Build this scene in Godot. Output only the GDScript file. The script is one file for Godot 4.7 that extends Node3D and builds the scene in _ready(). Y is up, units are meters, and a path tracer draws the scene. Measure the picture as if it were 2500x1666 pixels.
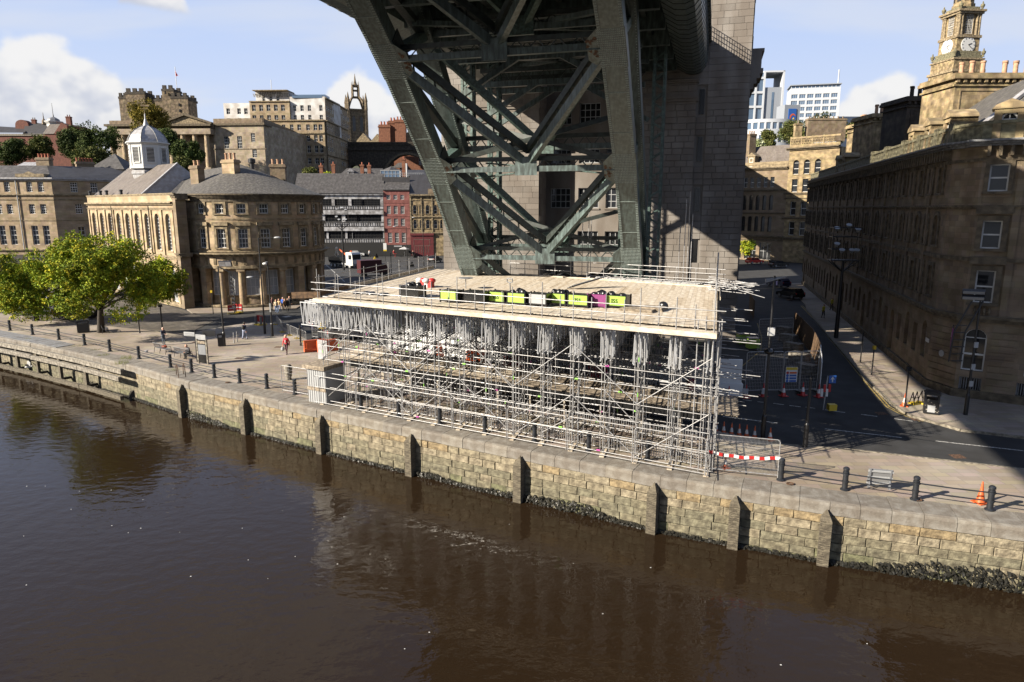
extends Node3D
const THETA:=0.28362
var rng:=RandomNumberGenerator.new()
var M:={}
var TX:={}
var taken:={}
var cache:={}
const ALB:=0.54
class MB:
	var v:=PackedVector3Array()
	var n:=PackedVector3Array()
	var c:=PackedColorArray()
	var col:=Color.WHITE
	var tint:=false
	var xf:=Transform3D.IDENTITY
	var bend:=0.0
	func pt(p:Vector3) -> Vector3:
		if bend>0.0:
			var a:=p.x/bend
			p=Vector3((bend+p.z)*sin(a),p.y,(bend+p.z)*cos(a))
		return xf*p
	func tri3(a:Vector3,b:Vector3,d:Vector3,na:Vector3,nb:Vector3,nd:Vector3) -> void:
		v.append(a); v.append(d); v.append(b)
		n.append(na); n.append(nd); n.append(nb)
		if tint:
			c.append(col); c.append(col); c.append(col)
	func q(a:Vector3,b:Vector3,d:Vector3,e:Vector3) -> void:
		a=pt(a); b=pt(b); d=pt(d); e=pt(e)
		var m:=(d-a).cross(e-b)
		if m.length_squared()<1e-16:
			return
		m=m.normalized()
		tri3(a,b,d,m,m,m)
		tri3(a,d,e,m,m,m)
	func t(a:Vector3,b:Vector3,d:Vector3) -> void:
		a=pt(a); b=pt(b); d=pt(d)
		var m:=(b-a).cross(d-a)
		if m.length_squared()<1e-16:
			return
		m=m.normalized()
		tri3(a,b,d,m,m,m)
	func box(x0:float,y0:float,z0:float,x1:float,y1:float,z1:float,seg:=1) -> void:
		for i in seg:
			var xa:=lerpf(x0,x1,float(i)/seg)
			var xb:=lerpf(x0,x1,float(i+1)/seg)
			q(Vector3(xa,y0,z1),Vector3(xb,y0,z1),Vector3(xb,y1,z1),Vector3(xa,y1,z1))
			q(Vector3(xb,y0,z0),Vector3(xa,y0,z0),Vector3(xa,y1,z0),Vector3(xb,y1,z0))
			q(Vector3(xa,y1,z1),Vector3(xb,y1,z1),Vector3(xb,y1,z0),Vector3(xa,y1,z0))
			q(Vector3(xa,y0,z0),Vector3(xb,y0,z0),Vector3(xb,y0,z1),Vector3(xa,y0,z1))
		q(Vector3(x1,y0,z1),Vector3(x1,y0,z0),Vector3(x1,y1,z0),Vector3(x1,y1,z1))
		q(Vector3(x0,y0,z0),Vector3(x0,y0,z1),Vector3(x0,y1,z1),Vector3(x0,y1,z0))
	func cbox(p:Vector3,s:Vector3) -> void:
		box(p.x-s.x/2,p.y-s.y/2,p.z-s.z/2,p.x+s.x/2,p.y+s.y/2,p.z+s.z/2)
	func bar(a:Vector3,b:Vector3,w:float,h:float,up:=Vector3.UP,w2:=-1.0,h2:=-1.0) -> void:
		var d:=(b-a).normalized()
		var s:=d.cross(up).normalized()
		var u:=s.cross(d)
		if w2<0.0:
			w2=w
			h2=h
		var p:=[]
		for e in [[a,w,h],[b,w2,h2]]:
			for k in [[-1,-1],[1,-1],[1,1],[-1,1]]:
				p.append(e[0]+s*(e[1]*0.5*k[0])+u*(e[2]*0.5*k[1]))
		for i in 4:
			var j:=(i+1) % 4
			q(p[j],p[i],p[4+i],p[4+j])
		q(p[0],p[1],p[2],p[3])
		q(p[7],p[6],p[5],p[4])
	func tube(a:Vector3,b:Vector3,r:float,k:=6,r2:=-1.0,caps:=true) -> void:
		a=pt(a); b=pt(b)
		if r2<0.0:
			r2=r
		var d:=(b-a).normalized()
		var s:=d.cross(Vector3.UP if absf(d.y)<0.9 else Vector3.RIGHT).normalized()
		var u:=d.cross(s)
		for i in k:
			var f:=TAU*i/k
			var g:=TAU*(i+1)/k
			var e:=s*cos(f)+u*sin(f)
			var h:=s*cos(g)+u*sin(g)
			tri3(a+e*r,a+h*r,b+h*r2,e,h,h)
			tri3(a+e*r,b+h*r2,b+e*r2,e,h,e)
			if caps:
				tri3(b,b+e*r2,b+h*r2,d,d,d)
				tri3(a,a+h*r,a+e*r,-d,-d,-d)
	func rope(p:Array,r:float,k:=6) -> void:
		for i in p.size()-1:
			tube(p[i],p[i+1],r,k)
	func lathe(prof:Array,k:=12,o:=Vector3.ZERO,smooth:=true) -> void:
		for j in prof.size()-1:
			var p:Vector2=prof[j]
			var w:Vector2=prof[j+1]
			var sl:=Vector2(w.y-p.y,p.x-w.x).normalized()
			for i in k:
				var f:=TAU*i/k
				var g:=TAU*(i+1)/k
				var e:=Vector3(sin(f),0,cos(f))
				var h:=Vector3(sin(g),0,cos(g))
				var a:=pt(o+e*p.x+Vector3.UP*p.y)
				var b:=pt(o+h*p.x+Vector3.UP*p.y)
				var d:=pt(o+h*w.x+Vector3.UP*w.y)
				var z:=pt(o+e*w.x+Vector3.UP*w.y)
				if smooth:
					var ne:=(xf.basis*(e*sl.x+Vector3.UP*sl.y)).normalized()
					var nh:=(xf.basis*(h*sl.x+Vector3.UP*sl.y)).normalized()
					tri3(a,b,d,ne,nh,nh)
					tri3(a,d,z,ne,nh,ne)
				else:
					var m:=(d-a).cross(z-b).normalized()
					tri3(a,b,d,m,m,m)
					tri3(a,d,z,m,m,m)
	func ball(o:Vector3,r:Vector3,k:=10,rows:=6) -> void:
		for j in rows:
			var f0:=PI*j/rows
			var f1:=PI*(j+1)/rows
			for i in k:
				var g0:=TAU*i/k
				var g1:=TAU*(i+1)/k
				var p:=[]
				for e in [[f1,g0],[f1,g1],[f0,g1],[f0,g0]]:
					p.append(Vector3(sin(e[0])*sin(e[1]),cos(e[0]),sin(e[0])*cos(e[1])))
				var w:=[]
				for e in p:
					w.append(pt(o+e*r))
				var z:=[]
				for e in p:
					z.append((xf.basis*(e/r)).normalized())
				tri3(w[0],w[1],w[2],z[0],z[1],z[2])
				tri3(w[0],w[2],w[3],z[0],z[2],z[3])
	func prism(poly:PackedVector2Array,z0:float,z1:float) -> void:
		var ix:=Geometry2D.triangulate_polygon(poly)
		for i in range(0,ix.size(),3):
			var a:=poly[ix[i]]
			var b:=poly[ix[i+1]]
			var d:=poly[ix[i+2]]
			if (b-a).cross(d-a)<0.0:
				var sw:=b
				b=d
				d=sw
			t(Vector3(a.x,a.y,z1),Vector3(b.x,b.y,z1),Vector3(d.x,d.y,z1))
			t(Vector3(a.x,a.y,z0),Vector3(d.x,d.y,z0),Vector3(b.x,b.y,z0))
		for i in poly.size():
			var a:=poly[i]
			var b:=poly[(i+1) % poly.size()]
			q(Vector3(a.x,a.y,z1),Vector3(a.x,a.y,z0),Vector3(b.x,b.y,z0),Vector3(b.x,b.y,z1))
	func slab(poly:PackedVector2Array,y0:float,y1:float) -> void:
		if not Geometry2D.is_polygon_clockwise(poly):
			poly=poly.duplicate()
			poly.reverse()
		var ix:=Geometry2D.triangulate_polygon(poly)
		for i in range(0,ix.size(),3):
			var a:=poly[ix[i]]
			var b:=poly[ix[i+1]]
			var d:=poly[ix[i+2]]
			if (b-a).cross(d-a)>0.0:
				var sw:=b
				b=d
				d=sw
			t(Vector3(a.x,y1,a.y),Vector3(b.x,y1,b.y),Vector3(d.x,y1,d.y))
		if y1-y0<0.001:
			return
		for i in poly.size():
			var a:=poly[i]
			var b:=poly[(i+1) % poly.size()]
			q(Vector3(a.x,y0,a.y),Vector3(b.x,y0,b.y),Vector3(b.x,y1,b.y),Vector3(a.x,y1,a.y))
	func mesh(mat:Material) -> ArrayMesh:
		var m:=ArrayMesh.new()
		if v.is_empty():
			return m
		var ar:=[]
		ar.resize(Mesh.ARRAY_MAX)
		ar[Mesh.ARRAY_VERTEX]=v
		ar[Mesh.ARRAY_NORMAL]=n
		if tint:
			ar[Mesh.ARRAY_COLOR]=c
		m.add_surface_from_arrays(Mesh.PRIMITIVE_TRIANGLES,ar)
		m.surface_set_material(0,mat)
		return m
func numbered(called:String) -> String:
	var k:int=taken.get(called,0)
	taken[called]=k+1
	return called if k==0 else "%s_%03d" % [called,k]
func tag(o:Node3D,label:String,cat:="",group:="",kind:="") -> Node3D:
	if label:o.set_meta("label",label)
	if cat:o.set_meta("category",cat)
	if group:o.set_meta("group",group)
	if kind:o.set_meta("kind",kind)
	return o
func thing(called:String,label:String,cat:String,at:=Vector3.ZERO,turn:=0.0,group:="") -> Node3D:
	var o:=Node3D.new()
	o.name=numbered(called)
	add_child(o)
	o.position=at
	o.rotation.y=turn
	return tag(o,label,cat,group)
func part(called:String,mb:MB,mat:Material,par:Node3D=null,label:="") -> MeshInstance3D:
	var o:=MeshInstance3D.new()
	o.mesh=mb.mesh(mat)
	if par==null:
		o.name=numbered(called)
		add_child(o)
	else:
		o.name=called
		par.add_child(o,true)
	if label:o.set_meta("label",label)
	return o
func world_part(called:String,mb:MB,mat:Material,par:Node3D) -> MeshInstance3D:
	var o:=part(called,mb,mat,par)
	o.transform=inv(par)
	return o
func inv(par:Node3D) -> Transform3D:
	var t:=par.transform
	var p:=par.get_parent()
	while p != self and p is Node3D:
		t=p.transform*t
		p=p.get_parent()
	return t.affine_inverse()
func inst(called:String,mesh:Mesh,t:Transform3D,par:Node3D) -> MeshInstance3D:
	var o:=MeshInstance3D.new()
	o.mesh=mesh
	o.name=called
	o.transform=t
	par.add_child(o,true)
	return o
func struct(called:String,mb:MB,mat:Material) -> MeshInstance3D:
	return tag(part(called,mb,mat),"","","","structure")
func copy(o:Node3D,at:Vector3,turn:float,label:="",group:="") -> Node3D:
	var r:Node3D=o.duplicate()
	var base:=String(o.name)
	var cut:=base.rfind("_")
	if cut>0 and base.substr(cut+1).is_valid_int():
		base=base.substr(0,cut)
	r.name=numbered(base)
	add_child(r)
	r.position=at
	r.rotation.y=turn
	if label:r.set_meta("label",label)
	if group:r.set_meta("group",group)
	return r
func fr(a:Vector3,b:Vector3) -> Transform3D:
	var x:=b-a
	x.y=0
	x=x.normalized()
	return Transform3D(Basis(x,Vector3.UP,x.cross(Vector3.UP)),a)
func hlen(a:Vector3,b:Vector3) -> float:
	return Vector2(b.x-a.x,b.z-a.z).length()
func W(c:float,h:float,s:float) -> Vector3:
	return Vector3(c*cos(THETA)+s*sin(THETA),h,c*sin(THETA)-s*cos(THETA))
func B(c:float,h:float,s:float) -> Vector3:
	return Vector3(c,h,-s)
func hv(v0:float,s:float,v:float,d:float) -> float:
	return 13.0+d*tan(atan((833.0-v0-v/s)/1668.0)-0.19303)
func noise_tex(key:String,sd:int,freq:float,lo:float,hi:float,size:=512,oct:=4,kind:=FastNoiseLite.TYPE_SIMPLEX_SMOOTH,warm:=0.0) -> Texture2D:
	if TX.has(key):
		return TX[key]
	var f:=FastNoiseLite.new()
	f.seed=sd
	f.noise_type=kind
	f.frequency=freq
	f.fractal_octaves=oct
	var g:=Gradient.new()
	g.offsets=PackedFloat32Array([0.2,0.8])
	g.colors=PackedColorArray([Color(lo,lo*(1.0-warm),lo*(1.0-2.0*warm)),Color(hi,hi,hi)])
	var t:=NoiseTexture2D.new()
	t.width=size
	t.height=size
	t.seamless=true
	t.noise=f
	t.color_ramp=g
	TX[key]=t
	return t
func mt(key:String,col:Color,rough:=0.85,o:={}) -> StandardMaterial3D:
	if M.has(key):
		return M[key]
	var m:=StandardMaterial3D.new()
	m.resource_name=key
	m.albedo_color=(col if o.has("vc") else Color(col.r*ALB,col.g*ALB,col.b*ALB)).linear_to_srgb()
	m.roughness=rough
	m.metallic=o.get("m",0.0)
	m.metallic_specular=o.get("spec",0.5)
	if o.has("t") or o.has("b"):
		m.uv1_triplanar=true
		m.uv1_world_triplanar=true
		m.uv1_triplanar_sharpness=4.0
		var s=o.get("s",0.2)
		m.uv1_scale=s if s is Vector3 else Vector3(s,s,s)
	if o.has("t"):
		m.albedo_texture=TX[o.t]
	if o.has("d"):
		m.detail_enabled=true
		m.detail_blend_mode=BaseMaterial3D.BLEND_MODE_MUL
		m.detail_albedo=TX[o.d]
		m.detail_uv_layer=BaseMaterial3D.DETAIL_UV_2
		m.uv2_triplanar=true
		m.uv2_world_triplanar=true
		m.uv2_triplanar_sharpness=4.0
		var s=o.get("ds",1.0)
		m.uv2_scale=s if s is Vector3 else Vector3(s,s,s)
	if o.has("b"):
		m.heightmap_enabled=true
		m.heightmap_texture=TX[o.b]
		m.heightmap_scale=o.get("bs",1.0)
	if o.has("vc"):
		m.vertex_color_use_as_albedo=true
	if o.has("back"):
		m.backlight_enabled=true
		m.backlight=o.back
	M[key]=m
	return m
func facade(par:Node3D,T:Transform3D,w:float,h:float,ops:Array,mat:Material,styles:={},bend:=0.0,reveal:=0.22,called:="wall") -> void:
	var mb:=MB.new()
	mb.xf=T
	mb.bend=bend
	var ys:=[0.0,h]
	for o in ops:
		ys.append(o[1])
		ys.append(o[1]+o[3]+(o[2]/2 if o[4] else 0.0))
	ys.sort()
	var step:=0.7 if bend>0.0 else 400.0
	for i in ys.size()-1:
		var y0:float=ys[i]
		var y1:float=ys[i+1]
		if y1-y0<0.002:
			continue
		var ym:=(y0+y1)/2
		var cuts:=[]
		for o in ops:
			if ym>o[1] and ym<o[1]+o[3]+(o[2]/2 if o[4] else 0.0):
				cuts.append([o[0]-o[2]/2,o[0]+o[2]/2])
		cuts.sort_custom(func(a,b):return a[0]<b[0])
		var x:=0.0
		cuts.append([w,w])
		for c in cuts:
			if c[0]>x+0.001:
				var k:int=maxi(1,int(ceil((c[0]-x)/step)))
				for j in k:
					var xa:float=lerpf(x,c[0],float(j)/k)
					var xb:float=lerpf(x,c[0],float(j+1)/k)
					mb.q(Vector3(xa,y0,0),Vector3(xb,y0,0),Vector3(xb,y1,0),Vector3(xa,y1,0))
			x=c[1]
	for o in ops:
		var xa:float=o[0]-o[2]/2
		var xb:float=o[0]+o[2]/2
		var y0:float=o[1]
		var y1:float=o[1]+o[3]
		var r:=-reveal-0.12
		mb.q(Vector3(xa,y0,0),Vector3(xa,y1,0),Vector3(xa,y1,r),Vector3(xa,y0,r))
		mb.q(Vector3(xb,y0,r),Vector3(xb,y1,r),Vector3(xb,y1,0),Vector3(xb,y0,0))
		mb.q(Vector3(xa,y0,r),Vector3(xb,y0,r),Vector3(xb,y0,0),Vector3(xa,y0,0))
		if o[4]:
			var rad:float=o[2]/2
			var k:=8
			for j in k:
				var f:=PI-PI*j/k
				var g:=PI-PI*(j+1)/k
				var a:=Vector3(o[0]+rad*cos(f),y1+rad*sin(f),0)
				var b:=Vector3(o[0]+rad*cos(g),y1+rad*sin(g),0)
				var cr:=Vector3(xa if j<k/2 else xb,y1+rad,0)
				mb.t(a,b,cr)
				mb.q(a,Vector3(a.x,a.y,r),Vector3(b.x,b.y,r),b)
				if j==k/2-1:
					pass
			mb.t(Vector3(xa,y1+rad,0),Vector3(o[0],y1+rad,0),Vector3(xb,y1+rad,0))
		else:
			mb.q(Vector3(xa,y1,0),Vector3(xb,y1,0),Vector3(xb,y1,r),Vector3(xa,y1,r))
		var L:=Transform3D(Basis(),Vector3(o[0],y0,-reveal))
		if bend>0.0:
			var an:float=o[0]/bend
			L=Transform3D(Basis(Vector3.UP,an),Vector3((bend-reveal)*sin(an),y0,(bend-reveal)*cos(an)))
		if styles[o[7]].has("hole"):
			continue
		window(par,inv(par)*T*L,o[2],o[3],o[4],o[5],o[6],styles[o[7]],reveal)
	world_part(called,mb,mat,par)
func window(par:Node3D,t:Transform3D,w:float,h:float,arch,nx:int,ny:int,st:Dictionary,reveal:float) -> Node3D:
	var key:="%s|%.2f|%.2f|%s|%d|%d" % [st.id,w,h,arch,nx,ny]
	if not cache.has(key):
		var b:float=st.get("b",0.05)
		var e:float=st.get("e",0.09)
		var f:=MB.new()
		f.box(-w/2,0,-0.08,-w/2+e,h,0.02)
		f.box(w/2-e,0,-0.08,w/2,h,0.02)
		f.box(-w/2+e,0,-0.08,w/2-e,e,0.03)
		if not arch:
			f.box(-w/2+e,h-e,-0.08,w/2-e,h,0.02)
		for i in range(1,nx):
			var x:=-w/2+w*i/nx
			var hh:=h
			if arch:
				hh=h+sqrt(maxf(0.0,w*w/4-x*x))-0.02
			f.box(x-b/2,e,-0.06,x+b/2,hh-0.03,0.0)
		for j in range(1,ny+(1 if arch else 0)):
			var y:=h*j/ny
			var bb:=b*(2.0 if st.get("sash",true) and j*2==ny else 1.0)
			f.box(-w/2+e,y-bb/2,-0.055,w/2-e,y+bb/2,0.012 if bb>b else 0.004)
		var pn:=MB.new()
		pn.q(Vector3(-w/2,0,-0.04),Vector3(w/2,0,-0.04),Vector3(w/2,h,-0.04),Vector3(-w/2,h,-0.04))
		if arch:
			var k:=8
			for j in k:
				var f0:=PI*j/k
				var f1:=PI*(j+1)/k
				var a:=Vector3(cos(f0),sin(f0),0)*w/2+Vector3(0,h,-0.04)
				var d:=Vector3(cos(f1),sin(f1),0)*w/2+Vector3(0,h,-0.04)
				pn.t(Vector3(0,h,-0.04),a,d)
				f.bar(a+Vector3(0,0,0.01),d+Vector3(0,0,0.01),e*1.3,0.1,Vector3.BACK)
		var su:MB=null
		if st.has("sw"):
			su=MB.new()
			var s:float=st.sw
			var z1:float=reveal+st.get("sd",0.08)
			var z0:=reveal-0.02
			su.box(-w/2-s,-0.02,z0,-w/2,h,z1)
			su.box(w/2,-0.02,z0,w/2+s,h,z1)
			if arch:
				var k:=10
				for j in k:
					var f0:=PI*j/k
					var f1:=PI*(j+1)/k
					var ri:=w/2
					var ro:=w/2+s
					var p:=[]
					for z in [z0,z1]:
						for e2 in [[ri,f0],[ro,f0],[ro,f1],[ri,f1]]:
							p.append(Vector3(e2[0]*cos(e2[1]),h+e2[0]*sin(e2[1]),z))
					su.q(p[4],p[5],p[6],p[7])
					su.q(p[1],p[2],p[6],p[5])
					su.q(p[0],p[4],p[7],p[3])
			else:
				su.box(-w/2-s,h,z0,w/2+s,h+s,z1)
			if st.has("head"):
				var hd:float=st.head
				su.box(-w/2-s*1.5,h+s+hd*0.2,z0,w/2+s*1.5,h+s+hd,z1+0.18)
		var si:MB=null
		if st.get("sill",0.0)>0.0:
			si=MB.new()
			var sx:float=w/2+st.get("sw",0.08)+0.04
			si.box(-sx,-0.16,-0.1,sx,-0.022,reveal+st.sill)
		cache[key]=[f.mesh(st.f),pn.mesh(st.p),su.mesh(st.sm) if su else null,si.mesh(st.get("sim",st.get("sm",st.f))) if si else null]
	var m:Array=cache[key]
	var o:=inst(st.get("called","window"),m[0],t,par)
	inst("pane",m[1],Transform3D(),o)
	if m[2]:inst("surround",m[2],Transform3D(),o)
	if m[3]:inst("sill",m[3],Transform3D(),o)
	return o
func ledge(par:Node3D,called:String,T:Transform3D,x0:float,x1:float,y0:float,y1:float,z1:float,mat:Material,bend:=0.0,z0:=-0.05,steps:=1) -> void:
	var mb:=MB.new()
	mb.xf=T
	mb.bend=bend
	var seg:=maxi(1,int(ceil((x1-x0)/0.7))) if bend>0.0 else 1
	for i in steps:
		mb.box(x0,lerpf(y0,y1,float(i)/steps),z0,x1,lerpf(y0,y1,float(i+1)/steps),z1*float(i+1)/steps,seg)
	world_part(called,mb,mat,par)
var brick_meshes:={}
func block_mesh(mat:Material,w:float,h:float,dp:float,rough:=0.0,sd:=0) -> Mesh:
	var mb:=MB.new()
	var r:=RandomNumberGenerator.new()
	r.seed=sd
	var b:=0.025
	var p:=[]
	for k in [[-1,-1],[1,-1],[1,1],[-1,1]]:
		p.append(Vector3(k[0]*w/2+r.randf_range(-rough,rough),k[1]*h/2+r.randf_range(-rough,rough),0))
	var f:=[]
	var z:=dp+r.randf_range(-rough,rough)
	for e in p:
		f.append(Vector3(e.x-signf(e.x)*b,e.y-signf(e.y)*b,z+r.randf_range(-rough,rough)*0.4))
	var g:=[]
	for e in p:
		g.append(Vector3(e.x,e.y,dp-b))
	mb.q(f[0],f[1],f[2],f[3])
	for i in 4:
		var j:=(i+1) % 4
		mb.q(g[i],g[j],f[j],f[i])
		mb.q(p[i],p[j],g[j],g[i])
	return mb.mesh(mat)
func lay_blocks(par:Node3D,called:String,rects:Array,mats:Array,dp:float,rough:float,most:=300,rest_name:="far_stonework") -> void:
	rects.sort_custom(func(a,b):return a[3]<b[3])
	var loose:={}
	for i in rects.size():
		var r:Array=rects[i]
		var mi:int=rng.randi() % mats.size() if r.size()<5 else r[4]
		if i<most:
			var key:="%s|%d|%.1f|%.2f|%d" % [called,mi,r[1],r[2],rng.randi() % 2]
			if not brick_meshes.has(key):
				brick_meshes[key]=[block_mesh(mats[mi],snappedf(r[1],0.1),r[2],dp,rough,hash(key)),snappedf(r[1],0.1)]
			var t:Transform3D=r[0]
			t.basis=t.basis.scaled_local(Vector3(r[1]/brick_meshes[key][1],1,rng.randf_range(0.75,1.2)))
			inst(called,brick_meshes[key][0],inv(par)*t,par)
		else:
			if not loose.has(mi):
				loose[mi]=MB.new()
			var mb:MB=loose[mi]
			mb.xf=r[0]
			mb.box(-r[1]/2,-r[2]/2,0,r[1]/2,r[2]/2,dp*rng.randf_range(0.8,1.15))
	for k in loose:
		tag(world_part(rest_name,loose[k],mats[k],par),"","","","stuff")
func courses(T:Transform3D,x0:float,x1:float,y0:float,y1:float,hh:float,w0:float,w1:float,gap:float,holes:=[]) -> Array:
	var out:=[]
	var k:=maxi(1,int(round((y1-y0)/hh)))
	var ch:=(y1-y0)/k
	for j in k:
		var x:=x0
		var yc:=y0+ch*(j+0.5)
		var first:=true
		while x<x1-0.05:
			var w:=rng.randf_range(w0,w1)*(0.6 if first and j % 2 else 1.0)
			first=false
			if x1-(x+w)<w0*0.5:
				w=x1-x
			w=minf(w,x1-x)
			var hit:=false
			for o in holes:
				if x+w>o[0] and x<o[2] and yc+ch/2>o[1] and yc-ch/2<o[3]:
					hit=true
			if not hit and w-gap>0.07:
				var t:=T*Transform3D(Basis(),Vector3(x+w/2,yc,0))
				out.append([t,w-gap,ch-gap,t.origin.distance_to(Vector3(0,13,0))])
			x+=w
	return out
func sky_picture() -> ImageTexture:
	var w:=3072
	var h:=1536
	var im:=Image.create(w,h,false,Image.FORMAT_RGBF)
	var f:=FastNoiseLite.new()
	f.seed=11
	f.noise_type=FastNoiseLite.TYPE_SIMPLEX_SMOOTH
	f.frequency=1.0
	f.fractal_octaves=5
	f.fractal_gain=0.55
	var g:=FastNoiseLite.new()
	g.seed=5
	g.noise_type=FastNoiseLite.TYPE_SIMPLEX_SMOOTH
	g.frequency=1.0
	g.fractal_octaves=4
	var heaps:=[[-33.0,4.4,6.2,6.8],[-27.0,4.0,4.0,3.6],[-40.0,4.0,6.0,7.0],[-12.0,4.5,3.8,5.6],[27.5,4.0,3.8,5.4],[34.0,3.5,3.0,3.4],[-26.0,13.6,2.2,1.6],[-60,5,12,9],[-95,4,14,8],[-140,6,16,9],[170,5,13,10],[130,6,15,8],[95,4,12,9],[62,5,13,8],[-75,22,16,9],[-150,25,18,9],[110,24,18,10],[40,27,14,7],[-25,30,15,8]]
	var ground:=Color(0.16,0.15,0.14)
	for y in h:
		var el:=PI/2-PI*(y+0.5)/h
		if el<-0.03:
			for x in w:
				im.set_pixel(x,y,ground)
			continue
		var se:=sin(el)
		var ce:=cos(el)
		var up:=clampf(se,0.0,1.0)
		var deg:=rad_to_deg(el)
		var base:=Color(0.84,0.93,1.10).lerp(Color(0.58,0.74,1.10),smoothstep(0.0,0.30,up)).lerp(Color(0.15,0.30,0.68),smoothstep(0.25,0.95,up))
		for x in w:
			var az:=wrapf(TAU*(x+0.5)/w,-PI,PI)
			var d:=Vector3(sin(az)*ce,se,-cos(az)*ce)
			var c:=base
			var k:=1.0/(d.y+0.16)
			var hi:=f.get_noise_3d(d.x*k*0.55+7.0,d.y*0.5,d.z*k*1.6)
			var veil:=smoothstep(-0.12,0.55,hi)*0.45
			c=c.lerp(Color(0.90,0.92,0.97),veil)
			var ad:=rad_to_deg(az)
			for q in heaps:
				var dx:float=absf(wrapf(ad-q[0],-180.0,180.0))
				if dx>q[2]*1.3 or deg<q[1]-2.5 or deg>q[1]+q[3]*1.4:
					continue
				var n1:=g.get_noise_3d(d.x*9.0,d.y*13.0,d.z*9.0)
				var n2:=f.get_noise_3d(d.x*24.0,d.y*34.0,d.z*24.0)
				var r:float=dx/q[2]
				var t:float=(deg-q[1])/q[3]
				var top:float=sqrt(maxf(0.0,1.0-r*r))*(1.0+0.22*n1)+0.13*n2
				var a:=smoothstep(0.0,0.13,top-t)*smoothstep(-0.22,0.06,t+0.2*n1+0.08*n2)
				a *= smoothstep(1.25,0.8,r+0.25*n1)
				var lit:=smoothstep(0.05,0.85,t*0.9+0.5*n1+0.55*n2+0.1)
				c=c.lerp(Color(0.70,0.74,0.85).lerp(Color(1.06,1.05,1.04),lit),a*0.95)
			im.set_pixel(x,y,c)
	return ImageTexture.create_from_image(im)
func setup() -> void:
	var cam:=Camera3D.new()
	cam.name="camera"
	cam.fov=53.08
	cam.near=0.3
	cam.far=4000.0
	add_child(cam)
	cam.position=Vector3(0,13,0)
	cam.rotation_degrees=Vector3(-11.06,0,0)
	cam.current=true
	var e:=Environment.new()
	e.background_mode=Environment.BG_SKY
	var sk:=Sky.new()
	var pm:=PanoramaSkyMaterial.new()
	pm.panorama=sky_picture()
	sk.sky_material=pm
	e.sky=sk
	e.background_energy_multiplier=SKY_E
	e.ambient_light_source=Environment.AMBIENT_SOURCE_SKY
	e.tonemap_mode=Environment.TONE_MAPPER_LINEAR
	e.tonemap_exposure=EXPO
	e.sdfgi_enabled=true
	e.ssao_enabled=true
	e.ssil_enabled=true
	var we:=WorldEnvironment.new()
	we.name="environment"
	we.environment=e
	add_child(we)
	var sun:=DirectionalLight3D.new()
	sun.name="sun"
	sun.light_energy=SUN_E
	sun.light_color=Color(1.0,0.955,0.88)
	sun.light_angular_distance=0.5
	sun.shadow_enabled=true
	add_child(sun)
	var el:=deg_to_rad(26.5)
	var az:=deg_to_rad(66.0)
	sun.look_at_from_position(Vector3.ZERO,Vector3(sin(az)*cos(el),-sin(el),-cos(az)*cos(el)))
const SKY_E:=0.262
const SUN_E:=1.6
const EXPO:=3.3
func block_tex(key:String,rows:int,cols:int,lo:float,joint:float,sd:int) -> void:
	var im:=Image.create(512,512,false,Image.FORMAT_RGB8)
	var r:=RandomNumberGenerator.new()
	r.seed=sd
	var ch:=512.0/rows
	for j in rows:
		var x:=-r.randf()*512.0/cols
		var x_first:=x
		while x<512.0:
			var w:=512.0/cols*r.randf_range(0.7,1.4)
			var t:=r.randf_range(lo,1.0)
			im.fill_rect(Rect2i(int(x),int(j*ch),int(ceil(w))+1,int(ceil(ch))+1),Color(t,t*r.randf_range(0.96,1.0),t*r.randf_range(0.92,1.0)))
			im.fill_rect(Rect2i(int(x),int(j*ch),2,int(ceil(ch))),Color(joint,joint,joint))
			x+=w
		im.fill_rect(Rect2i(0,int(j*ch),512,2),Color(joint,joint,joint))
	im.generate_mipmaps()
	TX[key]=ImageTexture.create_from_image(im)
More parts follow.
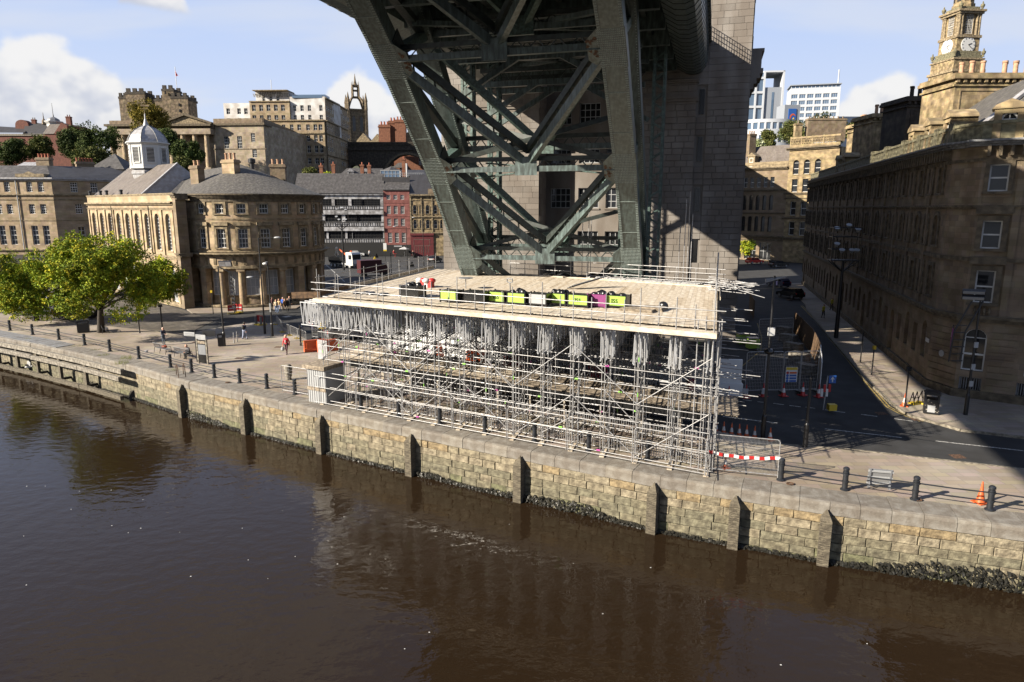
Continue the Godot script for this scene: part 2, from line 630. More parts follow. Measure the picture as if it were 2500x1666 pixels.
func materials() -> void:
	noise_tex("soft",1,0.008,0.84,1.0,512,5,FastNoiseLite.TYPE_SIMPLEX_SMOOTH,0.03)
	noise_tex("fine",2,0.06,0.84,1.0)
	noise_tex("dirt",3,0.012,0.62,1.0,512,5,FastNoiseLite.TYPE_SIMPLEX_SMOOTH,0.02)
	noise_tex("speck",4,0.2,0.74,1.0)
	noise_tex("bump",6,0.03,0.0,1.0)
	noise_tex("wave",8,0.012,0.0,1.0,1024,5)
	noise_tex("wave2",9,0.02,0.0,1.0,512,3)
	noise_tex("rust",12,0.02,0.45,1.0,512,5,FastNoiseLite.TYPE_SIMPLEX_SMOOTH,0.1)
	block_tex("ashlar",8,5,0.84,0.72,3)
	block_tex("pavers",16,9,0.9,0.8,13)
	block_tex("slates",24,22,0.72,0.6,4)
	block_tex("setts",20,12,0.55,0.42,5)
	block_tex("brickwork",30,14,0.75,0.8,6)
	var g:=Gradient.new()
	var st:="soft"
	for a in [["quay_a",Color(0.46,0.395,0.265)],["quay_b",Color(0.43,0.37,0.25)],["quay_c",Color(0.49,0.42,0.29)],["quay_e",Color(0.49,0.375,0.21)],["quay_d",Color(0.34,0.305,0.20)],["quay_f",Color(0.31,0.285,0.19)],["quay_g",Color(0.26,0.26,0.14)]]:
		mt(a[0],a[1],0.92,{"t":"dirt","s":0.35,"d":"fine","ds":1.3,"b":"bump","bs":1.5})
	mt("quay_back",Color(0.17,0.145,0.10),1.0)
	mt("wet_stone",Color(0.09,0.085,0.055),0.6,{"t":"dirt","s":0.4,"b":"bump","bs":3.0})
	for a in [["cope_a",Color(0.36,0.335,0.295)],["cope_b",Color(0.33,0.305,0.27)],["cope_c",Color(0.39,0.36,0.31)]]:
		mt(a[0],a[1],0.9,{"t":"soft","s":0.4,"d":"speck","ds":1.2,"b":"bump","bs":0.6})
	for a in [["granite_a",Color(0.335,0.305,0.275)],["granite_b",Color(0.30,0.275,0.25)],["granite_c",Color(0.37,0.34,0.31)]]:
		mt(a[0],a[1],0.9,{"t":st,"s":Vector3(0.10,0.03,0.10),"d":"fine","ds":0.6})
	mt("granite_back",Color(0.24,0.22,0.195),1.0)
	mt("granite",Color(0.32,0.29,0.26),0.9,{"t":st,"s":Vector3(0.10,0.03,0.10),"d":"fine","ds":0.6})
	mt("sandstone",Color(0.60,0.485,0.32),0.9,{"t":"soft","s":0.12,"d":"ashlar","ds":0.3,"b":"bump","bs":1.0})
	mt("sand_trim",Color(0.52,0.41,0.25),0.9,{"t":"dirt","s":0.2,"d":"fine","ds":0.7})
	mt("sand_pale",Color(0.56,0.46,0.31),0.9,{"t":"soft","s":0.1,"d":"ashlar","ds":0.3})
	mt("hall_pale",Color(0.62,0.51,0.34),0.9,{"t":"soft","s":0.15,"d":"ashlar","ds":0.3})
	mt("sooty",Color(0.34,0.275,0.19),0.92,{"t":"soft","s":0.13,"d":"ashlar","ds":0.32,"b":"bump","bs":1.0})
	mt("sooty_trim",Color(0.26,0.205,0.13),0.92,{"t":"dirt","s":0.25,"d":"fine","ds":0.7})
	mt("chimney_stone",Color(0.55,0.44,0.25),0.9,{"t":"dirt","s":0.12,"d":"ashlar","ds":0.35})
	mt("mossy",Color(0.36,0.33,0.20),0.95,{"t":"dirt","s":0.3,"d":"fine","ds":0.8})
	mt("old_black_stone",Color(0.10,0.085,0.065),0.95,{"t":"dirt","s":0.12,"d":"ashlar","ds":0.25})
	mt("keep_stone",Color(0.33,0.265,0.175),0.95,{"t":"dirt","s":0.1,"d":"ashlar","ds":0.2})
	mt("greek_stone",Color(0.54,0.475,0.365),0.9,{"t":"soft","s":0.05,"d":"ashlar","ds":0.2})
	mt("hotel_stone",Color(0.50,0.415,0.275),0.9,{"t":"soft","s":0.06,"d":"ashlar","ds":0.2})
	mt("white_wall",Color(0.78,0.78,0.77),0.8,{"t":"soft","s":0.05})
	mt("tudor_white",Color(0.66,0.66,0.68),0.8,{"t":"dirt","s":0.1})
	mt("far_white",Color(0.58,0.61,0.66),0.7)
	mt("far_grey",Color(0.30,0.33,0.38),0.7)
	mt("red_brick",Color(0.26,0.085,0.055),0.9,{"t":"soft","s":0.2,"d":"brickwork","ds":0.4})
	mt("orange_brick",Color(0.36,0.145,0.075),0.9,{"t":"soft","s":0.2,"d":"brickwork","ds":0.4})
	mt("pink_wall",Color(0.33,0.115,0.10),0.85,{"t":"soft","s":0.2})
	mt("dark_red",Color(0.16,0.015,0.02),0.6,{"t":"soft","s":0.3})
	mt("slate",Color(0.16,0.155,0.16),0.75,{"t":"dirt","s":0.15,"d":"slates","ds":0.35})
	mt("old_slate",Color(0.23,0.22,0.20),0.85,{"t":"dirt","s":0.3,"d":"slates","ds":0.35})
	mt("dark_slate",Color(0.065,0.065,0.075),0.6,{"t":"soft","s":0.15,"d":"slates","ds":0.3})
	mt("mauve_slate",Color(0.27,0.24,0.22),0.75,{"t":"soft","s":0.15,"d":"slates","ds":0.3})
	mt("lead",Color(0.30,0.31,0.33),0.55,{"t":"dirt","s":0.4})
	mt("lead_pale",Color(0.46,0.47,0.50),0.5,{"t":"soft","s":0.4})
	mt("glass_dark",Color(0.02,0.022,0.025),0.06,{"spec":0.42})
	mt("glass_blind",Color(0.42,0.43,0.45),0.25)
	mt("glass_blue",Color(0.10,0.16,0.25),0.05,{"spec":0.8})
	mt("white_paint",Color(0.74,0.74,0.72),0.5)
	mt("black_paint",Color(0.012,0.012,0.014),0.4)
	mt("bollard_paint",Color(0.022,0.026,0.034),0.42,{"t":"soft","s":1.0})
	mt("black_timber",Color(0.009,0.008,0.008),0.8)
	mt("terracotta",Color(0.62,0.38,0.24),0.85,{"t":"soft","s":0.5})
	mt("red_pot",Color(0.40,0.12,0.06),0.85)
	mt("asphalt",Color(0.040,0.041,0.045),0.9,{"t":"dirt","s":0.07,"d":"speck","ds":0.8})
	mt("asphalt_new",Color(0.030,0.031,0.034),0.9,{"t":"soft","s":0.1,"d":"speck","ds":0.8})
	mt("setts",Color(0.20,0.18,0.15),0.85,{"t":"setts","s":0.22,"d":"soft","ds":0.1})
	mt("paving",Color(0.475,0.425,0.36),0.9,{"t":"soft","s":0.03,"d":"pavers","ds":0.13})
	mt("grass_blade",Color(0.16,0.17,0.05),0.9)
	for a in [["slab_a",Color(0.47,0.42,0.355)],["slab_b",Color(0.455,0.405,0.345)],["slab_c",Color(0.485,0.432,0.365)]]:
		mt(a[0],a[1],0.9,{"t":"soft","s":0.25,"d":"speck","ds":0.9})
	mt("kerb",Color(0.36,0.32,0.25),0.9,{"t":"dirt","s":0.5})
	mt("paint_white",Color(0.66,0.66,0.64),0.8,{"t":"dirt","s":0.8})
	mt("paint_yellow",Color(0.55,0.40,0.10),0.8,{"t":"dirt","s":0.8})
	mt("grassy",Color(0.07,0.085,0.03),0.95,{"t":"dirt","s":0.08})
	mt("flagstone",Color(0.34,0.355,0.38),0.85,{"t":"soft","s":0.3,"d":"speck","ds":0.8})
	mt("old_timber",Color(0.27,0.23,0.16),0.92,{"t":"dirt","s":Vector3(0.3,1.5,0.3),"d":"fine","ds":1.5,"b":"bump","bs":3.0})
	mt("wet_timber",Color(0.030,0.027,0.02),0.6,{"t":"soft","s":0.6})
	mt("pale_beam",Color(0.46,0.42,0.35),0.9,{"t":"dirt","s":0.4,"d":"fine","ds":1.2})
	for a in [["board_a",Color(1.0,0.90,0.74)],["board_b",Color(0.97,0.86,0.69)],["board_c",Color(1.02,0.93,0.78)],["board_d",Color(0.84,0.72,0.55)]]:
		mt(a[0],a[1],0.8,{"t":"soft","s":0.5,"d":"fine","ds":2.0})
	mt("used_board",Color(0.58,0.48,0.36),0.9,{"t":"dirt","s":0.5,"d":"fine","ds":2.0})
	mt("brown_board",Color(0.28,0.16,0.075),0.85,{"t":"dirt","s":0.5,"d":"fine","ds":2.0})
	mt("galv",Color(0.52,0.535,0.56),0.42,{"m":0.35,"t":"soft","s":1.2})
	mt("alu",Color(0.80,0.81,0.83),0.38,{"m":0.4})
	mt("green_tape",Color(0.25,0.62,0.08),0.6)
	mt("pink_tape",Color(0.50,0.05,0.33),0.6)
	mt("coupler",Color(0.16,0.155,0.15),0.55,{"m":0.5})
	mt("bridge_green",Color(0.185,0.25,0.245),0.36,{"t":"dirt","s":Vector3(0.5,0.12,0.5),"d":"fine","ds":1.0})
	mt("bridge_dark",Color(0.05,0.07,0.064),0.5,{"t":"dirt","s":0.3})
	mt("bridge_teal",Color(0.13,0.21,0.19),0.45,{"t":"dirt","s":0.5})
	mt("rivet",Color(0.34,0.41,0.39),0.4)
	mt("rusty",Color(0.20,0.10,0.05),0.9,{"t":"rust","s":0.8})
	var wm:=mt("water",Color(0.025,0.0155,0.0085),0.03,{"b":"wave","bs":6.0,"s":Vector3(0.06,0.06,0.09),"spec":0.27})
	wm.heightmap_scale=0.9
	mt("weed",Color(0.020,0.019,0.014),0.55)
	mt("moss",Color(0.05,0.06,0.02),0.95)
	for a in [["orange",Color(0.72,0.13,0.03)],["red",Color(0.50,0.02,0.02)],["car_red",Color(0.55,0.015,0.01)],["lime",Color(0.36,0.58,0.07)],["purple",Color(0.24,0.02,0.16)],["yellow",Color(0.70,0.50,0.03)],["blue",Color(0.02,0.12,0.45)],["navy",Color(0.02,0.02,0.07)],["white",Color(0.75,0.75,0.74)],["black",Color(0.012,0.012,0.012)],["rubber",Color(0.018,0.018,0.018)],["grey",Color(0.22,0.23,0.25)],["pale_grey",Color(0.42,0.43,0.44)],["maroon",Color(0.075,0.012,0.016)],["hoard_white",Color(0.78,0.79,0.80)],["silver",Color(0.38,0.39,0.41)],["chrome",Color(0.6,0.6,0.6)]]:
		mt(a[0],a[1],0.45)
	for k in ["car_red","black","silver","chrome"]:
		M[k].roughness=0.22
	M["silver"].metallic=0.4
	mt("tarp",Color(0.012,0.012,0.014),0.3)
	mt("leaf",Color(1,1,1),0.75,{"vc":true,"spec":0.25,"back":Color(0.34,0.38,0.03)})
	mt("bark",Color(0.075,0.06,0.045),0.95,{"t":"dirt","s":1.0})
	mt("skin_cloth",Color(1,1,1),0.85,{"vc":true})
const QUAY:=[Vector2(-300,-255),Vector2(-110,-108),Vector2(-75,-82.6),Vector2(-56,-70.6),Vector2(-46,-64.8),Vector2(-38.5,-60.2),Vector2(-31.6,-55.6),Vector2(-24.6,-50.4),Vector2(-18.2,-46.5),Vector2(-11.8,-42.6),Vector2(-5.4,-38.85),Vector2(1,-35.2),Vector2(7.3,-31.7),Vector2(14.3,-28.7),Vector2(21.3,-26.2),Vector2(32,-22.4),Vector2(70,-11),Vector2(300,40)]
func inset(d:float) -> Array:
	var out:=[]
	for i in QUAY.size():
		var a:Vector2=QUAY[maxi(i-1,0)]
		var b:Vector2=QUAY[mini(i+1,QUAY.size()-1)]
		var t:=(b-a).normalized()
		out.append(QUAY[i]+Vector2(t.y,-t.x)*d)
	return out
func flat(called:String,poly:Array,y:float,mat:Material,y0:=9.0) -> MeshInstance3D:
	var mb:=MB.new()
	mb.slab(PackedVector2Array(poly),y if y0==9.0 else y0,y)
	return struct(called,mb,mat)
func strip(mb:MB,pts:Array,w:float,y:float,dash:=0.0,gap:=0.0) -> void:
	for i in pts.size()-1:
		var a:=Vector3(pts[i].x,y,pts[i].z)
		var b:=Vector3(pts[i+1].x,y,pts[i+1].z)
		var d:=(b-a).normalized()
		var s:=d.cross(Vector3.UP)*w/2
		var L:=a.distance_to(b)
		var x:=0.0
		while x<L:
			var e:=minf(L,x+(dash if dash>0 else L))
			mb.q(a+d*x-s,a+d*x+s,a+d*e+s,a+d*e-s)
			x=e+gap+(0.0 if dash>0 else 1.0)
func ground() -> void:
	var edge:=inset(0.2)
	var far:=edge.duplicate()
	far.append_array([Vector2(1600,300),Vector2(1600,-1800),Vector2(-1600,-1800),Vector2(-1600,-1000)])
	flat("ground",far,-0.12,M["asphalt"])
	var wmb:=MB.new()
	wmb.slab(PackedVector2Array([Vector2(-1600,700),Vector2(1600,700),Vector2(1600,-60),Vector2(300,20),Vector2(60,-30),Vector2(0,-60),Vector2(-60,-110),Vector2(-300,-300),Vector2(-1600,-1200)]),-2.9,-2.9)
	struct("water",wmb,M["water"])
	var pv:=inset(1.55).slice(1,17)
	pv.append_array([Vector2(25.9,-32.68),Vector2(18.34,-35.6),Vector2(14.98,-36.38),Vector2(11.51,-39.32),Vector2(6.66,-42.97),Vector2(-1.52,-49.22),Vector2(-10.01,-62.14),Vector2(-18.37,-68.66),Vector2(-20.41,-67.04),Vector2(-25.81,-75.3),Vector2(-29.57,-78.33),Vector2(-32.23,-74.82),Vector2(-34.22,-70.3),Vector2(-47.59,-76.28),Vector2(-64.05,-84.55),Vector2(-75.69,-89.7)])
	flat("quayside_paving",pv,0.0,M["paving"],-0.14)
	flat("cobbled_yard",[Vector2(-64.5,-85.16),Vector2(-47.89,-76.79),Vector2(-34.42,-70.72),Vector2(-34.95,-78.86),Vector2(-41.03,-86.41),Vector2(-48.05,-93.25),Vector2(-61.6,-107.65),Vector2(-74.61,-116.03),Vector2(-78.7,-107.65)],-0.085,M["setts"],-0.14)
	flat("hall_pavement",[Vector2(-43.85,-90.39),Vector2(-39.99,-84.55),Vector2(-34.92,-85.78),Vector2(-28.42,-89.03),Vector2(-28.71,-93.25),Vector2(-34.2,-107.65),Vector2(-45.91,-107.65)],0.0,M["paving"],-0.13)
	var rp:=[Vector2(30.88,-36.8),Vector2(29.55,-37.63),Vector2(27.92,-38.46),Vector2(26.8,-39.02),Vector2(26.3,-40.09),Vector2(25.5,-41.66),Vector2(25.47,-43.03),Vector2(25.81,-44.82),Vector2(27.29,-51.08),Vector2(29.47,-58.29),Vector2(33.38,-71.58),Vector2(38.48,-88.32),Vector2(40.08,-92.48),Vector2(48.11,-119.3),Vector2(51.08,-119.48),Vector2(31.22,-49.23),Vector2(31.91,-46.95),Vector2(75,-25)]
	flat("street_pavement",rp,0.0,M["paving"],-0.13)
	var holder:=thing("paved_strip","pale stone paving slabs between the quay railing and the road at right","paving")
	tag(holder,"","","","structure")
	var rects:=[]
	var ax:=(Vector3(21.3,0,-33.3)-Vector3(9.9,0,-38.2)).normalized()
	var T:=Transform3D(Basis(ax,Vector3(0,0,0)+ax.cross(Vector3.UP)*1.0,Vector3.UP),Vector3(9.0,0.004,-31.2))
	T.basis=Basis(ax,-ax.cross(Vector3.UP).normalized()*-1.0,Vector3.UP)
	var inner:=PackedVector2Array(inset(2.0))
	inner.append_array(PackedVector2Array([Vector2(300,-1000),Vector2(-300,-1000)]))
	var kerb_a:=Vector2(14.98,-36.38)
	var kerb_b:=Vector2(25.9,-32.68)
	for j in 16:
		for i in 34:
			var p:=T*Vector3(i*0.62-2.0,j*0.9+(0.45 if i % 2 else 0.0)-1.5,0)
			var v:=Vector2(p.x,p.z)
			if not Geometry2D.is_point_in_polygon(v,inner):
				continue
			if (kerb_b-kerb_a).cross(v-kerb_a)<0.5:
				continue
			rects.append([Transform3D(T.basis,p),0.60,0.88,p.length()])
	lay_blocks(holder,"paving_slab",rects,[M["slab_a"],M["slab_b"],M["slab_c"]],0.012,0.0,300,"far_slabs")
	var kb:=MB.new()
	for line in [[Vector3(27.15,0,-32.05),Vector3(25.9,0,-32.68),Vector3(18.34,0,-35.6),Vector3(14.98,0,-36.38)],[Vector3(29.55,0,-37.63),Vector3(27.92,-0,-38.46),Vector3(26.8,0,-39.02),Vector3(26.3,-0,-40.09),Vector3(25.5,0,-41.66),Vector3(25.47,0,-43.03),Vector3(25.81,0,-44.82),Vector3(27.29,0,-51.08),Vector3(29.47,0,-58.29),Vector3(33.38,-0,-71.58),Vector3(38.48,0,-88.32)]]:
		for i in line.size()-1:
			kb.bar(line[i]+Vector3(0,-0.05,0),line[i+1]+Vector3(0,-0.05,0),0.16,0.16)
	struct("kerb",kb,M["kerb"])
	var wl:=MB.new()
	for line in [[Vector3(18.9,-0.12,-39.45),Vector3(22.63,-0.12,-37.85)],[Vector3(24.25,-0.12,-37.27),Vector3(28.11,-0.12,-35.65)],[Vector3(20.68,-0.12,-43.41),Vector3(21.72,-0.12,-42.79)],[Vector3(22.56,-0.12,-42.39),Vector3(23.36,-0.12,-41.94)],[Vector3(24.19,-0.12,-41.47),Vector3(25.06,-0.12,-40.95)],[Vector3(13.48,-0.12,-41.94),Vector3(16.47,-0.12,-40.56)],[Vector3(15.35,-0.12,-46.2),Vector3(15.68,-0.12,-46.02)],[Vector3(16.06,-0.12,-45.84),Vector3(16.58,-0.12,-45.53)],[Vector3(16.89,-0.12,-45.32),Vector3(17.39,-0.12,-45.12)],[Vector3(17.84,-0.12,-44.91),Vector3(18.42,-0.12,-44.58)],[Vector3(18.74,-0.12,-44.41),Vector3(19.35,-0.12,-44.08)],[Vector3(19.65,-0.12,-44.02),Vector3(20.18,-0.12,-43.73)]]:
		strip(wl,line,0.13,-0.112)
	for line in [[Vector3(-23.5,-0.12,-74.3),Vector3(-24,-0.12,-77.32),Vector3(-24.51,-0.12,-81.96),Vector3(-24.13,-0.12,-83.76)]]:
		strip(wl,line,0.15,-0.112,0.7,0.5)
	strip(wl,[Vector3(-27.85,-0.12,-82.32),Vector3(-27.29,-0.12,-83.03)],0.9,-0.112)
	for line in [[Vector3(-39.59,-0.12,-144.09),Vector3(-36.19,-0.12,-152.78)],[Vector3(-43.47,-0.12,-160.02),Vector3(-30.21,-0.12,-122.99)],[Vector3(-28.99,-0.12,-148.31),Vector3(-25.96,-0.12,-138.18)],[Vector3(-25.59,-0.12,-140.09),Vector3(-23.27,-0.12,-146.17)]]:
		strip(wl,line,0.18,-0.112)
	struct("road_markings",wl,M["paint_white"])
	var yl:=MB.new()
	for o in [0.3,0.55]:
		for line in [[Vector3(25.99,-0.12,-41),Vector3(25.63,-0.12,-42.62),Vector3(25.6,-0.12,-44.16),Vector3(26.86,-0.12,-48.51),Vector3(28.09,-0.12,-52.63),Vector3(30.22,-0.12,-59.51),Vector3(32.55,-0.12,-67.44),Vector3(36.43,-0.12,-80.12),Vector3(39.82,-0.12,-92.28)]]:
			var ln:=[]
			for p in line:
				ln.append(p+Vector3(-o*0.9,0,o*0.2))
			strip(yl,ln,0.1,-0.112)
	strip(yl,[Vector3(15.71,-0.12,-49.98),Vector3(23.25,-0.12,-62.45),Vector3(25.78,-0.12,-69.27),Vector3(28.31,-0.12,-77.69)],0.1,-0.112)
	struct("yellow_lines",yl,M["paint_yellow"])
	var mh:=MB.new()
	for p in [Vector3(23.98,0,-42.62),Vector3(23.93,0,-34.8),Vector3(25.59,0,-41.36),Vector3(-22.19,0,-63.52),Vector3(-24,0,-58.63),Vector3(-31.08,-0,-65.89),Vector3(39.94,0,-97.53)]:
		mh.box(p.x-0.32,-0.14 if p.x>8.0 and p.z>-45.0 else -0.1,p.z-0.3,p.x+0.32,-0.11 if p.x>8.0 and p.z>-45.0 else 0.008,p.z+0.3)
	tag(struct("drain_covers",mh,M["rusty"]),"","","","stuff")
	for e in [[Vector2(19.38,-39.12),Vector2(22.16,-37.81),Vector2(21.01,-37.02),Vector2(18.53,-38.35)],[Vector2(23.32,-35.99),Vector2(26.27,-34.7),Vector2(25.25,-34.09),Vector2(22.61,-35.45)],[Vector2(21.92,-44.57),Vector2(23.61,-43.39),Vector2(22.44,-41.54),Vector2(20.99,-42.82)],[Vector2(30.96,-69.3),Vector2(32.15,-68.83),Vector2(29.51,-60.24),Vector2(28.28,-60.24)]]:
		flat("road_patch",e,-0.1165,M["asphalt_new"])
	quay()
func quay() -> void:
	var root:=thing("quay_wall","long sandstone river wall with grey granite coping above brown water","river wall",Vector3(0,-0.6,-35))
	var rects:=[]
	var back:=MB.new()
	for i in range(2,16):
		var a:=Vector3(QUAY[i].x,0,QUAY[i].y)
		var b:=Vector3(QUAY[i+1].x,0,QUAY[i+1].y)
		var T:=fr(a,b)
		T.origin+=T.basis.z*-0.1
		var L:=hlen(a,b)
		back.xf=T
		back.box(0,-4.2,-1.2,L,-0.5,0.0)
		if i>14:
			continue
		for r in courses(T,0.0,L,-3.2,-0.62,0.43,0.75,1.5,0.022):
			var y:float=r[0].origin.y
			var u:=rng.randf()
			var k:=rng.randi() % 3
			if y<-1.6:
				k=4+int(u*2.0) if u<0.75 else 1
			if y<-2.2:
				k=4+int(u*3.0)
			elif y>-1.1 and u<0.3:
				k=3
			r.append(k)
			rects.append(r)
	world_part("wall_core",back,M["quay_back"],root)
	var tops:=[]
	for r in rects:
		tops.append(r)
	lay_blocks(root,"stone_block",tops,[M["quay_a"],M["quay_b"],M["quay_c"],M["quay_e"],M["quay_d"],M["quay_f"],M["quay_g"]],0.1,0.012,300,"far_stone_blocks")
	var cope_meshes:=[]
	for k in 3:
		for mk in ["cope_a","cope_b","cope_c"]:
			var mb:=MB.new()
			var r:=RandomNumberGenerator.new()
			r.seed=k*7+3
			var pf:=PackedVector2Array([Vector2(0.0,-0.6),Vector2(0.0,-0.16),Vector2(-0.05,-0.05),Vector2(-0.16,0.0),Vector2(-1.65,0.0),Vector2(-1.65,-0.6)])
			for j in pf.size():
				pf[j]+=Vector2(r.randf_range(-0.012,0.012),r.randf_range(-0.01,0.006))
			mb.xf=Transform3D(Basis(Vector3(0,0,1),Vector3(0,1,0),Vector3(-1,0,0)),Vector3.ZERO)
			mb.prism(pf,-0.5,0.5)
			cope_meshes.append(mb.mesh(M[mk]))
	for i in range(3,15):
		var a:=Vector3(QUAY[i].x,0,QUAY[i].y)
		var b:=Vector3(QUAY[i+1].x,0,QUAY[i+1].y)
		var T:=fr(a,b)
		var L:=hlen(a,b)
		var k:=int(round(L/1.35))
		for j in k:
			var w:=L/k
			var t:=T*Transform3D(Basis().scaled(Vector3(w-0.02,1,1)),Vector3((j+0.5)*w,rng.randf_range(-0.012,0.012),rng.randf_range(-0.02,0.03)))
			inst("coping_stone",cope_meshes[rng.randi() % 9],inv(root)*t,root)
	var wd:=MB.new()
	wd.tint=false
	var f:=FastNoiseLite.new()
	f.seed=4
	f.frequency=0.09
	for i in range(5,15):
		var a:=Vector3(QUAY[i].x,-2.9,QUAY[i].y)
		var b:=Vector3(QUAY[i+1].x,-2.9,QUAY[i+1].y)
		var T:=fr(a,b)
		var L:=hlen(a,b)
		for j in int(L*60):
			var x:=rng.randf()*L
			var p:=T*Vector3(x,0,0)
			var amt:=0.20+0.75*maxf(0.0,f.get_noise_2d(p.x,p.z)+0.12)+clampf((p.x-14.0)*0.05,0.0,0.35)
			var y:=rng.randf()*amt
			var w:=rng.randf_range(0.03,0.07)
			var h:=rng.randf_range(0.07,0.2)
			var o:=T*Vector3(x,y,0.02+rng.randf()*0.12)
			var s:=T.basis.x*w
			var tip:=o+T.basis.z*rng.randf_range(0.02,0.14)+Vector3(0,-h,0)+T.basis.x*rng.randf_range(-0.06,0.06)
			var mid:=o+T.basis.z*rng.randf_range(0.06,0.16)+Vector3(0,-h*0.3,0)
			wd.q(mid-s,mid+s,o+s*0.6,o-s*0.6)
			wd.q(tip-s*0.3,tip+s*0.3,mid+s,mid-s)
	tag(part("seaweed",wd,M["weed"]),"dark seaweed hanging along the foot of the river wall","seaweed","","stuff")
	var fm:=MB.new()
	fm.box(-0.24,-3.4,-0.02,0.24,-0.72,0.5)
	var top:=[Vector3(-0.24,-0.72,0.5),Vector3(0.24,-0.72,0.5),Vector3(0.24,-0.72,-0.02),Vector3(-0.24,-0.72,-0.02)]
	for i in 4:
		fm.t(top[i],top[(i+1) % 4],Vector3(0.0,-0.28,0.1))
	var k:=0
	var names:=["beside the iron ladder","left of the grey hut","below the grey hut","below the left end of the scaffold","below the middle of the scaffold","below the right end of the scaffold","below the mesh gate and tape","farthest right, below the railing"]
	for p in [Vector2(-25.3,-50.9),Vector2(-18.75,-47.2),Vector2(-12.3,-43.2),Vector2(-5.82,-39.5),Vector2(0.68,-35.8),Vector2(7.27,-32.15),Vector2(10.72,-30.55),Vector2(14.35,-29.1)]:
		var o:=tag(part("fender_post",fm,M["old_timber"]),"weathered timber fender on the river wall "+names[k],"fender","timber fenders on the river wall")
		var dirs:=QUAY[7+mini(k,6)+0]-QUAY[8+mini(k,6)] as Vector2
		var x:=Vector3(-dirs.x,0,-dirs.y).normalized()
		var best:=1e9
		for i in range(3,15):
			var q:=Geometry2D.get_closest_point_to_segment(p,QUAY[i],QUAY[i+1])
			if q.distance_to(p)<best:
				best=q.distance_to(p)
				var t:Vector2=(QUAY[i+1]-QUAY[i]).normalized()
				o.position=Vector3(q.x,0,q.y)+Vector3(-t.y,0,t.x)*0.0
				o.rotation.y=atan2(-t.y,t.x)
		k+=1
	jetty()
func jetty() -> void:
	var root:=thing("timber_jetty","decayed timber fendering with three long beams along the river wall at left","jetty",Vector3(-45,-2.9,-64))
	var line:=[]
	for p in [Vector2(-110,-106.2),Vector2(-75,-80.9),Vector2(-55.2,-69.2),Vector2(-45.5,-63.6),Vector2(-38.2,-59.0),Vector2(-32.3,-55.1)]:
		line.append(Vector3(p.x,0,p.y))
	for e in [["top_beam",-0.32,0.42,0.3,"pale_beam",0.0],["middle_beam",-0.92,0.36,0.28,"pale_beam",0.25],["bottom_beam",-2.55,0.34,0.3,"old_timber",0.25]]:
		for i in line.size()-1:
			var a:Vector3=line[i]
			var b:Vector3=line[i+1]
			var out:=fr(a,b).basis.z
			var k:=maxi(1,int(hlen(a,b)/6.0))
			for j in k:
				var mb:=MB.new()
				var f:Vector3=a.lerp(b,float(j)/k)+out*(e[5]+rng.randf_range(-0.03,0.05))+Vector3(0,e[1]+rng.randf_range(-0.04,0.04),0)
				var g:Vector3=a.lerp(b,float(j+1)/k-0.004)+out*(e[5]+rng.randf_range(-0.03,0.05))+Vector3(0,e[1]+rng.randf_range(-0.04,0.04),0)
				mb.bar(f,g,e[3],e[2])
				world_part(e[0],mb,M[e[4]],root)
	for i in line.size()-1:
		var a:Vector3=line[i]
		var b:Vector3=line[i+1]
		var T:=fr(a,b)
		var k:=maxi(1,int(hlen(a,b)/3.6))
		for j in k:
			var x:=hlen(a,b)*(j+0.1)/k
			var mb:=MB.new()
			mb.xf=T
			mb.box(x-0.17,-3.4,-0.12,x+0.17,-0.6,0.12)
			world_part("front_post",mb,M["old_timber"],root)
			var bk:=MB.new()
			bk.xf=T
			bk.box(x+0.35,-3.4,-1.35,x+0.75,-0.4,-1.0)
			world_part("back_post",bk,M["wet_timber"],root)
			var tie:=MB.new()
			tie.xf=T
			tie.box(x-0.12,-0.75,-1.7,x+0.12,-0.5,0.1)
			tie.box(x-0.12,-2.6,-1.7,x+0.12,-2.4,0.1)
			world_part("tie_beam",tie,M["wet_timber"],root)
	var fl:=thing("flagstone_edge","blue grey flagstones along the quay edge above the timber jetty","flagstones",Vector3(-50,0,-67))
	var F:=[Vector3(-110,0,-108.2),Vector3(-75,0,-82.4),Vector3(-56,0,-71.2),Vector3(-46,0,-65.3),Vector3(-43,0,-63.4)]
	for i in F.size()-1:
		var T:=fr(F[i],F[i+1])
		var L:=hlen(F[i],F[i+1])
		var k:=maxi(1,int(L/1.6))
		for j in k:
			var mb:=MB.new()
			mb.xf=T
			mb.box(L*j/k+0.01,-0.2,-1.5,L*(j+1)/k-0.01,0.03+rng.randf_range(-0.01,0.02),0.2+rng.randf_range(-0.06,0.06))
			world_part("flagstone",mb,M["flagstone"],fl)
const LOW:=[Vector2(61.2,0.6),Vector2(54.96,9.29),Vector2(48.9,16.06),Vector2(41.6,22.4),Vector2(33.3,28.2),Vector2(24,33.6),Vector2(13.5,38.2),Vector2(2,42.2),Vector2(-11,45.6),Vector2(-25,48),Vector2(-40,49.2),Vector2(-56,49)]
const TOPC:=[Vector2(63.5,3.6),Vector2(59.8,9.6),Vector2(53.4,17.6),Vector2(47.0,24.8),Vector2(40,31.6),Vector2(30.5,38.2),Vector2(19,44),Vector2(6,49),Vector2(-8,53),Vector2(-24,56),Vector2(-40,57.6),Vector2(-56,58)]
const CL:=-20.06
const CR:=-6.06
func bmem(called:String,a:Vector3,b:Vector3,w:float,h:float,mat:String,par:Node3D,up:=Vector3.UP) -> void:
	var mb:=MB.new()
	mb.bar(a,b,w,h,up)
	part(called,mb,M[mat],par)
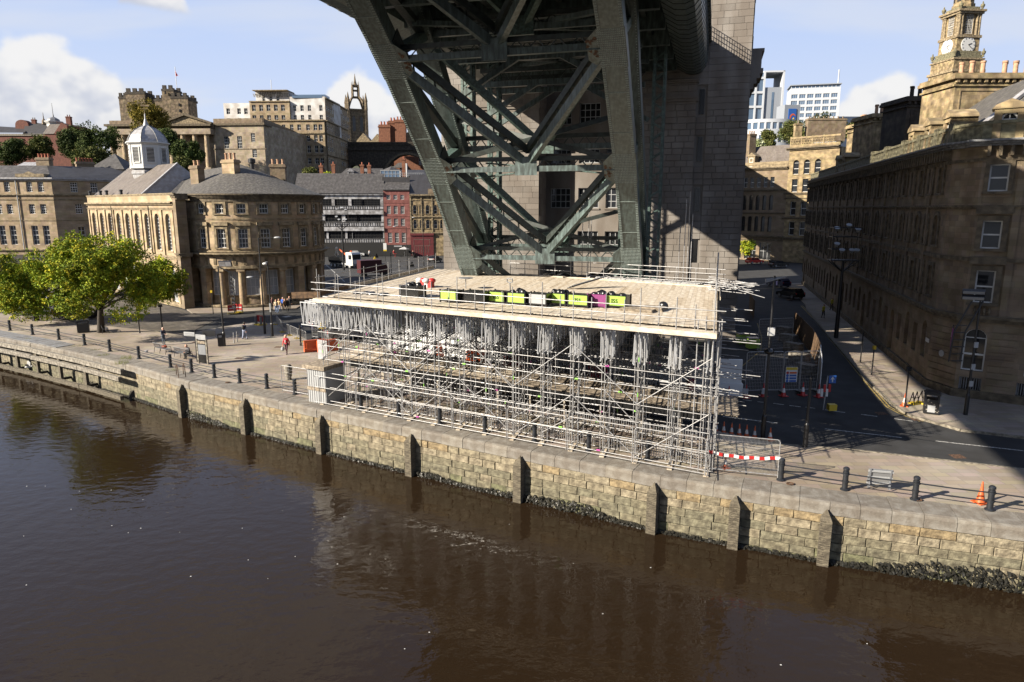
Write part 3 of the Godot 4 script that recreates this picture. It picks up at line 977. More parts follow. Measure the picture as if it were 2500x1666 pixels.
func laced(called:String,a:Vector3,b:Vector3,off:Vector3,w:float,h:float,step:float,m1:String,m2:String,par:Node3D,up:=Vector3.UP) -> void:
	var mb:=MB.new()
	mb.bar(a,b,w,h,up)
	var o:=part(called,mb,M[m1],par)
	var k:=MB.new()
	k.bar(a+off,b+off,w*0.9,h*0.8,up)
	part("back_flange",k,M[m2],o)
	var lc:=MB.new()
	var L:=a.distance_to(b)
	var n:=maxi(2,int(L/step))
	for i in n:
		var p:=a.lerp(b,(i+0.0)/n)
		var q:=a.lerp(b,(i+1.0)/n)
		if i % 2:
			lc.bar(p,q+off,0.1,0.06)
		else:
			lc.bar(p+off,q,0.1,0.06)
	part("lacing",lc,M[m2],o)
func bridge() -> void:
	var br:=thing("arch_bridge","dark green riveted steel arch bridge springing up and over towards the viewer","bridge",Vector3.ZERO,-THETA)
	var rv:=MB.new()
	for side in 2:
		var c:float=[CL,CR][side]
		var inw:=1.0 if side==0 else -1.0
		for i in LOW.size()-1:
			var a:=B(c,LOW[i].y,LOW[i].x)
			var b:=B(c,LOW[i+1].y,LOW[i+1].x)
			bmem("lower_chord",a,b,1.45,1.15,"bridge_green",br)
			var d:=(b-a).normalized()
			var u:=Vector3.RIGHT.cross(d).normalized()
			if u.y>0.0:u=-u
			if i>4:
				continue
			for e in [-1,1]:
				bmem("edge_angle",a+u*0.585+Vector3(e*0.65,0,0),b+u*0.585+Vector3(e*0.65,0,0),0.2,0.035,"bridge_green",br)
				bmem("edge_angle",a+u*0.48+Vector3(e*0.74,0,0),b+u*0.48+Vector3(e*0.74,0,0),0.035,0.2,"bridge_green",br)
			var L:=a.distance_to(b)
			for j in int(L/0.17):
				for e in [-0.69,-0.6,0.6,0.69]:
					rivet(rv,a+d*(j*0.17)+u*0.603+Vector3(e,0,0),u)
				for e in [-1,1]:
					rivet(rv,a+d*(j*0.17)+u*0.48+Vector3(e*0.758,0,0),Vector3(e,0,0))
			for j in range(1,3):
				for k in 13:
					rivet(rv,a+d*(L*j/3)+u*0.59+Vector3(-0.52+k*0.087,0,0),u)
		for i in range(1,5):
			var a:=B(c,LOW[i].y,LOW[i].x)
			var d:=(B(c,LOW[i+1].y,LOW[i+1].x)-B(c,LOW[i-1].y,LOW[i-1].x)).normalized()
			var u:=Vector3.RIGHT.cross(d).normalized()
			if u.y>0.0:u=-u
			var g:=MB.new()
			g.xf=Transform3D(Basis(Vector3.RIGHT*inw,d,-u*inw*-1.0),a+u*0.62)
			if g.xf.basis.determinant()<0.0:
				g.xf.basis.z=-g.xf.basis.z
			g.prism(PackedVector2Array([Vector2(-0.80,-1.35),Vector2(0.80,-1.35),Vector2(1.45,-0.75),Vector2(1.45,0.65),Vector2(0.80,1.35),Vector2(-0.80,1.35)]),-0.03,0.03)
			part("gusset_plate",g,M["bridge_green"],br)
			var side_plate:=MB.new()
			side_plate.xf=Transform3D(Basis(d,u,d.cross(u)),a+Vector3(inw*0.75,0,0))
			side_plate.box(-1.3,-0.75,-0.03,1.3,0.5,0.03)
			part("gusset_plate",side_plate,M["bridge_dark"],br)
			for x in 15:
				for y in 18:
					rivet(rv,a+u*0.655+Vector3(inw*(-0.7+x*0.105),0,0)+d*(-1.25+y*0.147),u)
		for i in TOPC.size()-1:
			var a:=B(c,TOPC[i].y,TOPC[i].x)
			var b:=B(c,TOPC[i+1].y,TOPC[i+1].x)
			bmem("upper_chord",a,b,1.45,1.0,"bridge_green",br)
			if i<4:
				var d:=(b-a).normalized()
				var u:=Vector3.RIGHT.cross(d).normalized()
				if u.y>0.0:u=-u
				for j in int(a.distance_to(b)/0.2):
					for e in [-0.62,0.62]:
						rivet(rv,a+d*(j*0.2)+u*0.51+Vector3(e,0,0),u)
		for i in range(1,LOW.size()):
			bmem("web_post",B(c,LOW[i].y,LOW[i].x),B(c,TOPC[i].y,TOPC[i].x),0.75,0.55,"bridge_teal" if i<4 else "bridge_green",br,Vector3(0,0.5,1).normalized())
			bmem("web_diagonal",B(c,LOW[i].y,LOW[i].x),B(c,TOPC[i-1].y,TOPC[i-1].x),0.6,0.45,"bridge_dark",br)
	var rs:=RandomNumberGenerator.new()
	rs.seed=6
	for e in [[CR,3,-1.0],[CR,2,-1.0],[CL,2,1.0],[CL,3,1.0]]:
		var j:Vector2=LOW[e[1]]
		var d:=(B(e[0],LOW[e[1]+1].y,LOW[e[1]+1].x)-B(e[0],LOW[e[1]-1].y,LOW[e[1]-1].x)).normalized()
		var u:=Vector3.RIGHT.cross(d).normalized()
		if u.y>0.0:u=-u
		for k in 9:
			var q:=B(e[0],j.y,j.x)+u*0.656+d*rs.randf_range(-0.7,0.7)+Vector3(e[2]*rs.randf_range(0.9,1.4),0,0)
			var m:=MB.new()
			m.xf=Transform3D(Basis(Vector3.RIGHT,d,Vector3.RIGHT.cross(d)),q)
			var pp:=PackedVector2Array()
			for n in 7:
				pp.append(Vector2(cos(TAU*n/7),sin(TAU*n/7))*rs.randf_range(0.05,0.17))
			m.prism(pp,-0.004,0.004)
			part("rust_patch",m,M["rusty"],br)
	for i in range(5,LOW.size()):
		for c in [CL,CR]:
			bmem("hanger",B(c,LOW[i].y,LOW[i].x),B(c,28.5,LOW[i].x),0.3,0.3,"bridge_green",br,Vector3.RIGHT)
	tag(part("rivets",rv,M["rivet"],br),"","","","stuff")
	var mid:=(CL+CR)/2
	for i in range(1,5):
		var p:Vector2=LOW[i]
		var off:=Vector3(0,0.72,0.1)
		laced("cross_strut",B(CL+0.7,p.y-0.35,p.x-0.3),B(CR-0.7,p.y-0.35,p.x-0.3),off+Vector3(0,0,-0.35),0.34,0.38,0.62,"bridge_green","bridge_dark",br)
		var g:=MB.new()
		g.box(mid-0.8,p.y-0.8,-p.x+0.55,mid+0.8,p.y+0.45,-p.x+0.60)
		part("centre_gusset",g,M["bridge_green"],br)
		for x in 17:
			for y in 7:
				if (x+y) % 2==0:
					rivet(rv,B(mid-0.72+x*0.09,p.y-0.72+y*0.17,p.x-0.61),Vector3.BACK)
		if i<5:
			var n:Vector2=LOW[i+1]
			for e in [[CL,1.0],[CR,-1.0]]:
				var a:=B(e[0]+e[1]*0.7,n.y-0.8,n.x+0.45)
				var b:=B(mid-e[1]*0.35,p.y+0.3,p.x-0.45)
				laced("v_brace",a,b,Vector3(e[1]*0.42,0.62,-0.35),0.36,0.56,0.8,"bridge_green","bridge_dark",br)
	for e in [[CL,1.0],[CR,-1.0]]:
		laced("v_brace",B(e[0]+e[1]*0.7,8.4,55.6),B(mid-e[1]*0.3,2.6,59.8),Vector3(e[1]*0.4,0.6,-0.3),0.36,0.56,0.8,"bridge_green","bridge_dark",br)
	for i in range(1,4):
		var p:Vector2=TOPC[i]
		laced("rear_strut",B(CL+0.7,p.y,p.x),B(CR-0.7,p.y,p.x),Vector3(0,0.8,0.0),0.3,0.42,0.6,"bridge_green","bridge_dark",br)
		var n:Vector2=TOPC[i+1]
		var low:Vector2=TOPC[i-1]
		for e in [[CL,1.0],[CR,-1.0]]:
			bmem("rear_brace",B(e[0]+e[1]*0.6,n.y-0.8,n.x),B(mid-e[1]*0.3,p.y+0.3,p.x),0.4,0.5,"bridge_teal",br)
		var g:=MB.new()
		g.box(mid-0.9,p.y-0.5,-p.x-0.05,mid+0.9,p.y+0.7,-p.x+0.22)
		part("centre_gusset",g,M["bridge_teal"],br)
	for e in [[CL,1.0],[CR,-1.0]]:
		bmem("rear_brace",B(e[0]+e[1]*0.6,8.9,60.3),B(mid-e[1]*5.5,2.6,63.2),0.4,0.5,"bridge_teal",br)
		bmem("sway_brace",B(e[0]+e[1]*0.7,16.3,49.2),B(e[0]+e[1]*13.3,19.6,51.5),0.28,0.34,"bridge_dark",br)
		bmem("sway_brace",B(e[0]+e[1]*0.7,9.6,55.2),B(e[0]+e[1]*13.3,12.9,57.0),0.26,0.32,"bridge_dark",br)
	bmem("sway_brace",B(-18.8,15.33,54),B(-10.82,16.19,54),0.5,0.12,"bridge_teal",br)
	bmem("sway_brace",B(-18.09,16.55,54.6),B(-8.38,15.63,54.6),0.45,0.12,"bridge_teal",br)
	for c in [-21.3,-18.9,-7.25,-4.85]:
		var s:=59.4
		var k:=MB.new()
		var lc:=MB.new()
		for x in [-0.42,0.42]:
			for z in [-0.4,0.4]:
				k.bar(B(c+x,0.5,s+z),B(c+x,25.6,s+z),0.2,0.22,Vector3.BACK)
		for j in 32:
			var y:=0.8+j*0.77
			for z in [-0.45,0.45]:
				lc.bar(B(c-0.42,y+(0.0 if j % 2 else 0.55),s+z),B(c+0.42,y+(0.55 if j % 2 else 0.0),s+z),0.11,0.05,Vector3.BACK)
			for x in [-0.45,0.45]:
				lc.bar(B(c+x,y+(0.0 if j % 2 else 0.55),s-0.4),B(c+x,y+(0.55 if j % 2 else 0.0),s+0.4),0.05,0.11,Vector3.RIGHT)
		var o:=part("deck_column",k,M["bridge_teal"],br)
		part("lacing",lc,M["bridge_teal"],o)
	for e in [[52.0,24.0],[58.0,23.2],[64.0,23.6]]:
		laced("portal_truss",B(CL+0.4,e[1],e[0]),B(CR-0.4,e[1],e[0]),Vector3(0,1.1,0),0.4,0.45,0.9,"bridge_green","bridge_dark",br)
		for f in [[CL,1.0],[CR,-1.0]]:
			bmem("knee_brace",B(f[0],e[1]-3.0,e[0]),B(f[0]+f[1]*5.4,e[1],e[0]),0.35,0.4,"bridge_green",br)
	for s in [45.0,50.0,56.0]:
		for f in [[CL,1.0],[CR,-1.0]]:
			bmem("deck_bracing",B(f[0],25.1,s),B(f[0]+f[1]*14.0,25.1,s+6.0),0.4,0.3,"bridge_green",br)
	var dk:=MB.new()
	dk.box(-22.6,27.3,-71.0,-3.5,28.6,90.0)
	part("deck",dk,M["bridge_dark"],br)
	for i in 30:
		var s:=69.0-i*5.2
		bmem("cross_girder",B(-22.0,26.45,s),B(-4.1,26.45,s),0.5,1.7,"bridge_green",br)
	for c in [-20.5,-18,-15.5,-13.06,-10.6,-8.1,-5.6]:
		bmem("stringer",B(c,26.85,71),B(c,26.85,-90),0.35,0.9,"bridge_dark",br)
	var ap:=MB.new()
	ap.box(-24.5,26.6,-300,-1.6,28.8,-88.0)
	part("approach_deck",ap,M["bridge_dark"],br)
	for i in 6:
		var pr:=MB.new()
		pr.box(-22.0,-0.2,-112.0-i*34.0,-4.1,26.6,-109.0-i*34.0)
		part("approach_pier",pr,M["granite"],br)
	for side in 2:
		var sg:=-1.0 if side==0 else 1.0
		var c0:=-13.06
		var pf:=PackedVector2Array()
		for q in [[8.6,27.3],[9.0,26.0],[9.9,25.45],[10.6,25.4],[11.15,25.6],[11.5,26.05],[11.65,26.7],[11.7,28.2],[11.95,28.25],[11.95,28.45],[11.5,28.6],[8.6,28.7]]:
			pf.append(Vector2(c0+sg*q[0],q[1]))
		if side==0:
			pf.reverse()
		var k:=24
		for i in k:
			var s0:=71.0-i*6.6
			var mb:=MB.new()
			mb.prism(pf,-s0,-s0+6.54)
			var o:=part("footpath_plating",mb,M["bridge_green"],br)
			var rb:=MB.new()
			for j in 5:
				for q in range(1,8):
					rb.bar(Vector3(pf[q].x,pf[q].y,-s0+0.5+j*1.35),Vector3(pf[(q+1)].x,pf[(q+1)].y,-s0+0.5+j*1.35),0.07,0.06,Vector3.BACK)
			tag(part("rib",rb,M["bridge_dark"],o),"","","","stuff")
			var rl:=MB.new()
			for y in [29.0,29.4,29.8]:
				rl.bar(Vector3(c0+sg*11.6,y,-s0),Vector3(c0+sg*11.6,y,-s0+6.6),0.05,0.05)
			for j in 33:
				rl.bar(Vector3(c0+sg*11.6,28.5,-s0+j*0.2),Vector3(c0+sg*11.6,29.8,-s0+j*0.2),0.03,0.03,Vector3.BACK)
			tag(part("parapet_railing",rl,M["bridge_green"],br),"","","","stuff")
	tower()
func rivet(mb:MB,p:Vector3,u:Vector3) -> void:
	var x:=u.cross(Vector3(0.3,0.9,0.2)).normalized()*0.032
	var y:=u.cross(x).normalized()*0.032
	var t:=p+u*0.03
	mb.t(p-x-y,p+x-y,t)
	mb.t(p+x-y,p+x+y,t)
	mb.t(p+x+y,p-x+y,t)
	mb.t(p-x+y,p-x-y,t)
func tower() -> void:
	var tw:=thing("bridge_tower","tall grey granite bridge tower of two masses with a windowed recess between","tower",W(-13.06,0,71))
	var core:=MB.new()
	core.xf=Transform3D(Basis(Vector3.UP,-THETA),Vector3.ZERO)
	core.box(-28.5,-0.2,-88,-17.75,42,-71.05)
	core.box(-17.75,-0.2,-88,-8.4,24.0,-74.5)
	core.box(-8.4,-0.2,-88,2.5,42,-71.05)
	world_part("core",core,M["granite_back"],tw)
	var tones:=[M["granite_a"],M["granite_b"],M["granite_c"],M["granite_a"]]
	var rects:=[]
	rects.append_array(courses(fr(W(-28.5,0,71),W(-17.75,0,71)),0,10.75,0.0,42,0.58,0.9,1.5,0.022))
	rects.append_array(courses(fr(W(-8.4,0,70.75),W(-2.2,0,70.75)),0,6.2,0.0,42,0.58,0.9,1.5,0.022))
	rects.append_array(courses(fr(W(-1.25,0,70.95),W(2.5,0,70.95)),0,3.75,0.0,42,0.58,0.9,1.4,0.022))
	var slots:=[]
	for y in [2.5,7.6,12.6,17.4,21.8]:
		slots.append([0.25,y,0.7,y+2.3])
	rects.append_array(courses(fr(W(-2.2,0,71.0),W(-1.25,0,71.0)),0,0.95,0.0,42,0.58,0.9,1.4,0.022,slots))
	rects.append_array(courses(fr(W(-17.75,0,71),W(-17.75,0,74)),0,3.0,0.0,26,0.58,0.9,1.5,0.022))
	rects.append_array(courses(fr(W(2.5,0,71),W(2.5,0,88)),0,17.0,0.0,42,0.58,0.9,1.5,0.022))
	rects.append_array(courses(fr(W(-28.5,0,88),W(-28.5,0,71)),0,17.0,0.0,42,0.58,0.9,1.5,0.022))
	lay_blocks(tw,"granite_block",rects,tones,0.1,0.004,300,"far_granite_blocks")
	for y in slots:
		var sl:=MB.new()
		sl.xf=fr(W(-2.2,0,71.0),W(-1.25,0,71.0))
		sl.box(0.25,y[1],-0.03,0.7,y[3],0.02)
		world_part("slot",sl,M["black"],tw)
	var ws:={"w":{"id":"tw","f":M["pale_grey"],"p":M["glass_dark"],"b":0.07,"sash":false,"sill":0.12,"sim":M["granite"]}}
	var ops:=[]
	for y in [2.6,8.4,12.95,17.6,21.6]:
		for x in [1.7,4.75,7.7]:
			ops.append([x,y,2.2,2.1,false,4,3,"w"])
	facade(tw,fr(W(-17.75,0,73.7),W(-8.4,0,73.7)),9.35,26,ops,M["granite"],ws,0.0,0.25,"recess_wall")
	for e in [[-8.5,-2.05,70.6,23.0,23.5],[-8.5,-2.05,70.6,24.7,25.0],[-28.6,-17.65,70.85,23.0,23.5],[-28.6,-17.65,70.85,24.7,25.0],[-17.75,-8.4,73.6,18.2,18.6],[-28.7,-17.6,70.8,-0.2,0.9],[-8.5,2.7,70.5,-0.2,0.9]]:
		ledge(tw,"string_course",fr(W(e[0],0,e[2]),W(e[1],0,e[2])),0,e[1]-e[0],e[3],e[4],0.22,M["granite"],0.0,-0.6,2)
	var cb:=MB.new()
	cb.xf=Transform3D(Basis(Vector3.UP,-THETA),Vector3.ZERO)
	for e in [[0.35,24.2,24.7],[0.6,24.7,25.2],[0.9,25.2,25.6],[1.15,25.6,26.1],[0.95,26.1,27.6],[1.15,27.6,27.9]]:
		cb.box(2.5,e[1],-78.5,2.6+e[0],e[2],-73.0)
	world_part("corbelled_balcony",cb,M["granite"],tw)
var STY:={}
func styles() -> void:
	STY={
		"sash":{"id":"sash","f":M["white_paint"],"p":M["glass_dark"],"b":0.045,"sw":0.2,"sd":0.06,"sm":M["sand_trim"],"sill":0.12},
		"panel":{"id":"panel","f":M["white_paint"],"p":M["glass_dark"],"b":0.045,"sw":0.34,"sd":0.09,"sm":M["sand_trim"],"sill":0.14},
		"hood":{"id":"hood","f":M["white_paint"],"p":M["glass_dark"],"b":0.045,"sw":0.3,"sd":0.1,"sm":M["sand_trim"],"sill":0.14,"head":0.55},
		"tall":{"id":"tall","f":M["white_paint"],"p":M["glass_dark"],"b":0.05,"sw":0.12,"sd":0.04,"sm":M["hall_pale"],"sill":0.1,"sash":false},
		"blind":{"id":"blind","f":M["white_paint"],"p":M["glass_blind"],"b":0.05,"e":0.1,"sash":false,"sill":0.1,"sim":M["sand_trim"]},
		"plain":{"id":"plain","f":M["white_paint"],"p":M["glass_dark"],"b":0.06},
		"dark":{"id":"dark","f":M["black_timber"],"p":M["glass_dark"],"b":0.09,"sash":false},
		"far":{"id":"far","f":M["far_white"],"p":M["glass_blue"],"b":0.12,"e":0.15,"sash":false},
		"slit":{"id":"slit","f":M["old_black_stone"],"p":M["glass_dark"],"b":0.1},
		"sooty":{"id":"sooty","f":M["white_paint"],"p":M["glass_dark"],"b":0.05,"sw":0.25,"sd":0.12,"sm":M["sooty_trim"],"sill":0.18},
		"sootyhood":{"id":"sootyhood","f":M["white_paint"],"p":M["glass_dark"],"b":0.05,"sw":0.32,"sd":0.14,"sm":M["sooty_trim"],"sill":0.25,"head":0.6},
		"pale_sash":{"id":"pale_sash","f":M["white_paint"],"p":M["glass_dark"],"b":0.05,"sw":0.15,"sd":0.08,"sm":M["chimney_stone"],"sill":0.15},
	}
func sheet(par:Node3D,called:String,pts:Array,mat:Material,th:=0.12) -> MeshInstance3D:
	var mb:=MB.new()
	var n:Vector3=(pts[1]-pts[0]).cross(pts[2]-pts[0]).normalized()*th
	for i in range(1,pts.size()-1):
		mb.t(pts[0],pts[i],pts[i+1])
		mb.t(pts[0]-n,pts[i+1]-n,pts[i]-n)
	for i in pts.size():
		var a:Vector3=pts[i]
		var b:Vector3=pts[(i+1) % pts.size()]
		mb.q(a,a-n,b-n,b)
	return world_part(called,mb,mat,par)
func chimney(par:Node3D,at:Vector3,w:float,d:float,h:float,turn:float,pots:int,mat:Material,pot_mat:Material,pot_h:=0.7) -> void:
	var mb:=MB.new()
	mb.xf=Transform3D(Basis(Vector3.UP,turn),at)
	mb.box(-w/2,-1.5,-d/2,w/2,h-0.45,d/2)
	mb.box(-w/2-0.12,h-0.45,-d/2-0.12,w/2+0.12,h-0.15,d/2+0.12)
	mb.box(-w/2-0.03,h-0.15,-d/2-0.03,w/2+0.03,h,d/2+0.03)
	var o:=world_part("chimney",mb,mat,par)
	for i in pots:
		var p:=MB.new()
		p.xf=mb.xf*Transform3D(Basis(),Vector3(-w/2+w*(i+0.5)/pots,h,0))
		var r:=minf(0.2,w/pots*0.4)
		p.lathe([Vector2(r*1.1,0),Vector2(r*0.85,pot_h*0.15),Vector2(r*0.8,pot_h*0.8),Vector2(r*1.05,pot_h*0.85),Vector2(r*1.05,pot_h),Vector2(r*0.6,pot_h)],8)
		part("chimney_pot",p,pot_mat,o)
func guildhall() -> void:
	var far:=Vector3(-67.7,0,-111.1)
	var cor:=Vector3(-43.2,0,-89.0)
	var g:=thing("round_ended_hall","sandstone hall with a round colonnaded end, slate roof and tall arched windows","building",Vector3(-43,0,-95))
	var T:=fr(far,cor)
	var L:=hlen(far,cor)
	var ops:=[]
	for i in 9:
		var x:=L-2.4-i*3.55
		ops.append([x,7.4,1.45,4.1,true,3,9,"tall"])
		ops.append([x,0.6,2.0,3.6,true,2,3,"blind"])
	facade(g,T,L,14.8,ops,M["hall_pale"],STY,0.0,0.3,"hall_wall")
	for i in 10:
		var x:=L-0.62-i*3.55
		ledge(g,"pilaster",T,x-0.24,x+0.24,0.5,12.7,0.16,M["hall_pale"])
	for e in [[12.7,13.0,0.2],[13.35,13.75,0.5],[14.6,14.85,0.12],[6.3,6.75,0.22],[5.2,5.5,0.12],[0.0,0.5,0.15]]:
		ledge(g,"string_course",T,0,L,e[0],e[1],e[2],M["sand_trim"],0.0,-0.3,2)
	var dp:=MB.new()
	dp.xf=T
	for x in [L-7.9,L-22.0]:
		dp.tube(Vector3(x,6.9,0.25),Vector3(x,13.2,0.25),0.06)
	world_part("drainpipe",dp,M["black_paint"],g)
	var pr:=MB.new()
	pr.xf=T
	pr.box(L,0,-1.1,L+0.9,14.6,0.2)
	world_part("corner_pier",pr,M["sooty"],g)
	ledge(g,"pier_cornice",T,L-0.3,L+1.2,14.0,14.75,0.45,M["sooty_trim"],0.0,-1.3,3)
	ledge(g,"pier_cornice",T,L-0.2,L+1.2,6.75,7.2,0.5,M["sooty_trim"],0.0,-1.3,3)
	var back:=MB.new()
	back.xf=T
	back.box(0.2,0,-13,L-2.4,14.5,-0.6)
	world_part("hall_core",back,M["hall_pale"],g)
	var a0:=deg_to_rad(-62.0)
	var C:=Vector3(-36.8,0,-98.7)
	var R:=Transform3D(Basis(Vector3.UP,a0),C)
	var span:=deg_to_rad(200.0)
	ops=[]
	for i in 9:
		var x:=9.5*deg_to_rad(40.7+16.6*i)
		ops.append([x,12.25-7.2,1.1,1.25,false,3,2,"panel"])
		ops.append([x,7.85-7.2,1.2,2.45,false,3,4,"hood"])
	var R2:=R.translated(Vector3(0,7.2,0))
	facade(g,R2,9.5*span,6.85,ops,M["sandstone"],STY,9.5,0.24,"round_wall")
	for e in [[14.0,14.75,0.62,4],[13.75,14.0,0.14,1],[11.45,11.6,0.06,1],[7.3,7.45,0.12,1],[6.75,7.2,0.75,3]]:
		ledge(g,"cornice",R,0,9.5*span,e[0],e[1],e[2],M["sand_trim"] if e[0]<13.0 else M["sooty_trim"],9.5,-0.4,e[3])
	ledge(g,"frieze",R,0,9.45*span,5.2,6.75,0.0,M["sandstone"],9.45,-1.6)
	ledge(g,"architrave",R,0,9.45*span,5.15,5.5,0.08,M["sand_trim"],9.45,-0.4)
	for i in 50:
		var tg:=MB.new()
		var an:=deg_to_rad(2.0+i*4.0)
		tg.xf=R*Transform3D(Basis(Vector3.UP,an),Vector3.ZERO)
		for k in 3:
			tg.box(-0.19+k*0.14,5.65,9.4,-0.1+k*0.14,6.6,9.52)
		if i % 2==0:
			world_part("triglyph",tg,M["sand_trim"],g)
	ops=[]
	for i in 9:
		ops.append([8.2*deg_to_rad(61.5-33.2+16.6*i),1.5,1.75,3.3,false,3,3,"blind"])
	facade(g,R,8.2*span,5.4,ops,M["sandstone"],STY,8.2,0.2,"loggia_wall")
	ledge(g,"plinth",R,0,9.4*span,-0.13,0.35,0.2,M["sand_trim"],9.4,-1.6,2)
	for i in 10:
		var an:=deg_to_rad(-8.8+62.0-16.6+16.6*i)
		var cm:=MB.new()
		cm.xf=R*Transform3D(Basis(Vector3.UP,an),Vector3(sin(an),0,cos(an))*9.05)
		if i==0 or i>4:
			cm.box(-0.5,0.35,-0.5,0.5,4.8,0.3)
		else:
			cm.lathe([Vector2(0.44,0.35),Vector2(0.43,1.5),Vector2(0.36,4.55),Vector2(0.4,4.65),Vector2(0.5,4.8)],14)
		cm.box(-0.52,4.8,-0.52,0.52,5.15,0.4)
		world_part("column",cm,M["sandstone"],g)
	var apex:=Vector3(-39.0,19.1,-101.0)
	var ridge:=Vector3(-49.5,18.4,-108.5)
	var n:=30
	for i in n:
		var f:=a0+span*i/n
		var h:=a0+span*(i+1)/n
		sheet(g,"roof_segment",[C+Vector3(sin(f)*9.75,14.75,cos(f)*9.75),C+Vector3(sin(h)*9.75,14.75,cos(h)*9.75),apex],M["old_slate"],0.06)
	sheet(g,"roof",[C+Vector3(sin(a0)*9.75,14.75,cos(a0)*9.75),apex,ridge,Vector3(-46.0,14.75,-93.5)],M["old_slate"])
	sheet(g,"roof",[apex,C+Vector3(sin(a0+span)*9.75,14.75,cos(a0+span)*9.75),Vector3(-46,14.75,-117),ridge],M["old_slate"])
	var e0:=T*Vector3(0.0,14.85,-0.9)
	var e1:=T*Vector3(20.2,14.85,-0.9)
	var r0:=T*Vector3(0.0,19.4,-6.6)
	var r1:=T*Vector3(19.2,19.4,-6.6)
	var b0:=T*Vector3(0.0,14.85,-12.3)
	var b1:=T*Vector3(20.2,14.85,-12.3)
	sheet(g,"roof",[e0,e1,r1,r0],M["mauve_slate"])
	sheet(g,"roof",[b1,b0,r0,r1],M["mauve_slate"])
	sheet(g,"lead_gable",[e1+Vector3(0,-0.1,0),b1,r1],M["lead_pale"],0.3)
	sheet(g,"lead_gable",[b0,e0,r0],M["lead_pale"],0.3)
	sheet(g,"flat_roof",[T*Vector3(0,14.3,-0.2),T*Vector3(L-2.2,14.3,-0.2),T*Vector3(L-2.2,14.3,-13),T*Vector3(0,14.3,-13)],M["lead"])
	for e in [[e1,r1]]:
		var fl:=MB.new()
		fl.bar(e[0],e[1],0.35,0.2)
		world_part("verge",fl,M["lead_pale"],g)
	for x in [3.5,8.3,11.0,17.0]:
		var st:=MB.new()
		st.xf=T*Transform3D(Basis(),Vector3(x-3,14.8,-0.35))
		st.lathe([Vector2(0.22,0),Vector2(0.2,0.5),Vector2(0.27,0.55),Vector2(0.27,0.75),Vector2(0.0,0.8)],8)
		world_part("roof_vent",st,M["black_paint"],g)
	chimney(g,Vector3(-43.7,16.6,-97.5),1.9,1.0,2.1,-0.6,2,M["sooty"],M["terracotta"])
	chimney(g,Vector3(-39.0,17.2,-97.6),2.2,1.1,2.3,-0.4,3,M["sandstone"],M["terracotta"],0.9)
	chimney(g,Vector3(-33.6,17.4,-101.0),2.1,1.0,1.7,0.1,3,M["sooty"],M["terracotta"])
	var vt:=MB.new()
	vt.lathe([Vector2(0.3,0),Vector2(0.3,0.9),Vector2(0.5,1.0),Vector2(0.5,1.5),Vector2(0.3,1.6),Vector2(0,1.7)],10,Vector3(-37.3,18.3,-101.0))
	world_part("roof_vent",vt,M["black_paint"],g)
	cupola(g,T*Vector3(9.0,0,-6.6))
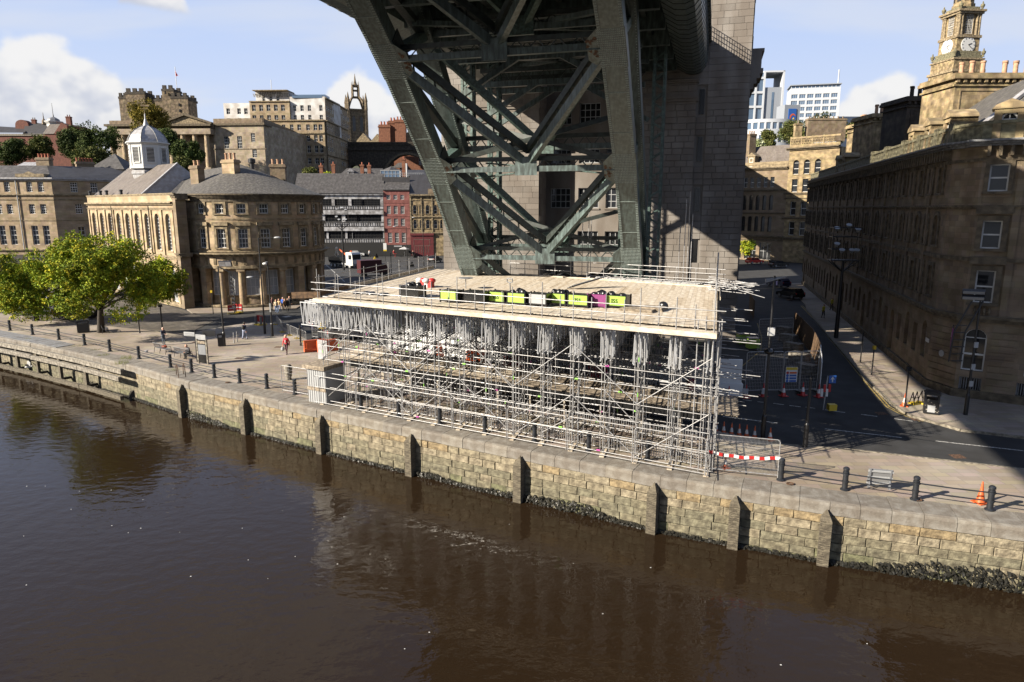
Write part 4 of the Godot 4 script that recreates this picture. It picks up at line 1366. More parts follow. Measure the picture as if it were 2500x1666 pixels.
func cupola(g:Node3D,o:Vector3) -> void:
	var cu:=MB.new()
	var turn:=deg_to_rad(10.0)
	cu.xf=Transform3D(Basis(Vector3.UP,turn),o)
	cu.lathe([Vector2(2.6,15.0),Vector2(2.6,18.0),Vector2(2.75,18.1),Vector2(2.75,18.5),Vector2(2.4,18.9)],8,Vector3.ZERO,false)
	world_part("lead_pedestal",cu,M["lead_pale"],g)
	var body:=MB.new()
	body.xf=cu.xf
	body.lathe([Vector2(2.95,18.9),Vector2(2.95,19.25),Vector2(2.85,19.3),Vector2(2.85,22.4),Vector2(2.95,22.45),Vector2(3.05,22.6),Vector2(3.25,22.7),Vector2(3.25,22.85),Vector2(0.0,22.85)],8,Vector3.ZERO,false)
	var bo:=world_part("cupola",body,M["white_paint"],g)
	for i in 8:
		var f:=TAU*(i+0.5)/8
		var ap:=2.85*cos(PI/8)
		var t:=cu.xf*Transform3D(Basis(Vector3.UP,f),Vector3(sin(f)*ap,0,cos(f)*ap))
		var pb:=MB.new()
		pb.xf=t
		for e in [-1.0,1.0]:
			pb.box(e*1.02-0.09,19.3,0,e*1.02+0.09,22.4,0.07)
		world_part("corner_board",pb,M["white_paint"],g)
		if i==6 or i==2:
			var ck:=MB.new()
			ck.xf=t*Transform3D(Basis(Vector3.RIGHT,PI/2),Vector3(0,21.0,0.0))
			ck.lathe([Vector2(0.95,0.0),Vector2(0.95,0.06),Vector2(0.0,0.06)],20)
			var face:=world_part("clock_face",ck,M["white_paint"],g)
			var mk:=MB.new()
			mk.xf=t
			for k in 12:
				var h:=TAU*k/12
				mk.bar(Vector3(sin(h)*0.68,21.0+cos(h)*0.68,0.075),Vector3(sin(h)*0.86,21.0+cos(h)*0.86,0.075),0.1,0.02,Vector3.BACK)
			mk.bar(Vector3(0,21.0,0.085),Vector3(0.35,21.2,0.085),0.09,0.02,Vector3.BACK)
			mk.bar(Vector3(0,21.0,0.1),Vector3(0.12,20.4,0.1),0.07,0.02,Vector3.BACK)
			world_part("clock_hands",mk,M["black_paint"],g)
			continue
		var dk:=MB.new()
		dk.xf=t
		dk.box(-0.52,19.9,-0.05,0.52,21.9,0.02)
		var lv:=world_part("louvre_opening",dk,M["black_timber"],g)
		for k in 10:
			var sl:=MB.new()
			sl.xf=t
			sl.bar(Vector3(-0.5,20.0+k*0.2,0.06),Vector3(0.5,20.0+k*0.2,0.06),0.03,0.14,Vector3(0,0.6,0.8))
			part("slat",sl,M["white_paint"],lv).transform=inv(lv)
		var fm:=MB.new()
		fm.xf=t
		for e in [-0.58,0.58]:
			fm.box(e-0.07,19.8,0,e+0.07,22.0,0.12)
		fm.box(-0.65,22.0,0,0.65,22.12,0.14)
		fm.box(-0.65,19.7,0,0.65,19.82,0.16)
		world_part("louvre_frame",fm,M["white_paint"],g)
	var dm:=MB.new()
	dm.xf=cu.xf
	dm.lathe([Vector2(3.0,22.85),Vector2(2.85,23.3),Vector2(2.5,23.95),Vector2(1.9,24.6),Vector2(1.1,25.1),Vector2(0.5,25.35),Vector2(0.35,25.7),Vector2(0.14,26.4),Vector2(0.08,27.2),Vector2(0.0,27.25)],8,Vector3.ZERO,false)
	world_part("lead_dome",dm,M["lead_pale"],g)
	for i in 8:
		var f:=TAU*i/8
		var rb:=MB.new()
		rb.xf=cu.xf
		var pts:=[]
		for p in [Vector2(3.0,22.9),Vector2(2.85,23.35),Vector2(2.5,24.0),Vector2(1.9,24.65),Vector2(1.1,25.15),Vector2(0.5,25.4)]:
			pts.append(Vector3(sin(f)*p.x,p.y,cos(f)*p.x))
		rb.rope(pts,0.06,5)
		world_part("dome_rib",rb,M["lead"],g)
	var vn:=MB.new()
	vn.tube(o+Vector3(0,27,0),o+Vector3(0,28.6,0),0.04)
	vn.bar(o+Vector3(-0.6,27.9,0),o+Vector3(0.6,27.9,0),0.05,0.05)
	vn.bar(o+Vector3(-0.5,28.4,0.1),o+Vector3(0.7,28.4,-0.1),0.03,0.25)
	world_part("weather_vane",vn,M["chimney_stone"],g)
func left_house() -> void:
	var o:=thing("classical_building","long pale sandstone classical building with white sash windows and dark slate roof","building",Vector3(-82,0,-125))
	var c:=Vector3(-82.2,0,-125)
	var l:=Vector3(-118,0,-124)
	var r:=Vector3(-63,0,-143)
	var T:=fr(l,c)
	var L:=hlen(l,c)
	var ops:=[]
	for x in [2.0,4.0,7.9,9.8,14.0,16.0,20.0,22.0,26.0,28.0,32.0,34.0]:
		ops.append([L-x,15.75,1.05,1.8,false,3,4,"plain"])
		ops.append([L-x,11.9,1.05,1.7,false,3,4,"plain"])
		ops.append([L-x,6.4,1.15,3.4,false,2,4,"plain"])
		ops.append([L-x,1.0,1.3,3.2,false,2,3,"plain"])
	facade(o,T,L,18.1,ops,M["sand_pale"],STY,0.0,0.25,"front_wall")
	var S:=fr(c,r)
	var K:=hlen(c,r)
	ops=[]
	for x in [3.4,6.6,10.2,14,18,22]:
		ops.append([x,15.75,1.15,1.8,false,3,4,"plain"])
		ops.append([x+0.4,11.9,1.15,1.8,false,3,4,"plain"])
		ops.append([x+0.4,6.4,1.15,3.2,false,2,4,"plain"])
	facade(o,S,K,18.1,ops,M["sand_pale"],STY,0.0,0.25,"side_wall")
	for e in [[15.0,15.35,0.28],[17.75,18.25,0.45],[14.3,14.45,0.1],[10.6,10.75,0.08],[5.2,5.6,0.3]]:
		ledge(o,"string_course",T,0,L+e[2],e[0],e[1],e[2],M["sand_trim"] if e[0] != 17.75 else M["lead_pale"],0.0,-0.3,2)
		ledge(o,"string_course",S,0,K,e[0],e[1],e[2],M["sand_trim"] if e[0] != 17.75 else M["lead_pale"],0.0,-0.3,2)
	var q:=func(x:float,y:float,z:float) -> Vector3:return T*Vector3(x,y,z)
	sheet(o,"roof",[q.call(0,18.2,0.1),q.call(L,18.2,0.1),q.call(L-3.5,20.6,-5),q.call(0,20.6,-5)],M["slate"])
	sheet(o,"roof",[q.call(L,18.2,0.1),S*Vector3(K,18.2,0),S*Vector3(K-3,20.6,-5),q.call(L-3.5,20.6,-5)],M["dark_slate"])
	var pd:=MB.new()
	pd.xf=T
	pd.box(L-6.0,18.25,-1.5,L-1.0,18.9,0.3)
	pd.prism(PackedVector2Array([Vector2(L-6.0,18.3),Vector2(L-1.0,18.3),Vector2(L-3.5,19.3)]),0.3,0.5)
	world_part("pediment",pd,M["sand_trim"],o)
	var dp:=MB.new()
	dp.xf=T
	for x in [L-6.2,L-18.0]:
		dp.tube(Vector3(x,5.5,0.15),Vector3(x,17.7,0.15),0.09)
	world_part("drainpipe",dp,M["pale_grey"],o)
	sheet(o,"glass_roof",[q.call(L-12,19.0,-4),q.call(L-5.4,19.0,-4),q.call(L-5.4,21.4,-8),q.call(L-9.5,21.4,-8)],M["lead_pale"])
	chimney(o,q.call(L-4.5,19.5,-6),2.4,1.2,2.6,0.0,4,M["sooty"],M["red_pot"])
	chimney(o,S*Vector3(7,19.6,-7),3.0,1.0,2.0,0.8,6,M["sooty"],M["red_pot"])
	chimney(o,S*Vector3(16,19.4,-7),2.0,1.0,2.0,0.8,4,M["sooty"],M["red_pot"])
	sheet(o,"awning",[T*Vector3(L-24,3.4,4.5),T*Vector3(L+1,3.4,4.5),T*Vector3(L+1,4.6,0.2),T*Vector3(L-24,4.6,0.2)],M["dark_slate"])
	var ps:=MB.new()
	ps.xf=T
	for x in 6:
		ps.tube(Vector3(L-24+x*5,0,4.3),Vector3(L-24+x*5,3.4,4.3),0.09)
	tag(world_part("awning_posts",ps,M["black_paint"],o),"","","","stuff")
	var p:=thing("pyramid_roofed_tower","small square tower with pyramid slate roof behind the round ended hall","tower",Vector3(-78.79,20.32,-140)-Vector3(0,8,0))
	var b:=MB.new()
	b.box(-3.2,-6,-3.2,3.2,8.0,3.2)
	part("tower_wall",b,M["white_wall"],p)
	var rf:=MB.new()
	for k in 4:
		var f:=PI/2*k+PI/4
		var f2:=f+PI/2
		rf.t(Vector3(sin(f)*5.0,8.0,cos(f)*5.0),Vector3(sin(f2)*5.0,8.0,cos(f2)*5.0),Vector3(0,11.2,0))
	rf.box(-3.4,7.8,-3.4,3.4,8.0,3.4)
	part("roof",rf,M["slate"],p)
func old_row() -> void:
	var D:=187.0
	var x0:=-51.58-6.0
	var x1:=-34.67
	var x2:=-27.71
	var x3:=-20.24+9.0
	var t:=thing("timber_framed_house","wide black and white timber framed house with rows of leaded windows","house",Vector3((x0+x1)/2,0,-D))
	var T:=fr(Vector3(x0,0,-D+1.5),Vector3(x1,0,-D-1.0))
	var L:=x1-x0
	var ops:=[]
	for e in [[13.5,1.75,[[0.52,3.6],[0.7,3.0],[0.86,5.0],[0.3,5.0],[0.12,4.0]]],[9.2,2.6,[[0.42,4.4],[0.63,3.4],[0.83,6.6],[0.18,5.0]]],[4.75,2.5,[[0.45,4.4],[0.6,1.3],[0.81,8.2],[0.2,6]]]]:
		for w in e[2]:
			ops.append([L*w[0],e[0],w[1],e[1],false,int(w[1]/0.9)+1,3,"dark"])
	facade(t,T,L,16.8,ops,M["tudor_white"],STY,0.0,0.15,"plaster_wall")
	for e in [[12.55,13.35],[8.1,9.0],[3.7,4.6]]:
		for i in int(L/0.62):
			var st:=MB.new()
			st.xf=T
			st.box(i*0.62,e[0],-0.02,i*0.62+0.14,e[1],0.05)
			world_part("timber_stud",st,M["black_timber"],t)
		for y in [e[0]-0.14,e[1]]:
			ledge(t,"timber_rail",T,0,L,y,y+0.14,0.07,M["black_timber"])
	for y in [11.2,6.8]:
		ledge(t,"jetty_beam",T,0,L,y,y+0.9,0.35,M["tudor_white"])
	ledge(t,"eaves_board",T,0,L,16.3,16.8,0.35,M["tudor_white"])
	ledge(t,"dark_shopfront",T,0,L,0,3.55,0.25,M["black_timber"])
	sheet(t,"roof",[T*Vector3(-0.3,16.7,0.5),T*Vector3(L+0.2,16.7,0.5),T*Vector3(L+0.2,22.2,-6),T*Vector3(-0.3,22.2,-6)],M["slate"])
	var r:=thing("red_house","narrow dark pink rendered house four storeys tall with white windows","house",Vector3((x1+x2)/2,0,-D-1))
	T=fr(Vector3(x1,0,-D-1.0),Vector3(x2,0,-D-1.6))
	L=x2-x1
	ops=[]
	for i in 3:
		var x:=L*(0.19+0.265*i)
		ops.append([x,15.1,1.0,1.25,false,3,3,"plain"])
		ops.append([x,11.3,1.05,2.1,false,3,4,"plain"])
		ops.append([x,8.1,1.05,2.0,false,3,4,"plain"])
		ops.append([x+0.1,3.6,1.1,2.7,false,3,4,"plain"])
	facade(r,T,L,17.7,ops,M["pink_wall"],STY,0.0,0.12)
	for y in [14.2,10.6,7.4]:
		ledge(r,"string_course",T,0,L,y,y+0.12,0.08,M["pink_wall"])
	ledge(r,"black_shopfront",T,0,L,0,3.0,0.2,M["black_timber"])
	ledge(r,"gutter",T,0,L,17.5,17.75,0.25,M["black_timber"])
	sheet(r,"roof",[T*Vector3(0,17.7,0.2),T*Vector3(L,17.7,0.2),T*Vector3(L,20.0,-4),T*Vector3(0.1,20.0,-4)],M["slate"])
	sheet(r,"rear_wall",[T*Vector3(-0.5,19.6,-3.6),T*Vector3(L,19.6,-3.6),T*Vector3(L,21.2,-3.7),T*Vector3(-0.5,21.2,-3.7)],M["dark_slate"])
	var sg:=MB.new()
	sg.xf=T
	sg.box(L*0.35,2.45,0.2,L*0.66,2.8,0.27)
	world_part("shop_sign",sg,M["pale_grey"],r)
	var y:=thing("ornate_yellow_house","ornate yellow stone house with arched windows beside the bridge tower","house",Vector3((x2+x3)/2,0,-D-2))
	T=fr(Vector3(x2,0,-D-1.7),Vector3(x3,0,-D-3.0))
	L=x3-x2
	ops=[]
	for i in 7:
		for e in [[11.3,1.9],[7.4,1.9]]:
			ops.append([1.3+i*1.72+(0.4 if i>2 else 0.0),e[0],0.95,e[1],true,1,2,"pale_sash"])
	facade(y,T,L,16.4,ops,M["chimney_stone"],STY,0.0,0.3)
	for e in [[15.8,16.5,0.6],[14.8,15.1,0.15],[10.2,10.7,0.3],[5.8,6.4,0.35]]:
		ledge(y,"cornice",T,0,L,e[0],e[1],e[2],M["sand_trim"],0.0,-0.3,2)
	for i in 4:
		ledge(y,"pilaster",T,i*2.9,i*2.9+0.35,6.4,15.8,0.2,M["sand_trim"])
	ledge(y,"red_shopfront",T,0.0,6.2,0,5.7,0.25,M["dark_red"])
	ledge(y,"red_cornice",T,-0.1,6.3,5.5,6.1,0.5,M["dark_red"])
	var sf:=MB.new()
	sf.xf=T
	for i in 7:
		sf.box(1.0+i*0.62,0.8,0.25,1.05+i*0.62,2.6,0.29)
	sf.box(0.8,2.7,0.25,5.2,2.76,0.29)
	sf.box(0.8,4.4,0.25,5.2,4.46,0.29)
	sf.box(0.8,2.7,0.25,0.86,4.4,0.29)
	sf.box(5.14,2.7,0.25,5.2,4.4,0.29)
	tag(world_part("shopfront_lining",sf,M["pale_beam"],y),"","","","stuff")
	sheet(y,"roof",[T*Vector3(-0.2,16.5,0.3),T*Vector3(L,16.5,0.3),T*Vector3(L,22.0,-6),T*Vector3(-0.2,22.0,-6)],M["dark_slate"])
	var dm:=MB.new()
	dm.xf=T
	dm.box(5.0,16.5,-1.2,6.6,18.0,0.2)
	world_part("dormer",dm,M["sooty"],y)
func corner_building() -> void:
	var P0:=Vector3(31.05,0,-46.48)
	var P1:=Vector3(30.70,0,-49.05)
	var far:=W(15.3,0,128)
	var right:=P0+Vector3(0.818,0,0.575)*26.0
	var o:=thing("corner_building","sooty sandstone office building with chamfered corner, bracketed cornice and roof balustrade","building",P0+Vector3(4,0,-4))
	var T:=fr(P0,right)
	var C:=fr(P1,P0)
	var S:=fr(far,P1)
	var L:=hlen(P0,right)
	var K:=hlen(far,P1)
	var ch:=hlen(P1,P0)
	var ops:=[]
	for i in 8:
		var x:=1.0+i*3.1+(0.15 if i else 0.0)
		var w:=1.08 if i != 1 else 0.9
		ops.append([x,14.05,w,1.75,false,1,2,"sooty"])
		ops.append([x,10.3,w,1.85,false,1,2,"sootyhood"])
		ops.append([x,6.65,w,2.2,false,1,2,"sootyhood"])
		ops.append([x-0.1,1.9,1.3 if i != 1 else 0.7,2.3,i != 1,1,2,"plain"])
		ops.append([x-0.1,0.25,1.3,1.2,false,9,1,"grille"])
	STY["grille"]={"id":"grille","f":M["grey"],"p":M["black"],"b":0.05,"sash":false}
	facade(o,T,L,17.0,ops,M["sooty"],STY,0.0,0.3,"front_wall")
	facade(o,C,ch,17.0,[],M["sooty"],STY,0.0,0.3,"corner_wall")
	ops=[]
	for i in 31:
		var x:=K-1.9-i*2.38
		var y:=0.0
		ops.append([x,14.05,0.95,1.8,false,1,2,"sooty"])
		ops.append([x,10.3,0.95,1.7,true,1,2,"sooty"])
		ops.append([x,6.6,0.95,2.2,false,1,2,"sooty"])
		if i % 5==4:
			ops.append([x,0.1,1.3,3.4,true,1,2,"dark"])
		else:
			ops.append([x,1.9,1.1,2.2,i % 2==0,1,2,"plain"])
	facade(o,S,K,17.0,ops,M["sooty"],STY,0.0,0.32,"street_wall")
	for e in [[5.35,5.8,0.32,2],[9.45,9.7,0.14,1],[12.9,13.15,0.2,2],[0.0,0.55,0.16,1],[16.0,16.2,0.12,1],[16.95,17.35,0.85,3]]:
		var m:Material=M["sooty_trim"] if e[0]<16.5 else M["lead"]
		ledge(o,"cornice",T,-e[2],L,e[0],e[1],e[2],m,0.0,-0.3,e[3])
		ledge(o,"cornice",C,0,ch,e[0],e[1],e[2],m,0.0,-0.3,e[3])
		ledge(o,"cornice",S,0,K+e[2]*0.5,e[0],e[1],e[2],m,0.0,-0.3,e[3])
	var cr:=MB.new()
	for j in 10:
		for e in [[C,ch],[T,L]]:
			cr.xf=e[0]
			if e[0]==C:
				cr.box(-0.05,0.62+j*0.46,-0.1,e[1]+0.05,1.02+j*0.46,0.05)
			else:
				for x in [[0.0,0.15],[1.75,3.2],[4.5,6.2],[7.6,9.3]]:
					cr.box(x[0],0.62+j*0.46,-0.1,x[1],1.02+j*0.46,0.05)
	tag(world_part("rusticated_courses",cr,M["sooty"],o),"","","","stuff")
	for i in int(K/0.62):
		var bk:=MB.new()
		bk.xf=S
		var x:=K-0.4-i*0.62
		bk.prism(PackedVector2Array([Vector2(x-0.1,16.22),Vector2(x+0.1,16.22),Vector2(x+0.1,16.94),Vector2(x-0.1,16.94)]),-0.1,0.55)
		bk.box(x-0.08,15.95 if i % 4==0 else 16.22,-0.1,x+0.08,16.3,0.3)
		world_part("bracket",bk,M["sooty_trim"],o)
	for i in 12:
		var bk:=MB.new()
		bk.xf=T
		bk.box(0.2+i*0.62,16.3,-0.1,0.4+i*0.62,16.94,0.5)
		world_part("bracket",bk,M["sooty_trim"],o)
	for i in 14:
		ledge(o,"pilaster",S,K-4.3-i*4.76,K-3.9-i*4.76,5.8,15.9,0.15,M["sooty"])
	ledge(o,"pilaster",T,-0.02,0.2,5.8,15.9,0.08,M["sooty"])
	ledge(o,"pilaster",T,2.0,2.4,5.8,15.9,0.12,M["sooty"])
	for i in 4:
		var bl:=MB.new()
		bl.xf=T*Transform3D(Basis(),Vector3(0.62+i*0.27,5.85,0.12))
		bl.lathe([Vector2(0.05,0),Vector2(0.1,0.2),Vector2(0.05,0.45),Vector2(0.08,0.55)],8)
		world_part("baluster",bl,M["sooty_trim"],o)
	ledge(o,"parapet",T,-0.2,L,17.3,18.35,0.02,M["mossy"],0.0,-0.35)
	ledge(o,"parapet",C,0,ch,17.3,18.35,0.02,M["mossy"],0.0,-0.35)
	ledge(o,"parapet",S,0,K,17.3,18.35,0.02,M["mossy"],0.0,-0.35)
	for t in [[T,L],[S,K],[C,ch]]:
		ledge(o,"parapet_coping",t[0],-0.1,t[1],18.35,18.55,0.1,M["mossy"],0.0,-0.42)
	for x in [K-0.6,K-4.2,K-8.8,K-13.6,K-20,K-26]:
		ledge(o,"parapet_pier",S,x-0.5,x+0.5,17.3,18.75,0.14,M["mossy"],0.0,-0.45)
	for d in [[S,K-2.0],[S,K-6.6],[S,K-11.2],[S,K-42.0],[S,K-47.0],[T,1.15],[T,7.4]]:
		dormer(o,d[0],d[1])
	var q:=func(x:float,y:float,z:float) -> Vector3:return S*Vector3(x,y,z)
	var k:=func(x:float,y:float,z:float) -> Vector3:return T*Vector3(x,y,z)
	sheet(o,"roof",[q.call(K-16,18.0,-0.7),q.call(K+0.4,18.0,-0.9),q.call(K-4.5,22.6,-6.5),q.call(K-14,22.6,-6.5)],M["old_slate"])
	sheet(o,"roof",[k.call(-0.6,18.0,-0.9),k.call(L,18.0,-0.9),k.call(L,22.6,-6.2),k.call(3.6,22.6,-6.2)],M["old_slate"])
	var rg:=MB.new()
	rg.bar(k.call(-0.6,18.1,-0.9),k.call(3.6,22.7,-6.2),0.4,0.2)
	rg.bar(k.call(3.6,22.7,-6.2),k.call(L,22.7,-6.2),0.4,0.25)
	world_part("lead_ridge",rg,M["lead_pale"],o)
	for e in [[K-60,K-40]]:
		sheet(o,"roof",[q.call(e[0],17.6,-0.7),q.call(e[1],17.6,-0.9),q.call(e[1]-4,21.6,-6.5),q.call(e[0]+4,21.6,-6.5)],M["old_slate"])
	var core:=MB.new()
	core.xf=S
	core.box(0.5,0,-14,K-0.6,17.6,-0.9)
	core.xf=T
	core.box(1.0,0,-14,L,17.6,-0.9)
	world_part("core",core,M["sooty"],o)
	for e in [['Q1',868,1500,75,66.0,6.0],['Q1',500,872,262,78.0,6.0],['Q1',240,505,392,92.0,5.0],['Q1',150,248,462,104.0,4.0]]:
		pass
	for e in [[Vector3(39.1,24.7,-64),Vector3(47.06,25.03,-64),5.0,13,"chimney_stone","terracotta"],[Vector3(42.77,24.87,-78),Vector3(48.25,24.95,-78),5.0,9,"old_black_stone","old_black_stone"],[Vector3(45.29,24.65,-90),Vector3(49.84,24.75,-90),5.0,9,"chimney_stone","terracotta"],[Vector3(48.78,24.72,-100),Vector3(50.78,24.83,-100),4.0,4,"chimney_stone","terracotta"]]:
		var a:Vector3=e[0]
		var b:Vector3=e[1]
		var F:=fr(Vector3(a.x,0,a.z),Vector3(b.x,0,b.z))
		var w:=hlen(a,b)
		var top:float=a.y
		var mb:=MB.new()
		mb.xf=F
		mb.box(0.35,14,-e[2],w-0.35,top-0.5,0)
		var blk:=world_part("chimney_block",mb,M[e[4]],o)
		var tr:=MB.new()
		tr.xf=F
		tr.box(0.15,top-1.1,-e[2]-0.1,w-0.15,top-0.95,0.15)
		tr.box(0.0,top-0.5,-e[2]-0.3,w,top-0.2,0.4)
		tr.box(0.1,top-0.2,-e[2]-0.2,w-0.1,top,0.3)
		part("chimney_cornice",tr,M[e[4]],blk).transform=inv(blk)
		for i in int(w/0.62):
			var bk:=MB.new()
			bk.xf=F
			bk.box(0.3+i*0.62,top-0.8,0.0,0.55+i*0.62,top-0.5,0.3)
			part("bracket",bk,M[e[4]],blk).transform=inv(blk)
		var pnl:=MB.new()
		pnl.xf=F
		for y in [top-1.5,top-4.6]:
			pnl.box(0.8,y,0.0,w-0.8,y+0.1,0.06)
		for x in [0.8,w-0.9]:
			pnl.box(x,top-4.6,0.0,x+0.1,top-1.5,0.06)
		part("panel_moulding",pnl,M[e[4]],blk).transform=inv(blk)
		for i in e[3]:
			if e[3]==13 and i in [0,5,6,7]:
				continue
			var p:=MB.new()
			p.xf=F*Transform3D(Basis(),Vector3(0.8+(w-1.6)*(i+0.5)/e[3],top,-0.6-(i % 2)*0.7))
			p.lathe([Vector2(0.24,0),Vector2(0.2,0.2),Vector2(0.19,0.95),Vector2(0.24,1.0),Vector2(0.24,1.15),Vector2(0.14,1.15)],8)
			part("chimney_pot",p,M[e[5]],blk).transform=inv(blk)
	var pq:=thing("round_plaque","pale round plaque on the chamfered corner of the sooty building","plaque",C*Vector3(ch*0.45,2.75,0.04))
	var m:=MB.new()
	m.xf=Transform3D(C.basis,Vector3.ZERO)*Transform3D(Basis(Vector3.RIGHT,PI/2),Vector3.ZERO)
	m.lathe([Vector2(0.24,0),Vector2(0.24,0.04),Vector2(0.0,0.05)],18)
	part("plate",m,M["pale_grey"],pq)
	var sg:=thing("street_name_plate","small white street name plate low on the dark street wall","sign",S*Vector3(K-0.7,3.35,0.06))
	var sm:=MB.new()
	sm.xf=Transform3D(S.basis,Vector3.ZERO)
	sm.box(-0.4,-0.14,0,0.4,0.14,0.03)
	part("plate",sm,M["white"],sg)
	var hs:=thing("hanging_banner_sign","narrow dark hanging sign with white crescent on iron bracket beside the arched window","sign",T*Vector3(-0.45,4.3,0.1))
	var b1:=MB.new()
	b1.xf=Transform3D(T.basis,Vector3.ZERO)
	b1.bar(Vector3(0,0.7,0),Vector3(0,0.7,1.0),0.07,0.09)
	b1.bar(Vector3(0,0.2,0),Vector3(0,0.75,0.9),0.05,0.05)
	b1.bar(Vector3(0,0.7,0.5),Vector3(0,1.15,0.5),0.06,0.06)
	part("bracket",b1,M["black_paint"],hs)
	var b2:=MB.new()
	b2.xf=Transform3D(T.basis,Vector3.ZERO)
	b2.box(-0.04,-0.8,0.3,0.04,0.6,0.8)
	var bb:=part("banner",b2,M["purple"],hs)
	moon(bb,Transform3D(T.basis*Basis(Vector3.UP,-PI/2),T.basis*Vector3(-0.05,0.1,0.55)),0.16)
func moon(par:Node3D,t:Transform3D,r:float) -> void:
	var pts:=PackedVector2Array()
	for i in 15:
		var a:=lerpf(-2.0,2.0,i/14.0)
		pts.append(Vector2(cos(a),sin(a))*r)
	for i in 13:
		var a:=lerpf(1.75,-1.75,i/12.0)
		pts.append(Vector2(cos(a)*0.78-0.28,sin(a)*0.82)*r)
	var mb:=MB.new()
	mb.xf=t
	mb.prism(pts,0.0,0.012)
	part("crescent",mb,M["white"],par)
func dormer(o:Node3D,t:Transform3D,x:float) -> void:
	var mb:=MB.new()
	mb.xf=t*Transform3D(Basis(),Vector3(x,0,0))
	for e in [-1,1]:
		mb.box(e*0.62-0.22,17.3,-1.6,e*0.62+0.22,19.2,0.08)
	mb.box(-0.84,18.95,-1.6,0.84,19.25,0.1)
	mb.prism(PackedVector2Array([Vector2(-1.0,19.25),Vector2(1.0,19.25),Vector2(0.8,19.5),Vector2(0.0,19.85),Vector2(-0.8,19.5)]),-1.6,0.2)
	var d:=world_part("dormer",mb,M["chimney_stone"],o)
	window(d,inv(d)*mb.xf*Transform3D(Basis(),Vector3(0,17.4,-0.12)),0.8,1.2,true,2,2,STY["plain"],0.1)
func street_end() -> void:
	var a:=W(0.3,0,188)
	var b:=W(16.3,0,179)
	var e:=W(22.5,0,175)
	var o:=thing("arcaded_warehouse","dark stone warehouse with rows of arched windows facing down the street","building",(a+b)/2)
	var T:=fr(a,b)
	var L:=hlen(a,b)
	var ops:=[]
	for i in 9:
		var x:=0.9+i*1.72
		ops.append([x,17.9,1.0,2.4,false,1,2,"plain"])
		ops.append([x,12.4,1.0,3.1,true,1,2,"dark"])
		ops.append([x,7.2,1.0,3.2,true,1,2,"dark"])
	for i in 4:
		ops.append([2.3+i*3.9,0.3,3.0,4.2,false,3,2,"shop"])
	STY["shop"]={"id":"shop","f":M["pale_grey"],"p":M["glass_dark"],"b":0.08,"sash":false}
	facade(o,T,L,22.3,ops,M["sooty"],STY,0.0,0.3,"street_wall")
	for y in [[22.0,22.6,0.7],[16.9,17.3,0.25],[11.5,11.8,0.25],[5.6,6.2,0.5],[4.9,5.4,0.15]]:
		ledge(o,"cornice",T,0,L,y[0],y[1],y[2],M["sooty_trim"],0.0,-0.3,2)
	ledge(o,"parapet",T,0,L,22.6,23.9,0.05,M["sand_trim"],0.0,-0.2)
	sheet(o,"mansard_roof",[T*Vector3(0,22.8,-0.6),T*Vector3(L,22.8,-0.6),T*Vector3(L,28.0,-4.5),T*Vector3(0,28.0,-4.5)],M["mauve_slate"])
	for x in [1.6,8.9]:
		var d:=MB.new()
		d.xf=T
		d.box(x-0.9,22.6,-2.5,x+0.9,25.4,0.0)
		d.prism(PackedVector2Array([Vector2(x-1.2,25.4),Vector2(x+1.2,25.4),Vector2(x,26.3)]),-2.5,0.15)
		var dm:=world_part("dormer",d,M["sand_trim"],o)
		window(dm,inv(dm)*T*Transform3D(Basis(),Vector3(x,22.9,0.02)),0.95,2.1,false,1,2,STY["plain"],0.0)
	chimney(o,T*Vector3(1.2,28,-3),1.9,1.2,2.6,0.3,3,M["sooty"],M["sooty"])
	chimney(o,T*Vector3(7.3,27,-2.5),1.9,1.3,4.0,0.3,3,M["sooty"],M["terracotta"])
	var c:=MB.new()
	c.xf=T
	c.box(0,0,-14,L,22.5,-0.7)
	world_part("core",c,M["sooty"],o)
	var r:=thing("tall_corner_house","taller sunlit stone block with pierced roof balustrade at the street end","building",(b+e)/2)
	T=fr(b,e+(e-b)*0.6)
	L=hlen(b,e)*1.6
	ops=[]
	for i in 3:
		var x:=1.9+i*2.6
		ops.append([x,20.7,1.4,2.6,true,1,2,"pale_sash"])
		ops.append([x,16.6,1.4,3.0,false,1,2,"pale_sash"])
		ops.append([x,11.2,1.4,3.2,false,1,2,"pale_sash"])
		ops.append([x,6.5,1.4,3.2,false,1,2,"pale_sash"])
	facade(r,T,L,26.3,ops,M["chimney_stone"],STY,0.0,0.3)
	for y in [[26.2,26.8,0.8],[16.0,16.5,0.35],[15.0,15.3,0.2],[10.3,10.7,0.3],[5.4,6.0,0.4]]:
		ledge(r,"cornice",T,-0.6,L,y[0],y[1],y[2],M["sooty_trim"],0.0,-0.3,2)
	for i in 4:
		ledge(r,"parapet_rail",T,i*2.6,i*2.6+0.3,26.8,29.3,0.05,M["chimney_stone"],0.0,-0.3)
		for k in 6:
			var lt:=MB.new()
			lt.xf=T
			lt.bar(Vector3(i*2.6+0.3+k*0.38,27.5,-0.1),Vector3(i*2.6+0.68+k*0.38,28.8,-0.1),0.12,0.12,Vector3.BACK)
			lt.bar(Vector3(i*2.6+0.3+k*0.38,28.8,-0.1),Vector3(i*2.6+0.68+k*0.38,27.5,-0.1),0.12,0.12,Vector3.BACK)
			world_part("pierced_panel",lt,M["chimney_stone"],r)
	ledge(r,"parapet_rail",T,0,L,26.8,27.5,0.03,M["chimney_stone"],0.0,-0.25)
	ledge(r,"parapet_rail",T,0,L,28.8,29.2,0.08,M["chimney_stone"],0.0,-0.3)
	c=MB.new()
	c.xf=T
	c.box(0,0,-12,L,26.5,-0.8)
	world_part("core",c,M["chimney_stone"],r)
	chimney(r,T*Vector3(4.8,30,-7),9.0,1.6,3.6,0.0,8,M["sooty"],M["sooty"],0.5)
